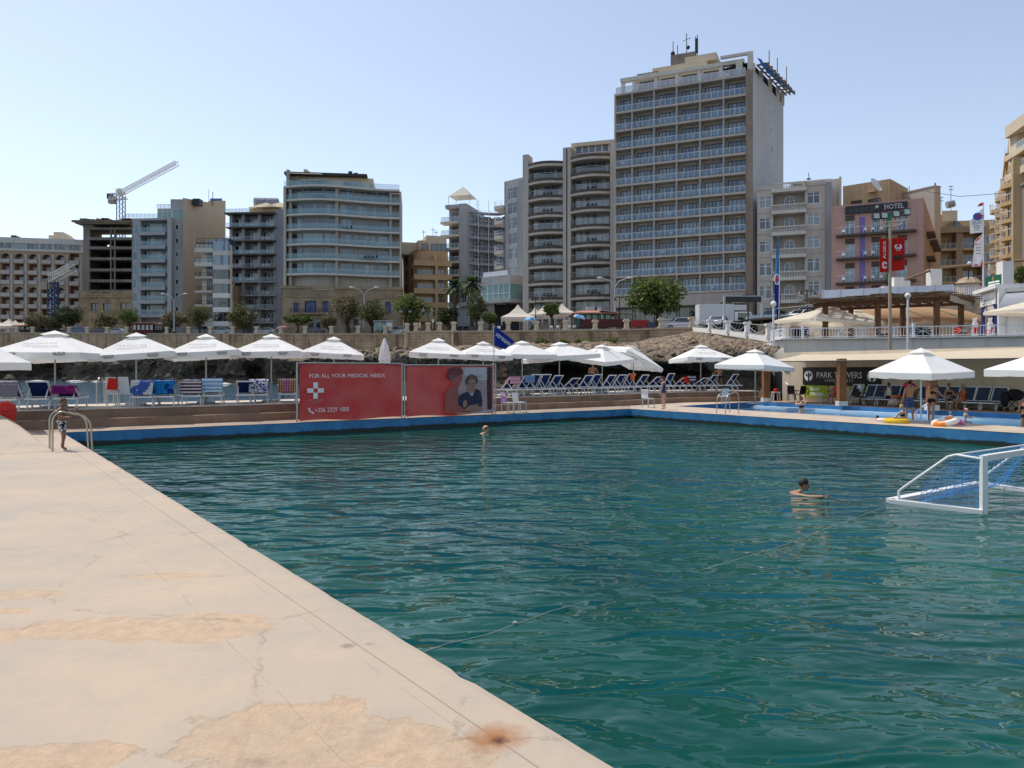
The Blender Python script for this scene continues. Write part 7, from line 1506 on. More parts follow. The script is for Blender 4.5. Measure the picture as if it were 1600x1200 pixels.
s0,s1=wall_pt(1255,.05),wall_pt(1377,.05);Ws=(s1-s0).length;Dm=(s0 .y+s1 .y)/2;zt,zb=ZY(574,s0 .y),ZY(601.5,s0 .y)
sg=thing('shop_sign','long black supermarket sign with white lettering on the cream wall','sign',(s0+s1)/2+Z_*zb);m=MB();m.slab([s0+Z_*zb,s1+Z_*zb,s1+Z_*zt,s0+Z_*zt],nw*.04);m.build('board',pm('sign_black',(.012,.012,.013),.4,.1,1),sg)
hs_=zt-zb;sp=lambda f,g:s0 .lerp(s1,f)+nw*.055+Z_*lerp(zb,zt,g)
text('PARK TOWERS',.5,plane_M(sp(.485,.56),u3,Z_),M_white_txt,sg,width=Ws*.58);text('S U P E R M A R K E T S',.2,plane_M(sp(.485,.27),u3,Z_),M_white_txt,sg,width=Ws*.36)
for f in(.085,.90):
 e=MB();c=sp(f,.52);r=hs_*.29;e.mi=0;e.slab([c+u3*r*math.cos(a)+Z_*r*math.sin(a)for a in[2*math.pi*i/24 for i in range(24)]],nw*.006);e.mi=1
 for dx,w_,z0_,z1_ in((-.5,.3,-.05,.5),(.0,.34,-1.0,.62),(.5,.3,-.05,.5),(0,.75,-.1,.12)):e.slab([c+nw*.008+u3*r*(dx-w_/2)+Z_*r*z0_,c+nw*.008+u3*r*(dx+w_/2)+Z_*r*z0_,c+nw*.008+u3*r*(dx+w_/2)+Z_*r*z1_,c+nw*.008+u3*r*(dx-w_/2)+Z_*r*z1_],nw*.004)
 e.build('tower_emblem',[M_white_txt,pm('sign_black',(.012,.012,.013))],sg)
M_lime2=pm('lime_green_print',(.30,.42,.02),.6,.08,1);g0,g1=s0 .lerp(s1,.03),s0 .lerp(s1,.35);m=MB();zb2=zb-.75
m.slab([g0+Z_*zb2,g1+Z_*zb2,g1+Z_*(zb-.01),g0+Z_*(zb-.01)],nw*.03);gp=m.build('green_strip',M_lime2,sg)
m=MB();h0,h1=s0 .lerp(s1,.62),s0 .lerp(s1,.99);m.slab([h0+Z_*(zb-.3),h1+Z_*(zb-.3),h1+Z_*(zb-.01),h0+Z_*(zb-.01)],nw*.03);m.build('green_strip',M_lime2,sg)
for g,wd_ in((.68,.42),(.3,.58)):m=MB();a=g0 .lerp(g1,.22)+nw*.045+Z_*(zb2+.75*g);m.slab([a-Z_*.1,a+(g1-g0)*wd_-Z_*.1,a+(g1-g0)*wd_+Z_*.1,a+Z_*.1],nw*.004);m.build('caption',pm('pale_green_print',(.55,.6,.4),.6),sg)
m=MB();c=g0 .lerp(g1,.1)+nw*.045+Z_*(zb2+.42);m.tube([c+u3*.13*math.cos(a)+Z_*(.17*math.sin(a))for a in[i*.45 for i in range(15)]],.018,5);m.build('pin_emblem',M_dark,sg)
AW=[(1176,565,45.5),(1260,563.5,42.5),(1317,563,40.3),(1380,562.5,38.2),(1455,562,35.6),(1530,563,33.6),(1640,565,31.)]
for i,(x,y,lab)in enumerate(((1197,628,'timber post at the left end of the shade awning'),(1315,634,'timber post in front of the supermarket sign'),(1456,641,'timber post with a blue top band behind the biggest parasol'))):
 D=(CZ)*F/(y-H);p=PX(x,D,0);t=thing('timber_post',lab,'post',p,0,'timber posts of the awning');m=MB();m.box(p.x-.19,p.x+.19,D-.19,D+.19,.25,2.5);m.build('shaft',pm('warm_timber',(.27,.11,.045),.75,.25,2),t);m=MB();m.box(p.x-.24,p.x+.24,D-.24,D+.24,0,.249);m.build('footing',M_render,t)
 if i==2:m=MB();m.box(p.x-.2,p.x+.2,D-.2,D+.2,2.15,2.28);m.build('blue_band',M_bluepaint,t)
aw=thing('shade_awning','long cream fabric awning stretched over the loungers by the sign wall','awning',PT(1380,563,38));c=MB();c.smooth=True;n=60;m_=8
for i in range(n+1):
 f=i/n*(len(AW)-1);k=min(int(f),len(AW)-2);u_=f-k;x=lerp(AW[k][0],AW[k+1][0],u_);D=lerp(AW[k][2],AW[k+1][2],u_);z0_=2.42+.05*math.sin(f*math.pi)**2-.05
 for j in range(m_+1):g=j/m_;p=PX(x,D,z0_);p+=Vector((q.x,q.y,0))*(g*5.0);p.z+=g*.62-.10*math.sin(math.pi*g)-.05*math.sin(f*math.pi)**2*g;c.v.append(p)
for i in range(n):
 for j in range(m_):a=i*(m_+1)+j;c.f.append([a,a+m_+1,a+m_+2,a+1]);c.m.append(0);c.sm.append(True)
co=c.build('canopy',clothmat('awning_cream',(.74,.64,.48),trans=.3),aw);md=co.modifiers.new('thickness','SOLIDIFY');md.thickness=.03
rr_=MB();pts=[PX(x,D,2.38)for x,y,D in AW];rr_.tube(pts,.03,5);rr_.build('front_cable',M_brown,aw)
TW_=[(1206,64),(1212,59.5),(1225,58),(1320,57),(1460,55),(1640,52),(1760,50)]
tw=thing('terrace_wall','rounded white wall carrying the restaurant terrace above the awning','wall',PX(1400,56,0));m=MB();tp=[PX(x,D,TZ)for x,D in TW_];tp2=[Vector((tp[0].x,tp[0].y+8,0))]+[Vector((p.x,p.y,0))for p in tp]+[Vector((tp[-1].x+5,tp[-1].y+25,0)),Vector((tp[0].x+3,tp[0].y+20,0))]
m.prism(tp2[1:],0,TZ);m.build('wall_face',M_render,tw);cp_=MB()
for a,b_ in zip(tp,tp[1:]):cp_.beam(a+Z_*.04,b_+Z_*.04,.5,.1)
cp_.build('coping',M_white,tw)
rt=thing('terrace_railing','white metal railing with crossed panels along the restaurant terrace','railing',PX(1400,56,TZ));m=MB();full=[]
for a,b_ in zip(tp,tp[1:]):full+=[a.lerp(b_,i/3)for i in range(3)]
full.append(tp[-1]);tot=0;step=1.25;pl=[]
L__=[0.];
for a,b_ in zip(full,full[1:]):L__.append(L__[-1]+(b_-a).length)
def along(s):
 for i in range(len(full)-1):
  if L__[i]<=s<=L__[i+1]:return full[i].lerp(full[i+1],(s-L__[i])/(L__[i+1]-L__[i]))
 return full[-1]
s=0.;i=0
while s+step<L__[-1]:
 a,b_=along(s)+Z_*.1,along(s+step)+Z_*.1;m.beam(a+Z_*.72,b_+Z_*.72,.07,.07);m.beam(a+Z_*.08,b_+Z_*.08,.04);m.beam(a,a+Z_*.72,.045)
 if i%2==0:m.beam(a+Z_*.1,b_+Z_*.68,.025);m.beam(a+Z_*.68,b_+Z_*.1,.025);m.beam(a.lerp(b_,.5)+Z_*.1,a.lerp(b_,.5)+Z_*.68,.025);m.beam(a+Z_*.39,b_+Z_*.39,.025)
 else:
  for k in range(1,6):c=a.lerp(b_,k/6);m.beam(c+Z_*.08,c+Z_*.7,.025)
 if i%6==0:m.beam(a-Z_*.1,a+Z_*.95,.16)
 s+=step;i+=1
m.build('bars',M_paint,rt)
bl=thing('side_block','small white wall stub with a blue poster beside the rocks','wall',PX(1200,60,2.5));m=MB();a,b_=PX(1197,60,0),PX(1210,60,0);m.box(a.x,b_.x,60,60.6,1.6,ZY(543,60));m.build('wall_face',M_render,bl);m=MB();a,b_=PX(1197.3,60,0),PX(1199.6,60,0);m.box(a.x,b_.x,59.95,59.99,ZY(549.5,60),ZY(543.5,60));m.build('poster',pm('poster_blue',(.05,.2,.5),.6),bl)
RP=[(1082,511,99),(1111,513.6,90),(1139,517,82.5),(1169,520.5,75.5),(1203,525.3,68),(1229,528.5,64)]
rp_=thing('ramp_parapet','white parapet descending the ramp from the promenade to the terrace','wall',PT(1150,518,80));m=MB()
for a,b_ in zip(RP,RP[1:]):
 A,B=PT(a[0],a[1],a[2]),PT(b_[0],b_[1],b_[2]);m.add([A,B,B-Z_*.55,A-Z_*.55,A+Vector((.2,.5,0)),B+Vector((.2,.5,0))],[[3,2,1,0][::-1][::-1],[0,1,5,4]])
m.build('wall_face',pm('parapet_white',(.74,.72,.66),.8,.08,.6),rp_);m=MB()
for a,b_ in zip(RP,RP[1:]):
 A,B=PT(a[0],a[1],a[2]),PT(b_[0],b_[1],b_[2]);m.add([A+Vector((.1,.05,-.55)),B+Vector((.1,.05,-.55)),B+Vector((.1,.05,-2.5)),A+Vector((.1,.05,-3.5))],[[0,1,2,3]])
m.build('stone_footing',M_ston,rp_)
inf=thing('ramp_railing','grey metal railing with looping bars between the white ramp pillars','railing',PT(1150,515,80));m=MB();tops=[]
for i,(x,y,D)in enumerate(RP[1:]):
 p=PT(x,y,D);t=bpy.data.objects.new('ramp_pillar',None);c=MB();c.box(p.x-.3,p.x+.3,p.y,p.y+.6,p.z-.3,p.z+.15);c.box(p.x-.22,p.x+.22,p.y+.08,p.y+.52,p.z+.151,p.z+.95);c.box(p.x-.32,p.x+.32,p.y-.02,p.y+.62,p.z+.951,p.z+1.12);tag(c.build('ramp_pillar',M_white),'%s white pillar down the ramp from the promenade end'%ORD[i],'pillar','white pillars down the ramp');bpy.data.objects.remove(t)
for a,b_ in zip(RP,RP[1:]):
 A,B=PT(a[0],a[1],a[2])+Vector((0,.3,0)),PT(b_[0],b_[1],b_[2])+Vector((0,.3,0));m.beam(A+Z_*.95,B+Z_*.95,.05);m.beam(A+Z_*.1,B+Z_*.1,.04);m.tube([A.lerp(B,k/8)+Z_*(.9-.7*math.sin(math.pi*k/8))for k in range(9)],.025,5)
 for k in range(6):m.beam(A.lerp(B,k/6)+Z_*.1,A.lerp(B,(k+1)/6)+Z_*.9,.02)
 m.beam(A.lerp(B,.12),A.lerp(B,.12)+Z_*1.3,.07)
m.build('bars',M_lgrey,inf)
rw2=thing('terrace_back_wall','pale stone block wall behind the pergola under the white panel fence','wall',PX(1400,76,TZ));m=MB();RB=[(1184,84,6.9),(1240,80,7.2),(1285,77,7.4),(1340,75.5,7.9),(1400,74.5,8.3),(1485,73.5,8.6),(1560,73,8.8),(1700,72,9.0),(1900,71,9.)]
for a,b_ in zip(RB,RB[1:]):A,B=PX(*a),PX(*b_);m.add([A,B,Vector((B.x,B.y,3)),Vector((A.x,A.y,3)),A+Vector((1.5,4,0)),B+Vector((1.5,4,0))],[[3,2,1,0],[0,1,5,4]])
m.build('wall_face',M_ston,rw2)
fn=thing('panel_fence','white panel fence with grey posts running above the pergola','fence',PX(1390,75,8));FP=[(1285,76.8,453.5,467),(1312,76.2,452.5,467),(1347,75.3,451,465.5),(1374,74.9,449.5,464),(1402,74.4,448,462.5),(1430,74.1,447,461.5),(1460,73.8,445.5,460.5),(1490,73.4,444,459.5)]
for a,b_ in zip(FP,FP[1:]):
 A0,A1_,B0,B1_=PX(a[0],a[1],ZY(a[3]+6,a[1])),PX(a[0],a[1],ZY(a[2],a[1])),PX(b_[0],b_[1],ZY(b_[3]+6,b_[1])),PX(b_[0],b_[1],ZY(b_[2],b_[1]));m=MB();m.slab([A0,B0,B1_,A1_],(0,.06,0));m.build('panel',pm('pale_blue_panel',(.55,.6,.7),.6,.06,1),fn);m=MB();m.beam(A0+Vector((0,-.05,0)),A1_+Vector((0,-.05,.05)),.1);m.build('fence_post',M_lgrey,fn)
wr=thing('white_railing','white vertical bar railing right of the panel fence','railing',PX(1515,72.8,8.5));m=MB();D=72.6
a,b_=PX(1491,D,0).x,PX(1542,D,0).x;zt_,zb_=ZY(446,D),ZY(468,D);m.box(a,b_,D,D+.06,zt_-.06,zt_);m.box(a,b_,D,D+.06,zb_+.3,zb_+.36)
for i in range(19):x=lerp(a,b_,i/18);m.box(x-.025,x+.025,D,D+.05,zb_,zt_)
m.build('bars',M_paint,wr)
for i,(x0,x1,y0,y1,D,lab)in enumerate(((1397,1413,433,455,77,'low stepped white pillar above the panel fence'),(1455,1472,420,452,77.5,'white square pillar in front of the pink hotel flank'),(1567,1584,408,460,74,'tall white square pillar right of the green sign'))):
 a,b_=PX(x0,D,0).x,PX(x1,D,0).x;m=MB();m.box(a,b_,D,D+1.0,ZY(y1+8,D),ZY(y0,D));
 if i==0:m.box(a-1.0,a-.001,D,D+1,ZY(y1+8,D),ZY(447,D));m.box(b_+.001,b_+.7,D+.2,D+.9,ZY(y1+8,D),ZY(438,D))
 tag(m.build('square_pillar',M_white),lab,'pillar','white pillars with timber poles')
for i,(pts,lab)in enumerate((([(1412,438,77.5),(1440,428,77.6),(1457,421,77.7)],'timber rail from the low stepped pillar up to the next'),([(1470,419,78),(1520,414,77),(1568,409,75)],'timber rail between the two taller white pillars'),([(1584,408,74.8),(1640,404,73)],'timber rail running off the right edge'))):
 m=MB();m.tube([PT(*p)for p in pts],.13,8);tag(m.build('timber_rail',M_wood2),lab,'rail','round timber rails')
m=MB();p=PX(1513,80,0);m.lathe([(1.1,ZY(470,80)),(1.1,ZY(445,80)),(1.25,ZY(443,80)),(.9,ZY(436,80)),(.2,ZY(433,80))],p,8,False);tag(m.build('stone_pier',M_ston),'stubby stone gate pier with a domed top behind the white railing','pier')
lp=thing('garden_lamp','small garden lamp on a pole beside the stone gate pier','lamp',PX(1512.5,79,8));m=MB();m.tube([PX(1513,78.5,ZY(436,78.5)),PX(1513,78.5,ZY(413,78.5))],.07,6);m.build('pole',M_lampblack,lp);m=MB();m.ball(PX(1515,78.5,ZY(412,78.5)),.24,10,8);m.build('globe',M_lampglass,lp)
pg=thing('pergola','dark timber pergola with a ragged reed roof on the terrace','pergola',PX(1390,62,TZ));front_=[(1289.5,60.5),(1371.5,60),(1463.5,59.2)];rear_=[(1329.5,66.5),(1410.5,66),(1501.5,65)]
ft=[PX(x,D,ZY(479-4.5*i,D))for i,(x,D)in enumerate(front_)];rt_=[PX(x,D,ZY(484-3.2*i,D))for i,(x,D)in enumerate(rear_)]
for p in ft+rt_:m=MB();m.box(p.x-.17,p.x+.17,p.y-.17,p.y+.17,TZ,p.z);m.build('post',pm('pergola_timber',(.125,.06,.03),.8,.25,2),pg)
m=MB();ex=(ft[0]-ft[1]).normalized()
for row in(ft,rt_):
 m.beam(row[0]+ex*.9+Z_*.12,row[1]+Z_*.12,.16,.24);m.beam(row[1]+Z_*.12,row[2]-ex*1.0+Z_*.12,.16,.24)
for i in range(14):
 f=i/13;g=lambda r:(r[0]+ex*.9).lerp(r[1],f*2)if f<.5 else r[1].lerp(r[2]-ex*1.0,f*2-1);A,B=g(ft),g(rt_);d=(A-B).normalized();m.beam(A+d*.8+Z_*.32,B-d*.5+Z_*.32,.12,.18)
m.build('rafters',pm('pergola_timber',(.125,.06,.03),.8,.25,2),pg);rr=random.Random(12);m=MB()
for i in range(520):
 f,h=rr.random(),(rr.random()if i%3 else rr.uniform(-.04,.05));g=lambda r:(r[0]+ex*1.1).lerp(r[1],f*2)if f<.5 else r[1].lerp(r[2]-ex*1.2,f*2-1);A,B=g(ft),g(rt_);d=(A-B).normalized();p=(A+d*.9).lerp(B-d*.6,h)+Z_*(.46+rr.uniform(-.06,.22)-(.18*rr.random()if i%3==0 else 0));o=(ex*rr.uniform(.7,1.6)+d*rr.uniform(-.5,.5));m.beam(p-o*.5,p+o*.5+Z_*rr.uniform(-.06,.06),rr.uniform(.06,.16),.05)
m.build('reed_roof',pm('dry_reed',(.19,.125,.075),.95,.35,1.5),pg)
bd=MB();A,B=PX(1484,58.6,ZY(470,58.6)),PX(1524,66,ZY(481,66));bd.slab([A,B,B+Z_*.45,A+Z_*.45],(.05,-.02,0));bb_=bd.build('name_beam',pm('weathered_board',(.36,.31,.25),.85,.15,2),pg)
p=PX(1293,62.5,TZ);parasol('wide cream parasol on the terrace left of the pergola',p,R(12),3.0,ZY(480,62.5)-TZ,1.15,letters=False,mat=M_canvasw,seed=21,group='terrace parasols')
p=PX(1335,68,TZ);parasol('cream parasol on the terrace behind the first pergola posts',p,R(25),2.2,ZY(484,68)-TZ,1.0,letters=False,mat=M_canvasw,seed=22,group='terrace parasols')
p=PX(1632,54,TZ);parasol('cream parasol on the terrace at the right edge before the shop',p,R(10),2.6,ZY(464,54)-TZ,.95,letters=False,mat=M_canvasw,seed=23,group='terrace parasols')
cv=thing('cafe_canvas','tan canvas roof hanging under the pergola at the back of the terrace','canvas',PX(1420,71,6));m=MB();m.smooth=True;cpts=[(1338,484,71),(1400,478,71.5),(1455,480,71),(1512,486,70)]
for a,b_ in zip(cpts,cpts[1:]):A,B=PT(*a),PT(*b_);m.add([A,B,B+Vector((0,-4.5,-1.35)),A+Vector((0,-4.5,-1.15)),B+Vector((0,-4.5,-1.75)),A+Vector((0,-4.5,-1.6))],[[3,2,1,0],[5,4,2,3]])
m.build('canvas',clothmat('tan_canvas',(.52,.33,.19),trans=.35),cv);m=MB()
for x in(1345,1425,1505):m.tube([PX(x,66.8,TZ),PX(x,66.8,6.3)],.05,6)
m.build('pole',M_paint,cv)
def lumps(name,label,cat,x,y,D,w,h,mat,n,seed,base=TZ):
 rr=random.Random(seed);t=thing(name,label,cat,PX(x,D,base));W,Hh=w*D/F,h*D/F;zc=ZY(y,D);m=MB();m.smooth=True
 for i in range(n):
  a=PX(x,D,zc)+Vector((W*(i/max(1,n-1)-.5)*.8,rr.uniform(-.2,.2),rr.uniform(-.1,.15)*Hh));m.ball(a,(W/n*rr.uniform(.7,1.1),.25,Hh*rr.uniform(.38,.52)),8,6)
 for v in m.v:v+=noise.noise_vector(v*3.5)*.14
 m.build('garments' if cat=='clothes rack' else 'cover',mat,t);s=MB();s.tube([PX(x,D,base)+Vector((-W*.4,0,0)),PX(x,D,zc+Hh*.45)+Vector((-W*.4,0,0)),PX(x,D,zc+Hh*.45)+Vector((W*.4,0,0)),PX(x,D,base)+Vector((W*.4,0,0))],.03,5);s.build('rail',M_lampblack,t)
lumps('clothes_rack','rack of black garments left of the pergola','clothes rack',1250,521,58.5,22,18,clothmat('black_garments',(.012,.011,.013),(.03,.02,.02),'blotch',2),6,1)
lumps('clothes_rack','rack of dark blue and black garments under the pergola','clothes rack',1437,519,57.5,28,18,clothmat('dark_blue_garments',(.012,.014,.025),(.02,.03,.07),'blotch',2),6,2)
lumps('clothes_rack','low dark garments beside the flagpole behind the railing','clothes rack',1380,526,58,20,8,clothmat('black_garments',(.012,.011,.013)),5,3)
for i,(x,lab)in enumerate(((1495,'red cushioned seat on the terrace right of the pergola'),(1520,'red seat before the shop arch on the terrace'),(1543,'red seat furthest right before the shop arch'),(1266,'white terrace chair behind the railing left of the pergola'),(1310,'grey terrace chair between the first pergola posts'),(1345,'grey terrace chair right of the second pergola post'),(1397,'grey terrace chair right of the flagpole'))):chair(lab,PX(x,57.5,TZ),R(160+30*i),TW['red']if i<3 else(M_plast if i==3 else M_bluegrey),True)
for i,x in enumerate((1523,1547)):m=MB();m.lathe([(.2,TZ),(.22,TZ+1.2),(.1,TZ+1.5),(.18,TZ+1.7)],PX(x,59,0),10);tag(m.build('folded_parasol',M_canvas),'%s folded white cloth stand before the shop arch'%['left','right'][i],'parasol')
sh=Bld('beach_shop','white corner shop with a blue arched doorway and a round emblem sign',1533,66,1565,61,TZ,'shop');W=sh.W;m=sh.mb();zt_=sh.z(1545,456);m.holes(0,W,TZ,zt_,[(W*.2,W*.72,TZ,ZY(484,64))],0,.6);m.box(0,W,.7,6,TZ,zt_-.01);m.box(-.5,W+.2,-.5,6,zt_,zt_+.3);sh.part(m,'wall',M_white)
m=sh.mb();a0,a1=W*.03,W*.80;zc=ZY(478,64);m.holes(a0,a1,TZ,zc,[(W*.2,W*.72,TZ,ZY(488,64))],-.05,.05);ar=[((W*.46)+W*.26*math.cos(math.pi*i/12),ZY(488,64)+.62*math.sin(math.pi*i/12))for i in range(13)];sh.part(m,'blue_surround',pm('shop_blue',(.02,.03,.22),.6,.08,1))
m=sh.mb();m.add([(x,-.07,z)for x,z in ar],[list(range(13))[::-1]]);sh.part(m,'fanlight',M_render);m=sh.mb();m.box(W*.5,W*.72,.3,.35,TZ,ZY(489,64));sh.part(m,'door',M_render);m=sh.mb();m.box(W*.2,W*.5,.55,.6,TZ,ZY(488,64));sh.part(m,'dark_doorway',M_bluepaint)
m=sh.mb();m.box(a0,W*.78,-.12,-.051,ZY(477.5,64),ZY(459.5,64));sb_=sh.part(m,'sign_board',M_white_txt);m=sh.mb();c=(W*.2,ZY(466,64));m.tube([(c[0]+.42*math.cos(t_),-.14,c[1]+.42*math.sin(t_))for t_ in[.9+i*.3 for i in range(18)]],.025,5);sh.part(m,'circle_emblem',M_grey_txt,sb_)
text('lunecovo',.35,plane_M(sh.M@Vector((W*.48,-.14,ZY(469.5,64))),sh.u,Z_),M_grey_txt,sb_,width=W*.48);text('beach club',.12,plane_M(sh.M@Vector((W*.5,-.14,ZY(474,64))),sh.u,Z_),M_grey_txt,sb_,width=W*.22)
m=sh.mb();m.box(W,W+.35,-.3,6,TZ,zt_-.02);sh.part(m,'corner_pillar',M_white)
s2=Bld('shop_wing','white shop wing with a grey awning and dark blue doorway at the right edge',1566,60.6,1680,58,TZ,'shop');W=s2 .W;m=s2 .mb();zt_=s2 .z(1580,449);zs=s2 .z(1580,492);m.holes(0.3,W,TZ,zt_,[(s2 .a(1574),W-.2,TZ,zs)],0,.5);m.box(.3,W,1.2,6,TZ,zt_-.01);s2 .part(m,'wall',M_render)
m=s2 .mb();m.box(s2 .a(1568),W,-.5,-.02,zs,s2 .z(1580,486));s2 .part(m,'blue_beam',pm('shop_blue',(.02,.03,.22)));m=s2 .mb();m.box(s2 .a(1574),W,.6,.7,TZ,zs);s2 .part(m,'dark_doorway',M_deep);m=s2 .mb();m.box(s2 .a(1574),s2 .a(1582),.35,.5,TZ,zs);s2 .part(m,'door_leaf',M_bluepaint)
m=s2 .mb();a=s2 .a(1571);z0_,z1_=s2 .z(1580,475),s2 .z(1580,459);m.smooth=True;m.add([(a,0,z1_),(W,0,z1_+.3),(W,-1.0,z0_),(a-.4,-1.0,z0_-.1),(W,-1.0,z0_-.3),(a-.4,-1.,z0_-.4)],[[3,2,1,0],[5,4,2,3]]);s2 .part(m,'awning',clothmat('grey_awning',(.42,.43,.46)));m=s2 .mb();m.box(s2 .a(1573),W,-.02,.05,s2 .z(1580,457.5),s2 .z(1580,456));s2 .part(m,'slot',M_deep)
m=s2 .mb();m.box(s2 .a(1569),s2 .a(1570.5),-.12,0,s2 .z(1580,509),s2 .z(1580,505));s2 .part(m,'meter_box',M_brown)
gs=thing('green_sign','dark green notice board with white lines above the shop','sign',PX(1552,66,ZY(456,66)));D=66;m=MB();A,B=PX(1541,D,0),PX(1565,64,0);zA,zB,zC,zD=ZY(453,D),ZY(432.5,D),ZY(448.5,64),ZY(428,64);m.slab([(A.x,A.y,zA),(B.x,B.y,zC),(B.x,B.y,zD),(A.x,A.y,zB)],(0,.1,0));m.build('board',pm('sign_green',(.012,.10,.06),.5,.08,1),gs);ug=(B-A).normalized()
for g in(.48,.28):m=MB();a=A.lerp(B,.12)+Vector((0,-.05,lerp(zA,zB,g)+.02));b_=A.lerp(B,.84)+Vector((0,-.05,lerp(zC,zD,g)+.02));m.beam(a,b_,.03,.13);m.build('text_line',M_white_txt,gs)
m=MB();m.ball(A.lerp(B,.5)+Vector((0,-.06,lerp(zA,zD,.72))),(.2,.03,.2),8,6);m.build('crest',pm('gold_print',(.4,.3,.12),.5),gs);m=MB();m.box(A.x+.1,A.x+.2,D+.12,D+.2,zA-1.2,zA);m.box(B.x-.2,B.x-.1,D-1.8,D-1.7,zC-1.0,zC);m.build('support',M_lgrey,gs)
def globe_lamp(label,x,yg,D,zb_):
 base=PX(x,D,zb_);t=thing('globe_lamp',label,'lamp',base,0,'white globe lamps');zt_=ZY(yg,D);m=MB();m.tube([base,PX(x,D,zt_-.2)],.075,8);m.build('pole',M_paint,t);m=MB();r=4.6*D/F;m.ball(PX(x,D,zt_),r,14,10);m.build('globe',pm('milk_glass',(.8,.78,.74),.3,.03,1),t)
globe_lamp('white globe lamp at the left end of the terrace wall',1208.5,475,57,1.5);globe_lamp('white globe lamp in front of the pergola',1418.5,462,54,2.2)
p=PX(1390.5,54.2,2.2);fl=thing('flagpole','tall beige pole with four floodlights and two red ice cream banners','pole',p);D=54.2;m=MB();m.tube([p,PX(1390.5,D,ZY(440,D)),PX(1390.8,D,ZY(347,D))],[.14,.11,.09],8);m.build('pole',pm('pole_beige',(.42,.33,.25),.6,.1,2),fl)
m=MB();m.beam(PX(1366,D,ZY(349,D)),PX(1420,D,ZY(342,D)),.06);m.tube([PX(1374,D,ZY(349,D)),PX(1378,D,ZY(354,D)),PX(1405,D,ZY(352,D)),PX(1412,D,ZY(343,D))],.04,5);m.build('crossarm',M_creamroof,fl)
for x,y in((1369,338),(1381.5,337),(1400,334.5),(1417,331.5)):
 m=MB();c=PX(x,D,ZY(y,D));m.mi=0;m.slab([c+Vector((-.25,.1,-.25)),c+Vector((.25,.1,-.22)),c+Vector((.25,.16,.25)),c+Vector((-.25,.16,.25))],(0,-.18,.02));m.mi=1;m.quad(c+Vector((-.2,-.095,-.17)),c+Vector((.2,-.095,-.15)),c+Vector((.2,-.05,.2)),c+Vector((-.2,-.05,.2)));m.mi=0;m.tube([c+Vector((0,.05,-.2)),c+Vector((0,.05,-.5))],.03,5);m.build('floodlight',[M_lampblack,pm('floodlight_lens',(.5,.55,.5),.3)],fl)
M_redbn=clothmat('signal_red_cloth',(.55,.025,.02),trans=.2)
for k,(x0,x1,y0,y1,y2,y3)in enumerate(((1374.5,1389.5,373,372,425.5,424.5),(1393,1413.5,372,370.5,424,421.5))):
 c=MB();A,B,C,E=PX(x0,D,ZY(y2,D)),PX(x1,D,ZY(y3,D)),PX(x1,D,ZY(y1,D)),PX(x0,D,ZY(y0,D));c.slab([A,B,C,E],(0,.03,0));bnr=c.build('banner_cloth',M_redbn,fl);cen=(A+B+C+E)/4-Vector((0,.02,0));hgt=ZY(y1,D)-ZY(y3,D);wd_=(B-A).length
 def swirl(c0,s,rot=0.):
  m=MB();Rm=Matrix.Rotation(rot,3,'Y')
  for sg_ in(-1,1):
   for rr_ in(1.,.55):m.tube([c0+Rm@Vector((sg_*(s*.42+s*.5*rr_*math.cos(a)),0,s*.62*rr_*math.sin(a)))for a in[i*math.pi*1.5/10-math.pi*.95+.2 for i in range(11)]]if sg_>0 else[c0+Rm@Vector((-(s*.42+s*.5*rr_*math.cos(a)),0,s*.62*rr_*math.sin(a)))for a in[i*math.pi*1.5/10-math.pi*.95+.2 for i in range(11)]],s*.12,5)
  m.build('swirl_emblem',M_white_txt,bnr)
 if k==0:
  text('ALGIDA',.3,plane_M(cen+Z_*hgt*.16,(0,0,1),(-1,0,0)),M_white_txt,bnr,width=hgt*.52);swirl(cen-Z_*hgt*.30,wd_*.36,R(90))
 else:
  swirl(cen+Z_*hgt*.22,wd_*.27);text('ALGIDA',.1,plane_M(cen+Z_*hgt*.11,(1,0,0),(0,0,1)),M_white_txt,bnr,width=wd_*.35);m=MB();m.ball(cen-Z_*hgt*.12+Vector((-wd_*.15,0,0)),(wd_*.24,.015,wd_*.22),10,8);m.ball(cen-Z_*hgt*.10+Vector((wd_*.15,-.005,0)),(wd_*.24,.015,wd_*.22),10,8);m.build('ice_cream_print',pm('chocolate_print',(.05,.02,.015),.6,.5,8),bnr)
D=66;p=PX(1216,D,3.8);ff=thing('feather_flag','tall light and dark blue feather flag beside the left globe lamp','flag',p);m=MB();m.tube([p,PX(1217,D,ZY(500,D)),PX(1218,D,ZY(420,D)),PX(1216,D,ZY(370,D))],[.07,.05,.04,.02],6);m.build('pole',M_paint,ff)
c=MB();c.smooth=True;fl_pts=[(1215,1216.5,369),(1213.5,1217,385),(1212,1218,405),(1211,1218.5,425),(1210.3,1219,445),(1210,1219.5,465),(1212,1219.2,480),(1214,1219,495),(1216.5,1218.5,505)];
for i in range(len(fl_pts)-1):
 c.mi=0 if fl_pts[i][2]<440 else 1;a,b_=fl_pts[i],fl_pts[i+1]
 for j in range(3):
  def P_(r,f):return PX(lerp(r[0],r[1],f),D+.2*math.sin(f*5+r[2]*.05),ZY(r[2],D))
  c.quad(P_(b_,j/3),P_(b_,(j+1)/3),P_(a,(j+1)/3),P_(a,j/3))
c.build('cloth',[clothmat('sky_blue_flag',(.04,.2,.42),trans=.25),clothmat('deep_blue_flag',(.012,.03,.22),trans=.25)],ff);m=MB();c0=PX(1214,D-.25,ZY(437,D));m.mi=0;m.tube([c0+Vector((.2*math.cos(a),0,.45*math.sin(a)))for a in[i*.45 for i in range(15)]],.03,5);m.mi=1;m.ball(c0,(.12,.03,.25),8,6);m.build('emblem',[M_white_txt,TW['red']],ff)
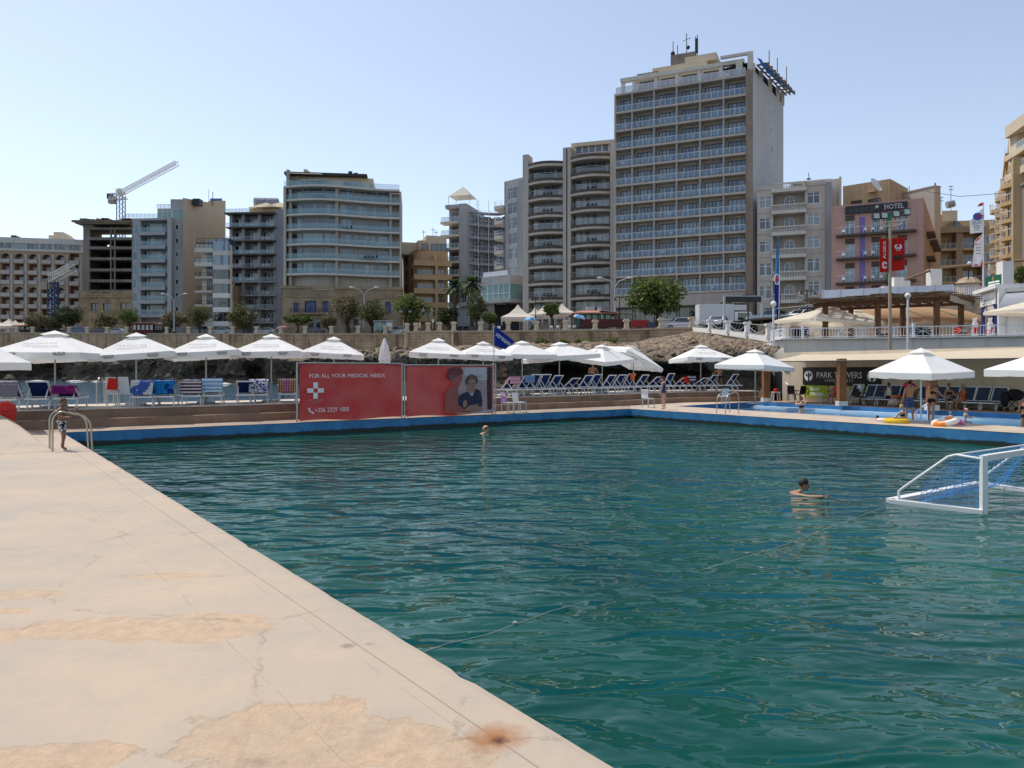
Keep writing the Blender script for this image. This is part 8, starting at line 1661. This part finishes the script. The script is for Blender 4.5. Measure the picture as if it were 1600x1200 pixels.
D=68;p=PX(1536.5,D,TZ);ef_=thing('event_flags','white pole flying two white printed flags and a small red pennant','flag',p);m=MB();m.tube([p,PX(1536.5,D,ZY(316,D))],[.09,.05],7);m.build('pole',M_paint,ef_)
def cloth(pts,mat,nm,rows=8):
 c=MB();c.smooth=True;(a,b_,cc,d)=[PX(x,D,ZY(y,D))for x,y in pts]
 for i in range(rows):
  for j in range(rows):
   def P_(f,g):q_=a.lerp(b_,f).lerp(d.lerp(cc,f),g);return q_+Vector((0,.18*math.sin(f*5+g*2),0))*f
   c.quad(P_(i/rows,j/rows),P_((i+1)/rows,j/rows),P_((i+1)/rows,(j+1)/rows),P_(i/rows,(j+1)/rows))
 return c.build(nm,mat,ef_)
M_wflag=clothmat('white_flag_cloth',(.78,.77,.78),trans=.3)
f1=cloth([(1536,325),(1513,347),(1517,365),(1536,363)],M_wflag,'flag_cloth');f2=cloth([(1536,365),(1521,377),(1520,417),(1536.5,416)],M_wflag,'flag_cloth');cloth([(1536,316),(1528,319),(1528,323),(1536,321)],TW['red'],'pennant',3);cloth([(1535.5,367),(1521,377),(1521.5,380),(1530,374)],TW['orange'],'red_corner',3);cloth([(1536.3,404),(1521,415),(1521,417),(1536.4,416)],TW['red'],'red_corner',3)
text('IGLAS',.4,plane_M(PX(1526,D-.4,ZY(349.5,D)),(1,0,.12),(0,0,1)),M_dark_txt,f1,width=.85,mirror=False);m=MB();m.mi=0;m.ball(PX(1527.5,D-.35,ZY(339.5,D)),(.42,.02,.34),12,8);m.mi=1
for dz_ in(-.12,.06):m.box(PX(1527.5,D,0).x-.36,PX(1527.5,D,0).x+.36,D-.39,D-.36,ZY(339.5,D)+dz_,ZY(339.5,D)+dz_+.07)
m.build('globe_emblem',[pm('emblem_blue',(.04,.12,.45),.6),TW['red']],f1)
for dz_,w_ in((354,.6),(357,.6),(360.5,.45)):m=MB();c=PX(1526.5,D-.36,ZY(dz_,D));m.box(c.x-w_/2,c.x+w_/2,c.y,c.y+.01,c.z-.03,c.z+.03);m.build('text_line',M_dark_txt,f1)
text('Regatta',.3,plane_M(PX(1528,D-.3,ZY(382,D)),(1,0,.15),(0,0,1)),TW['red'],f2,width=.6)
for dz_ in(388,392,397):m=MB();c=PX(1529,D-.3,ZY(dz_,D));m.box(c.x-.22,c.x+.22,c.y,c.y+.01,c.z-.03,c.z+.03);m.build('text_line',M_dark_txt,f2)
D=70;p=PX(1545.5,D,ZY(450,D));tf=thing('small_flag','small white and red flag on a short pole above the green sign','flag',p);m=MB();m.tube([p,PX(1545.5,D,ZY(412,D))],.04,5);m.build('pole',M_paint,tf);m=MB();m.mi=0;m.slab([PX(1543.5,D,ZY(430,D)),PX(1548,D,ZY(430,D)),PX(1546,D,ZY(415,D)),PX(1545,D,ZY(414,D))],(0,.03,0));m.mi=1;m.box(PX(1544.8,D,0).x,PX(1547,D,0).x,D-.03,D-.005,ZY(427,D),ZY(422,D));m.build('cloth',[M_wflag,TW['red']],tf)
m=MB();m.tube([PT(1447,299,115),PT(1500,307,110),PT(1555,303,108),PT(1580,299,105)],.035,4);tag(m.build('overhead_cable',M_dark),'thin overhead cable strung between the rooftops at the right','cable')
m=MB();m.tube([PT(1212,482,57),PT(1245,479,59),PT(1275,474,60)],.015,4);tag(m.build('guy_rope',M_white),'white rope from the left globe lamp to the pergola roof','rope')
# ================================================================== PEOPLE
def skinmat(n,c):
 m=pm('skin_'+n,c,.5,.06,6,spec=.35);m.node_tree.nodes['Principled BSDF'].inputs['Subsurface Weight'].default_value=.0;return m
SK={'tan':skinmat('tan',(.36,.19,.11)),'fair':skinmat('fair',(.55,.34,.25)),'brown':skinmat('brown',(.22,.11,.065)),'dark':skinmat('dark',(.10,.055,.035))}
HR={'dark':pm('hair_dark',(.018,.012,.01),.6,.3,20),'brown':pm('hair_brown',(.08,.045,.025),.6,.3,20),'blond':pm('hair_blond',(.40,.27,.13),.6,.25,20),'red':pm('hair_auburn',(.10,.03,.02),.6,.3,20)}
M_eye=pm('eye_dark',(.01,.01,.012),.2)
def rotx(v,a):c,s=math.cos(a),math.sin(a);return Vector((v.x,v.y*c-v.z*s,v.y*s+v.z*c))
def rotz(v,a):c,s=math.cos(a),math.sin(a);return Vector((v.x*c-v.y*s,v.x*s+v.y*c,v.z))
def body(P,S=1.,child=False,female=False):
 """joint positions (facing -y) from joint angles in degrees"""
 g=lambda k,d=0:R(P.get(k,d));J={};lean,tw,hd=g('lean'),g('twist'),g('head');lk=1.0 if not child else .9
 J['pelvis']=Vector((0,0,0))
 def up(v):return rotx(rotz(Vector(v),tw),lean)
 sh=.175 if not female else .155;hp=.085 if not female else .095
 J['waist']=up((0,.0,.17));J['chest']=up((0,.015,.37));J['neck']=up((0,.02,.52));J['nape']=J['neck']+rotx(up((0,-.01,.07)),hd*.5)
 J['head']=J['nape']+rotx(up((0,-.03,.10)),hd)
 for s,n in((1,'l'),(-1,'r')):
  J['sho'+n]=up((s*sh,.015,.46));a,o,e=g('arm'+n,5),g('out'+n,10),g('elb'+n,12);t=g('roll'+n)
  d=rotx(Vector((s*math.sin(o),0,-math.cos(o))),-a)if not P.get('armup'+n)else Vector((s*math.sin(o),0,math.cos(o)));d=rotz(d,s*-t*.5);J['elb'+n]=J['sho'+n]+rotz(d,tw)*.28
  d2=rotx(Vector((s*math.sin(o*.6),0,-math.cos(o*.6))),-(a+e))if not P.get('armup'+n)else Vector((s*math.sin(o-e*1.),-.25,math.cos(o-e))).normalized();d2=rotz(d2,s*-t);d2=rotz(d2,tw);J['wri'+n]=J['elb'+n]+d2*.25;J['han'+n]=J['wri'+n]+d2*.07;J['d'+n]=d2
  J['hip'+n]=Vector((s*hp,0,-.03));th,so,kn=g('hip'+n),g('spread'+n,3),g('knee'+n,2);d=rotx(Vector((s*math.sin(so),0,-math.cos(so))),-th);J['kne'+n]=J['hip'+n]+d*.43*lk
  d2=rotx(Vector((s*math.sin(so*.4),0,-math.cos(so*.4))),-(th-kn));J['ank'+n]=J['kne'+n]+d2*.41*lk;f=rotx(Vector((s*.12,-1,-.3)),-(th-kn)*(0.0 if P.get('flat',1)else 1)).normalized();J['toe'+n]=J['ank'+n]+f*.14+Vector((0,0,-.0))
 return{k:v*S for k,v in J.items()}
BONES=[('pelvis','waist'),('waist','chest'),('chest','neck'),('neck','nape')]+[(a+n,b+n)for n in 'lr' for a,b in(('sho','elb'),('elb','wri'),('wri','han'),('hip','kne'),('kne','ank'),('ank','toe'))]+[('chest','shol'),('chest','shor'),('pelvis','hipl'),('pelvis','hipr')]
RAD={'pelvis':(.135,.10),'waist':(.12,.088),'chest':(.14,.10),'neck':(.06,.055),'nape':(.05,.052),'sho':(.062,.062),'elb':(.042,.042),'wri':(.028,.03),'han':(.038,.022),'hip':(.092,.092),'kne':(.056,.058),'ank':(.036,.04),'toe':(.036,.022)}
def person(label,loc,rz,P,S=1.,skin='tan',hair='dark',clothes=(),fat=1.,female=False,child=False,ground=True,long_hair=0,hat=None,sunk=None):
 J=body(P,S,child,female);names=[k for k in J if k[:-1]!='d' and k not in('head',)];idx={k:i for i,k in enumerate(names)}
 me=bpy.data.meshes.new('b');me.from_pydata([J[k]for k in names],[(idx[a],idx[b])for a,b in BONES],[]);ob=bpy.data.objects.new('b',me);COL.objects.link(ob);md=ob.modifiers.new('s','SKIN');md.use_smooth_shade=True
 if not me.skin_vertices:
  bm=bmesh.new();bm.from_mesh(me);bm.verts.layers.skin.verify();bm.to_mesh(me);bm.free()
 for k,i in idx.items():
  r=RAD.get(k)or RAD[k[:-1]];q=fat if k in('pelvis','waist','chest')or k[:3]in('hip','kne')else(1+fat)/2;w_=(1.08 if k=='pelvis' else .9 if k=='waist' else .93)if female else 1.;sv=me.skin_vertices[0].data[i];sv.radius=(r[0]*S*q*w_,r[1]*S*q*w_);sv.use_root=(k=='pelvis')
 m2=ob.modifiers.new('u','SUBSURF');m2 .levels=2;m2 .render_levels=2;dg=bpy.context.evaluated_depsgraph_get();bm_=bpy.data.meshes.new_from_object(ob.evaluated_get(dg));bpy.data.objects.remove(ob)
 mb=MB();mb.smooth=True;mb.add([v.co.copy()for v in bm_.vertices],[list(p.vertices)for p in bm_.polygons]);nb_=len(bm_.polygons);vn=[v.normal.copy()for v in bm_.vertices]
 hc=J['head'];ax=(J['head']-J['nape']).normalized();ang=R(P.get('lean',0))+R(P.get('head',0));turn=R(P.get('twist',0)+P.get('turn',0));hs=S*(1.12 if child else 1.)
 HM=Matrix.Translation(hc)@Matrix.Rotation(turn,4,'Z')@Matrix.Rotation(ang,4,'X');hb=MB(HM)
 hb.smooth=True;hb.ball((0,.01*hs,.02*hs),(.074*hs,.092*hs,.105*hs),14,10);hb.ball((0,-.025*hs,-.045*hs),(.056*hs,.062*hs,.062*hs),10,8);hb.ball((0,-.093*hs,-.012*hs),(.014*hs,.02*hs,.024*hs),6,5)
 for s in(-1,1):hb.ball((s*.074*hs,.01*hs,-.005*hs),(.012*hs,.022*hs,.032*hs),6,5)
 mb.v+=hb.v;off=len(mb.v)-len(hb.v);mb.f+=[[i+off for i in f]for f in hb.f];mb.m+=hb.m;mb.sm+=hb.sm
 for s,n in((1,'l'),(-1,'r')):
  d=J['d'+n];h=J['han'+n];side=d.cross(Vector((0,1,0)));side=side.normalized()if side.length>.1 else Vector((1,0,0));pl=d.cross(side).normalized()
  for k,ln in enumerate((.075,.085,.08,.062)):o=h+d*.02*S/S*S+side*(k-1.5)*.017*S;mb.tube([o,o+d*ln*.55*S,o+(d*.9+pl*.35)*ln*S],[.009*S,.0085*S,.006*S],5)
  o=h-d*.03*S+side*.03*S;mb.tube([o,o+(side*.8+d*.7)*.035*S,o+(side*.7+d*1.4)*.045*S],[.011*S,.01*S,.007*S],5)
 zmin=min(v.z for v in mb.v);lift=-zmin if ground else 0.
 if sunk is not None:lift=-sunk
 for v in mb.v:v.z+=lift
 t=bpy.data.objects.new('person',mb.mesh('person',[SK[skin]]));COL.objects.link(t);t.location=loc;t.rotation_euler=(0,0,rz);tag(t,label,'person');LZ=Vector((0,0,lift))
 e=MB(Matrix.Translation(LZ)@HM)
 for s in(-1,1):e.ball((s*.03*hs,-.08*hs,.008*hs),(.012*hs,.01*hs,.008*hs),6,5)
 local(e,'eyes',[M_eye],t);e=MB(Matrix.Translation(LZ)@HM);e.ball((0,-.083*hs,-.058*hs),(.024*hs,.009*hs,.007*hs),6,5);local(e,'mouth',[pm('lip',(.3,.08,.07),.5)],t)
 h_=MB(Matrix.Translation(LZ)@HM);h_.smooth=True;nu,nv=16,8;vs_=[];fs=[]
 for i in range(nv+1):
  for j in range(nu):a=2*math.pi*j/nu;front=max(0,-math.sin(a));mx=math.pi*(.62-.30*front);th=mx*i/nv;k=1.09+.03*math.sin(j*2.3+i);vs_.append((.074*hs*k*math.sin(th)*math.cos(a),(.01+.092*k*math.sin(th)*math.sin(a))*hs,(.02+.105*k*math.cos(th))*hs))
 for i in range(nv):
  for j in range(nu):fs.append([i*nu+j,(i+1)*nu+j,(i+1)*nu+(j+1)%nu,i*nu+(j+1)%nu])
 h_.add(vs_,fs)
 if long_hair==1:h_.tube([(0,.08*hs,.05*hs),(0,.13*hs,.02*hs),(0,.13*hs,-.12*hs),(0,.1*hs,-.2*hs)],[.03*hs,.035*hs,.028*hs,.008*hs],8)
 if long_hair==2:h_.ball((0,.05*hs,.13*hs),.04*hs,8,6)
 local(h_,'hair',[HR[hair]],t)
 if hat:q=MB(Matrix.Translation(LZ)@HM);q.lathe([(.16*hs,.045*hs),(.095*hs,.055*hs),(.092*hs,.12*hs),(.06*hs,.145*hs),(0,.15*hs)],(0,.01,0),16);local(q,'hat',[hat],t)
 seg=[(a,b,J[a],J[b])for a,b in BONES]
 def near(p):
  best=None
  for a,b,A,B in seg:
   d=B-A;u=max(0,min(1,(p-A).dot(d)/max(1e-9,d.dot(d))));q=(p-A-d*u).length/max(.03,lerp((RAD.get(a)or RAD[a[:-1]])[0],(RAD.get(b)or RAD[b[:-1]])[0],u))
   if best is None or q<best[0]:best=(q,a,b,u)
  return best[1:]
 T_ax=(J['chest']-J['pelvis']).normalized();info=None
 for nm,mat,rule in clothes:
  if info is None:info=[near(sum((mb.v[i]-LZ for i in f),Vector())/len(f))for f in mb.f[:nb_]];hgt=[((sum((mb.v[i]-LZ for i in f),Vector())/len(f))-J['pelvis']).dot(T_ax)/S for f in mb.f[:nb_]]
  c=MB();mp={};c.smooth=True
  for k,f in enumerate(mb.f[:nb_]):
   a,b,u=info[k];h=hgt[k];tor=a in('pelvis','waist','chest');thigh=a[:3]=='hip';ok={'shorts':(tor and h<.10)or(thigh and u<.72)or b[:3]=='hip','trunks':(tor and h<.08)or(thigh and u<.2)or b[:3]=='hip','bottom':((tor or b[:3]=='hip')and-.16<h<.05)or(thigh and u<.10),'top':tor and b[:3]!='sho' and .27<h<.40,'onepiece':(tor and-.2<h<.43)or(b[:3]=='hip')or(thigh and u<.08),'dress':(tor and h<.48)or(thigh and u<.8)or b[:3]=='hip','shirt':(tor and h>-.06)or(a[:3]=='sho' and u<.6)or b[:3]=='sho','vest':tor and h>-.08 and b[:3]!='sho' or(b[:3]=='sho' and u<.5)}[rule]
   if not ok:continue
   g=[]
   for i in f:
    if i not in mp:mp[i]=len(c.v);c.v.append(mb.v[i]+vn[i]*(.009 if rule not in('shorts','dress')else .018)*S)
    g.append(mp[i])
   c.f.append(g);c.m.append(0);c.sm.append(True)
  if c.f:local(c,nm,[mat],t)
 bpy.data.meshes.remove(bm_);return t
CL={'black':clothmat('black_swimwear',(.015,.015,.018)),'navy':clothmat('navy_swimsuit',(.02,.03,.08),(.05,.08,.16),'blotch',9),'bw':clothmat('black_white_shorts',(.65,.64,.62),(.02,.02,.02),'blotch',16),'check':clothmat('checked_shorts',(.03,.05,.16),(.07,.12,.3),'check',16),'red':clothmat('coral_dress',(.65,.09,.06)),'pink':clothmat('pink_shirt',(.65,.04,.13)),'white':clothmat('white_vest',(.7,.68,.62)),'orange':clothmat('orange_swimsuit',(.6,.10,.02)),'dkbl':clothmat('dark_blue_shorts',(.015,.02,.05)),'lilac':clothmat('lilac_swimsuit',(.3,.12,.3)),'khaki':clothmat('khaki_hat',(.28,.22,.15)),'redhat':clothmat('red_white_hat',(.6,.05,.05),(.7,.6,.6),'stripe',6),'ban':clothmat('black_bandana',(.02,.02,.02))}
SIT=dict(hipl=82,hipr=84,kneel=84,kneer=80,lean=-4,armr=30,arml=32,elbr=55,elbl=50)
def sit(**k):d=dict(SIT);d.update(k);return d
person('boy in black and white shorts leaning at the left pool ladder',cop(96,703.5),R(84),dict(lean=4,hipr=28,kneer=42,hipl=-2,arml=38,elbl=100,outl=4,armr=30,elbr=60,turn=-6),.74,'brown','brown',(('shorts',CL['bw'],'shorts'),),child=True)
p=deck_at(22,2.1);p.x=(21-CX)/F*p.y;person('sunbather in a khaki sun hat facing the sea at the left edge',p+Vector((0,0,.46)),TH,sit(hipl=88,hipr=88,kneel=15,kneer=12,lean=-42,head=30),1.,'tan','dark',(('trunks',CL['black'],'trunks'),),ground=False,hat=CL['khaki'])
p=deck_at(449,2.1);p.x=(447-CX)/F*p.y;person('dark haired sunbather on the multicolour striped lounger by the banner',p+Vector((0,0,.46)),TH,sit(hipl=88,hipr=88,kneel=40,kneer=30,lean=-40,head=25),1.,'dark','dark',(('swimsuit',CL['black'],'onepiece'),),female=True,ground=False)
p=deck_at(791,2.6);p.x=(789-CX)/F*p.y;person('woman in a dark bikini standing behind the pink lounger with raised hands',p,R(-60),dict(lean=6,arml=55,elbl=95,armr=50,elbr=100,head=14),.97,'brown','dark',(('bikini_bottom',CL['black'],'bottom'),('bikini_top',CL['black'],'top')),female=True)
p=deck_at(926,2.8);p.x=(926-CX)/F*p.y;person('bare backed man in dark shorts bending behind the loungers',p,R(170),dict(lean=24,hipl=14,kneel=18,hipr=10,kneer=16,arml=40,armr=44,elbl=40,elbr=40,head=20),1.03,'tan','dark',(('shorts',CL['dkbl'],'shorts'),))
person('woman in a patterned navy swimsuit standing at the far pool corner looking down',cop(1037,640),R(235),dict(lean=3,head=26,armr=4,arml=2,outl=5,outr=5),.93,'fair','red',(('swimsuit',CL['navy'],'onepiece'),),female=True,long_hair=1)
p=deck_at(1124,2.1);p.x=(1124-CX)/F*p.y;person('woman in black bikini bottoms bending by the right end of the loungers',p,R(176),dict(lean=22,hipl=8,hipr=14,kneel=10,kneer=18,spreadl=10,spreadr=10,arml=40,armr=50,elbl=40,elbr=30,outl=22,outr=25,head=25),.95,'tan','dark',(('bikini_bottom',CL['black'],'bottom'),),female=True)
WZ2=-.33
def small(x,y,z=WZ2):p=GP(x,y,z);return Vector((p.x,p.y,z))
person('woman with tied dark hair standing chest deep in the paddling pool',small(1252,649),R(150),dict(arml=70,elbl=60,armr=60,elbr=80,head=8,twist=15),.95,'fair','red',(('bikini_top',CL['black'],'top'),),female=True,ground=False,sunk=-.13,long_hair=2)
def seated(lab,x,d,rz,S=1.,zs=.44,**k):p=terr_at(x,d);p.x=(x-CX)/F*p.y;return person(lab,p+Vector((0,0,zs)),rz,k.pop('P',sit()),S,ground=False,**k)
seated('person in a coral red dress seated beside the timber post',1306,2.15,TS-.2,1.,.5,P=sit(),skin='tan',hair='brown',clothes=(('dress',CL['red'],'dress'),),female=True,fat=1.15)
seated('man in a white vest seated on a slate lounger reading',1389,2.2,TS+.3,1.,.42,P=sit(head=18,armr=40,arml=42,elbl=70,elbr=70),skin='brown',hair='dark',clothes=(('vest',CL['white'],'vest'),('shorts',CL['dkbl'],'shorts')))
p=terr_at(1414,1.6);p.x=(1413-CX)/F*p.y;person('person in a bright pink shirt bending over bags behind the tall man',p,R(120),dict(lean=52,hipl=20,hipr=24,kneel=28,kneer=30,arml=70,armr=60,head=-10),1.,'tan','dark',(('shirt',CL['pink'],'shirt'),('shorts',CL['dkbl'],'shorts')),fat=1.1)
person('tall bare backed man in checked blue shorts by the biggest parasol pole',cop(1421,658),R(182),dict(outr=70,elbr=62,armupr=1,arml=4,outl=14,spreadl=6,spreadr=6),.86,'tan','dark',(('shorts',CL['check'],'shorts'),),fat=1.1)
person('dark haired woman in a black bikini bending beside the parasol pole',cop(1455,658.5),R(118),dict(lean=30,hipl=2,hipr=-4,arml=30,armr=42,elbl=40,elbr=30,head=24),.84,'tan','dark',(('bikini_bottom',CL['black'],'bottom'),('bikini_top',CL['black'],'top')),female=True,fat=1.06)
seated('woman in a dark bikini and sunglasses with a hair bun talking to her neighbour',1483,1.85,TS+.5,1.,.42,P=sit(turn=20,hipl=70,hipr=76,kneel=92),skin='tan',hair='brown',clothes=(('bikini_top',CL['black'],'top'),('bikini_bottom',CL['black'],'bottom')),female=True,long_hair=2)
seated('woman in an orange swimsuit seated right of the woman with the hair bun',1504,1.85,TS-.5,1.,.42,P=sit(turn=-25,arml=48,armr=40),skin='tan',hair='blond',clothes=(('swimsuit',CL['orange'],'onepiece'),),female=True)
person('fair haired woman in a brown bikini sitting in the paddling pool before the tall man',small(1411,659,-.33),R(200),sit(lean=6),.95,'fair','blond',(('bikini_top',CL['black'],'top'),('bikini_bottom',CL['black'],'bottom')),female=True,ground=False,sunk=.02)
person('small fair haired child standing in the paddling pool',small(1485,656),R(110),dict(arml=30,elbl=50),.55,'fair','blond',(),child=True,ground=False,sunk=.08)
person('toddler in a red and white hat sitting at the paddling pool edge',small(1507,660,-.2),R(75),sit(lean=8,armr=40),.60,'fair','blond',(),child=True,ground=False,sunk=-.06,hat=CL['redhat'])
person('dark haired child lying in the paddling pool by the yellow float',small(1384,656,-.33),R(-80),dict(lean=78,head=-40,arml=70,armr=70),.62,'tan','dark',(),child=True,ground=False,sunk=.02)
person('woman in a brown bikini standing at the right edge of the view',small(1603,676),R(150),dict(arml=20,elbl=60,armr=30,elbr=70,lean=4),.9,'tan','brown',(('bikini_bottom',CL['black'],'bottom'),('bikini_top',CL['black'],'top')),female=True,fat=1.18)['sunk']=1
[setattr(o,'location',o.location-Vector((0,0,.24)))for o in COL.objects if o.get('sunk')]
def pool(x,y):return cop(x,y,WZ)if False else Vector((*GP(x,y,WZ)[:2],WZ))
person('swimmer with a black headband looking right in the middle of the pool',pool(1212,768),R(70),dict(lean=58,head=-48,arml=80,outl=46,elbl=14,armr=92,outr=44,elbr=8,hipl=10,hipr=0,turn=10),.98,'tan','dark',(),ground=False,sunk=.28)
person('distant swimmer with dark hair near the far pool wall',pool(741,676),R(60),dict(lean=60,head=-45,arml=60,armr=55,outl=30),1.,'fair','brown',(),ground=False,sunk=.29)
b_=MB();q=pool(759,672.5);b_.ball(q+Z_*.06,.13,14,10);tag(b_.build('ball',clothmat('ball_print',(.7,.6,.3),(.5,.1,.08),'stripe',4)),'small coloured ball floating beside the distant swimmer','ball')
def ring(label,p,r,rr,mats,tilt=0.):
 m=MB();m.smooth=True;n,k=24,10;M=Matrix.Translation(p)@Matrix.Rotation(tilt,4,'Y')
 for i in range(n):
  m.mi=(i//4)%len(mats)
  def P_(a,b):return M@Vector(((r+rr*math.cos(b))*math.cos(a),(r+rr*math.cos(b))*math.sin(a),rr*math.sin(b)))
  for j in range(k):m.quad(P_(2*math.pi*i/n,2*math.pi*j/k),P_(2*math.pi*(i+1)/n,2*math.pi*j/k),P_(2*math.pi*(i+1)/n,2*math.pi*(j+1)/k),P_(2*math.pi*i/n,2*math.pi*(j+1)/k))
 tag(m.build('swim_ring',mats),label,'swim ring')
YE,OR,PK=pm('yellow_vinyl',(.8,.5,.02),.35),pm('orange_vinyl',(.85,.25,.02),.35),pm('pink_vinyl',(.75,.2,.45),.35)
ring('yellow swim ring lying on the pool edge left of the tall man',cop(1401,657.5,.07),.36,.09,[YE]);ring('orange and white swim ring tipped up at the pool edge',cop(1477,659,.14),.34,.1,[OR,M_white,M_white],-.25);ring('pink swim ring in front of the toddler',cop(1497,659,.1),.18,.07,[PK],.7);ring('small pink swim ring by the lying child',cop(1381,656,.05),.2,.06,[PK,M_white])
hr=thing('pool_handrail','white sloping handrail leading into the paddling pool','handrail',cop(1437,660));m=MB();a,b_=cop(1431,659),cop(1450,655);m.tube([a+Z_*.35,b_+Z_*.62],.03,6);m.tube([b_+Z_*.62,b_+Z_*-.3],.03,6);m.tube([a+Z_*.35,a],.03,6);m.build('rail',M_paint,hr)
b_=MB();b_.smooth=True;p=terr_at(1397,1.4);b_.ball(p+Z_*.22,(.3,.2,.22),10,8);b_.tube([p+Vector((-.15,0,.4)),p+Vector((0,0,.6)),p+Vector((.15,0,.4))],.02,5);tag(b_.build('beach_bag',pm('straw_bag',(.5,.4,.32),.9,.2,8)),'pale straw beach bag under the orange towel on the terrace','bag')
b_=MB();b_.smooth=True;p=terr_at(1400,1.7);b_.ball(p+Z_*.5,(.32,.2,.09),10,6);tag(b_.build('orange_cloth',TW['orange']),'crumpled orange towel beside the man in the white vest','towel')
ps=thing('pushchair','black folding pushchair loaded with bags at the right end of the loungers','pushchair',terr_at(1580,1.8));p=terr_at(1582,1.8);m=MB()
for s in(-.22,.22):m.tube([p+Vector((-.55,s,1.05)),p+Vector((-.35,s,.95)),p+Vector((.1,s,.35)),p+Vector((.35,s,.1))],.02,6);m.tube([p+Vector((.45,s,1.0)),p+Vector((0,s,.5)),p+Vector((-.4,s,.1))],.02,6)
m.build('frame',M_dark,ps);m=MB();m.smooth=True;m.ball(p+Vector((.1,0,.75)),(.45,.25,.28),10,8);m.ball(p+Vector((-.35,0,.55)),(.16,.22,.35),10,8);m.build('seat',clothmat('black_pushchair_cloth',(.02,.02,.024)),ps)
for s in(-.25,.25):
 for dx in(-.4,.35):m=MB();m.tube([p+Vector((dx,s-.02,.1)),p+Vector((dx,s+.02,.1))],.1,12);m.build('wheel',M_tyre,ps)
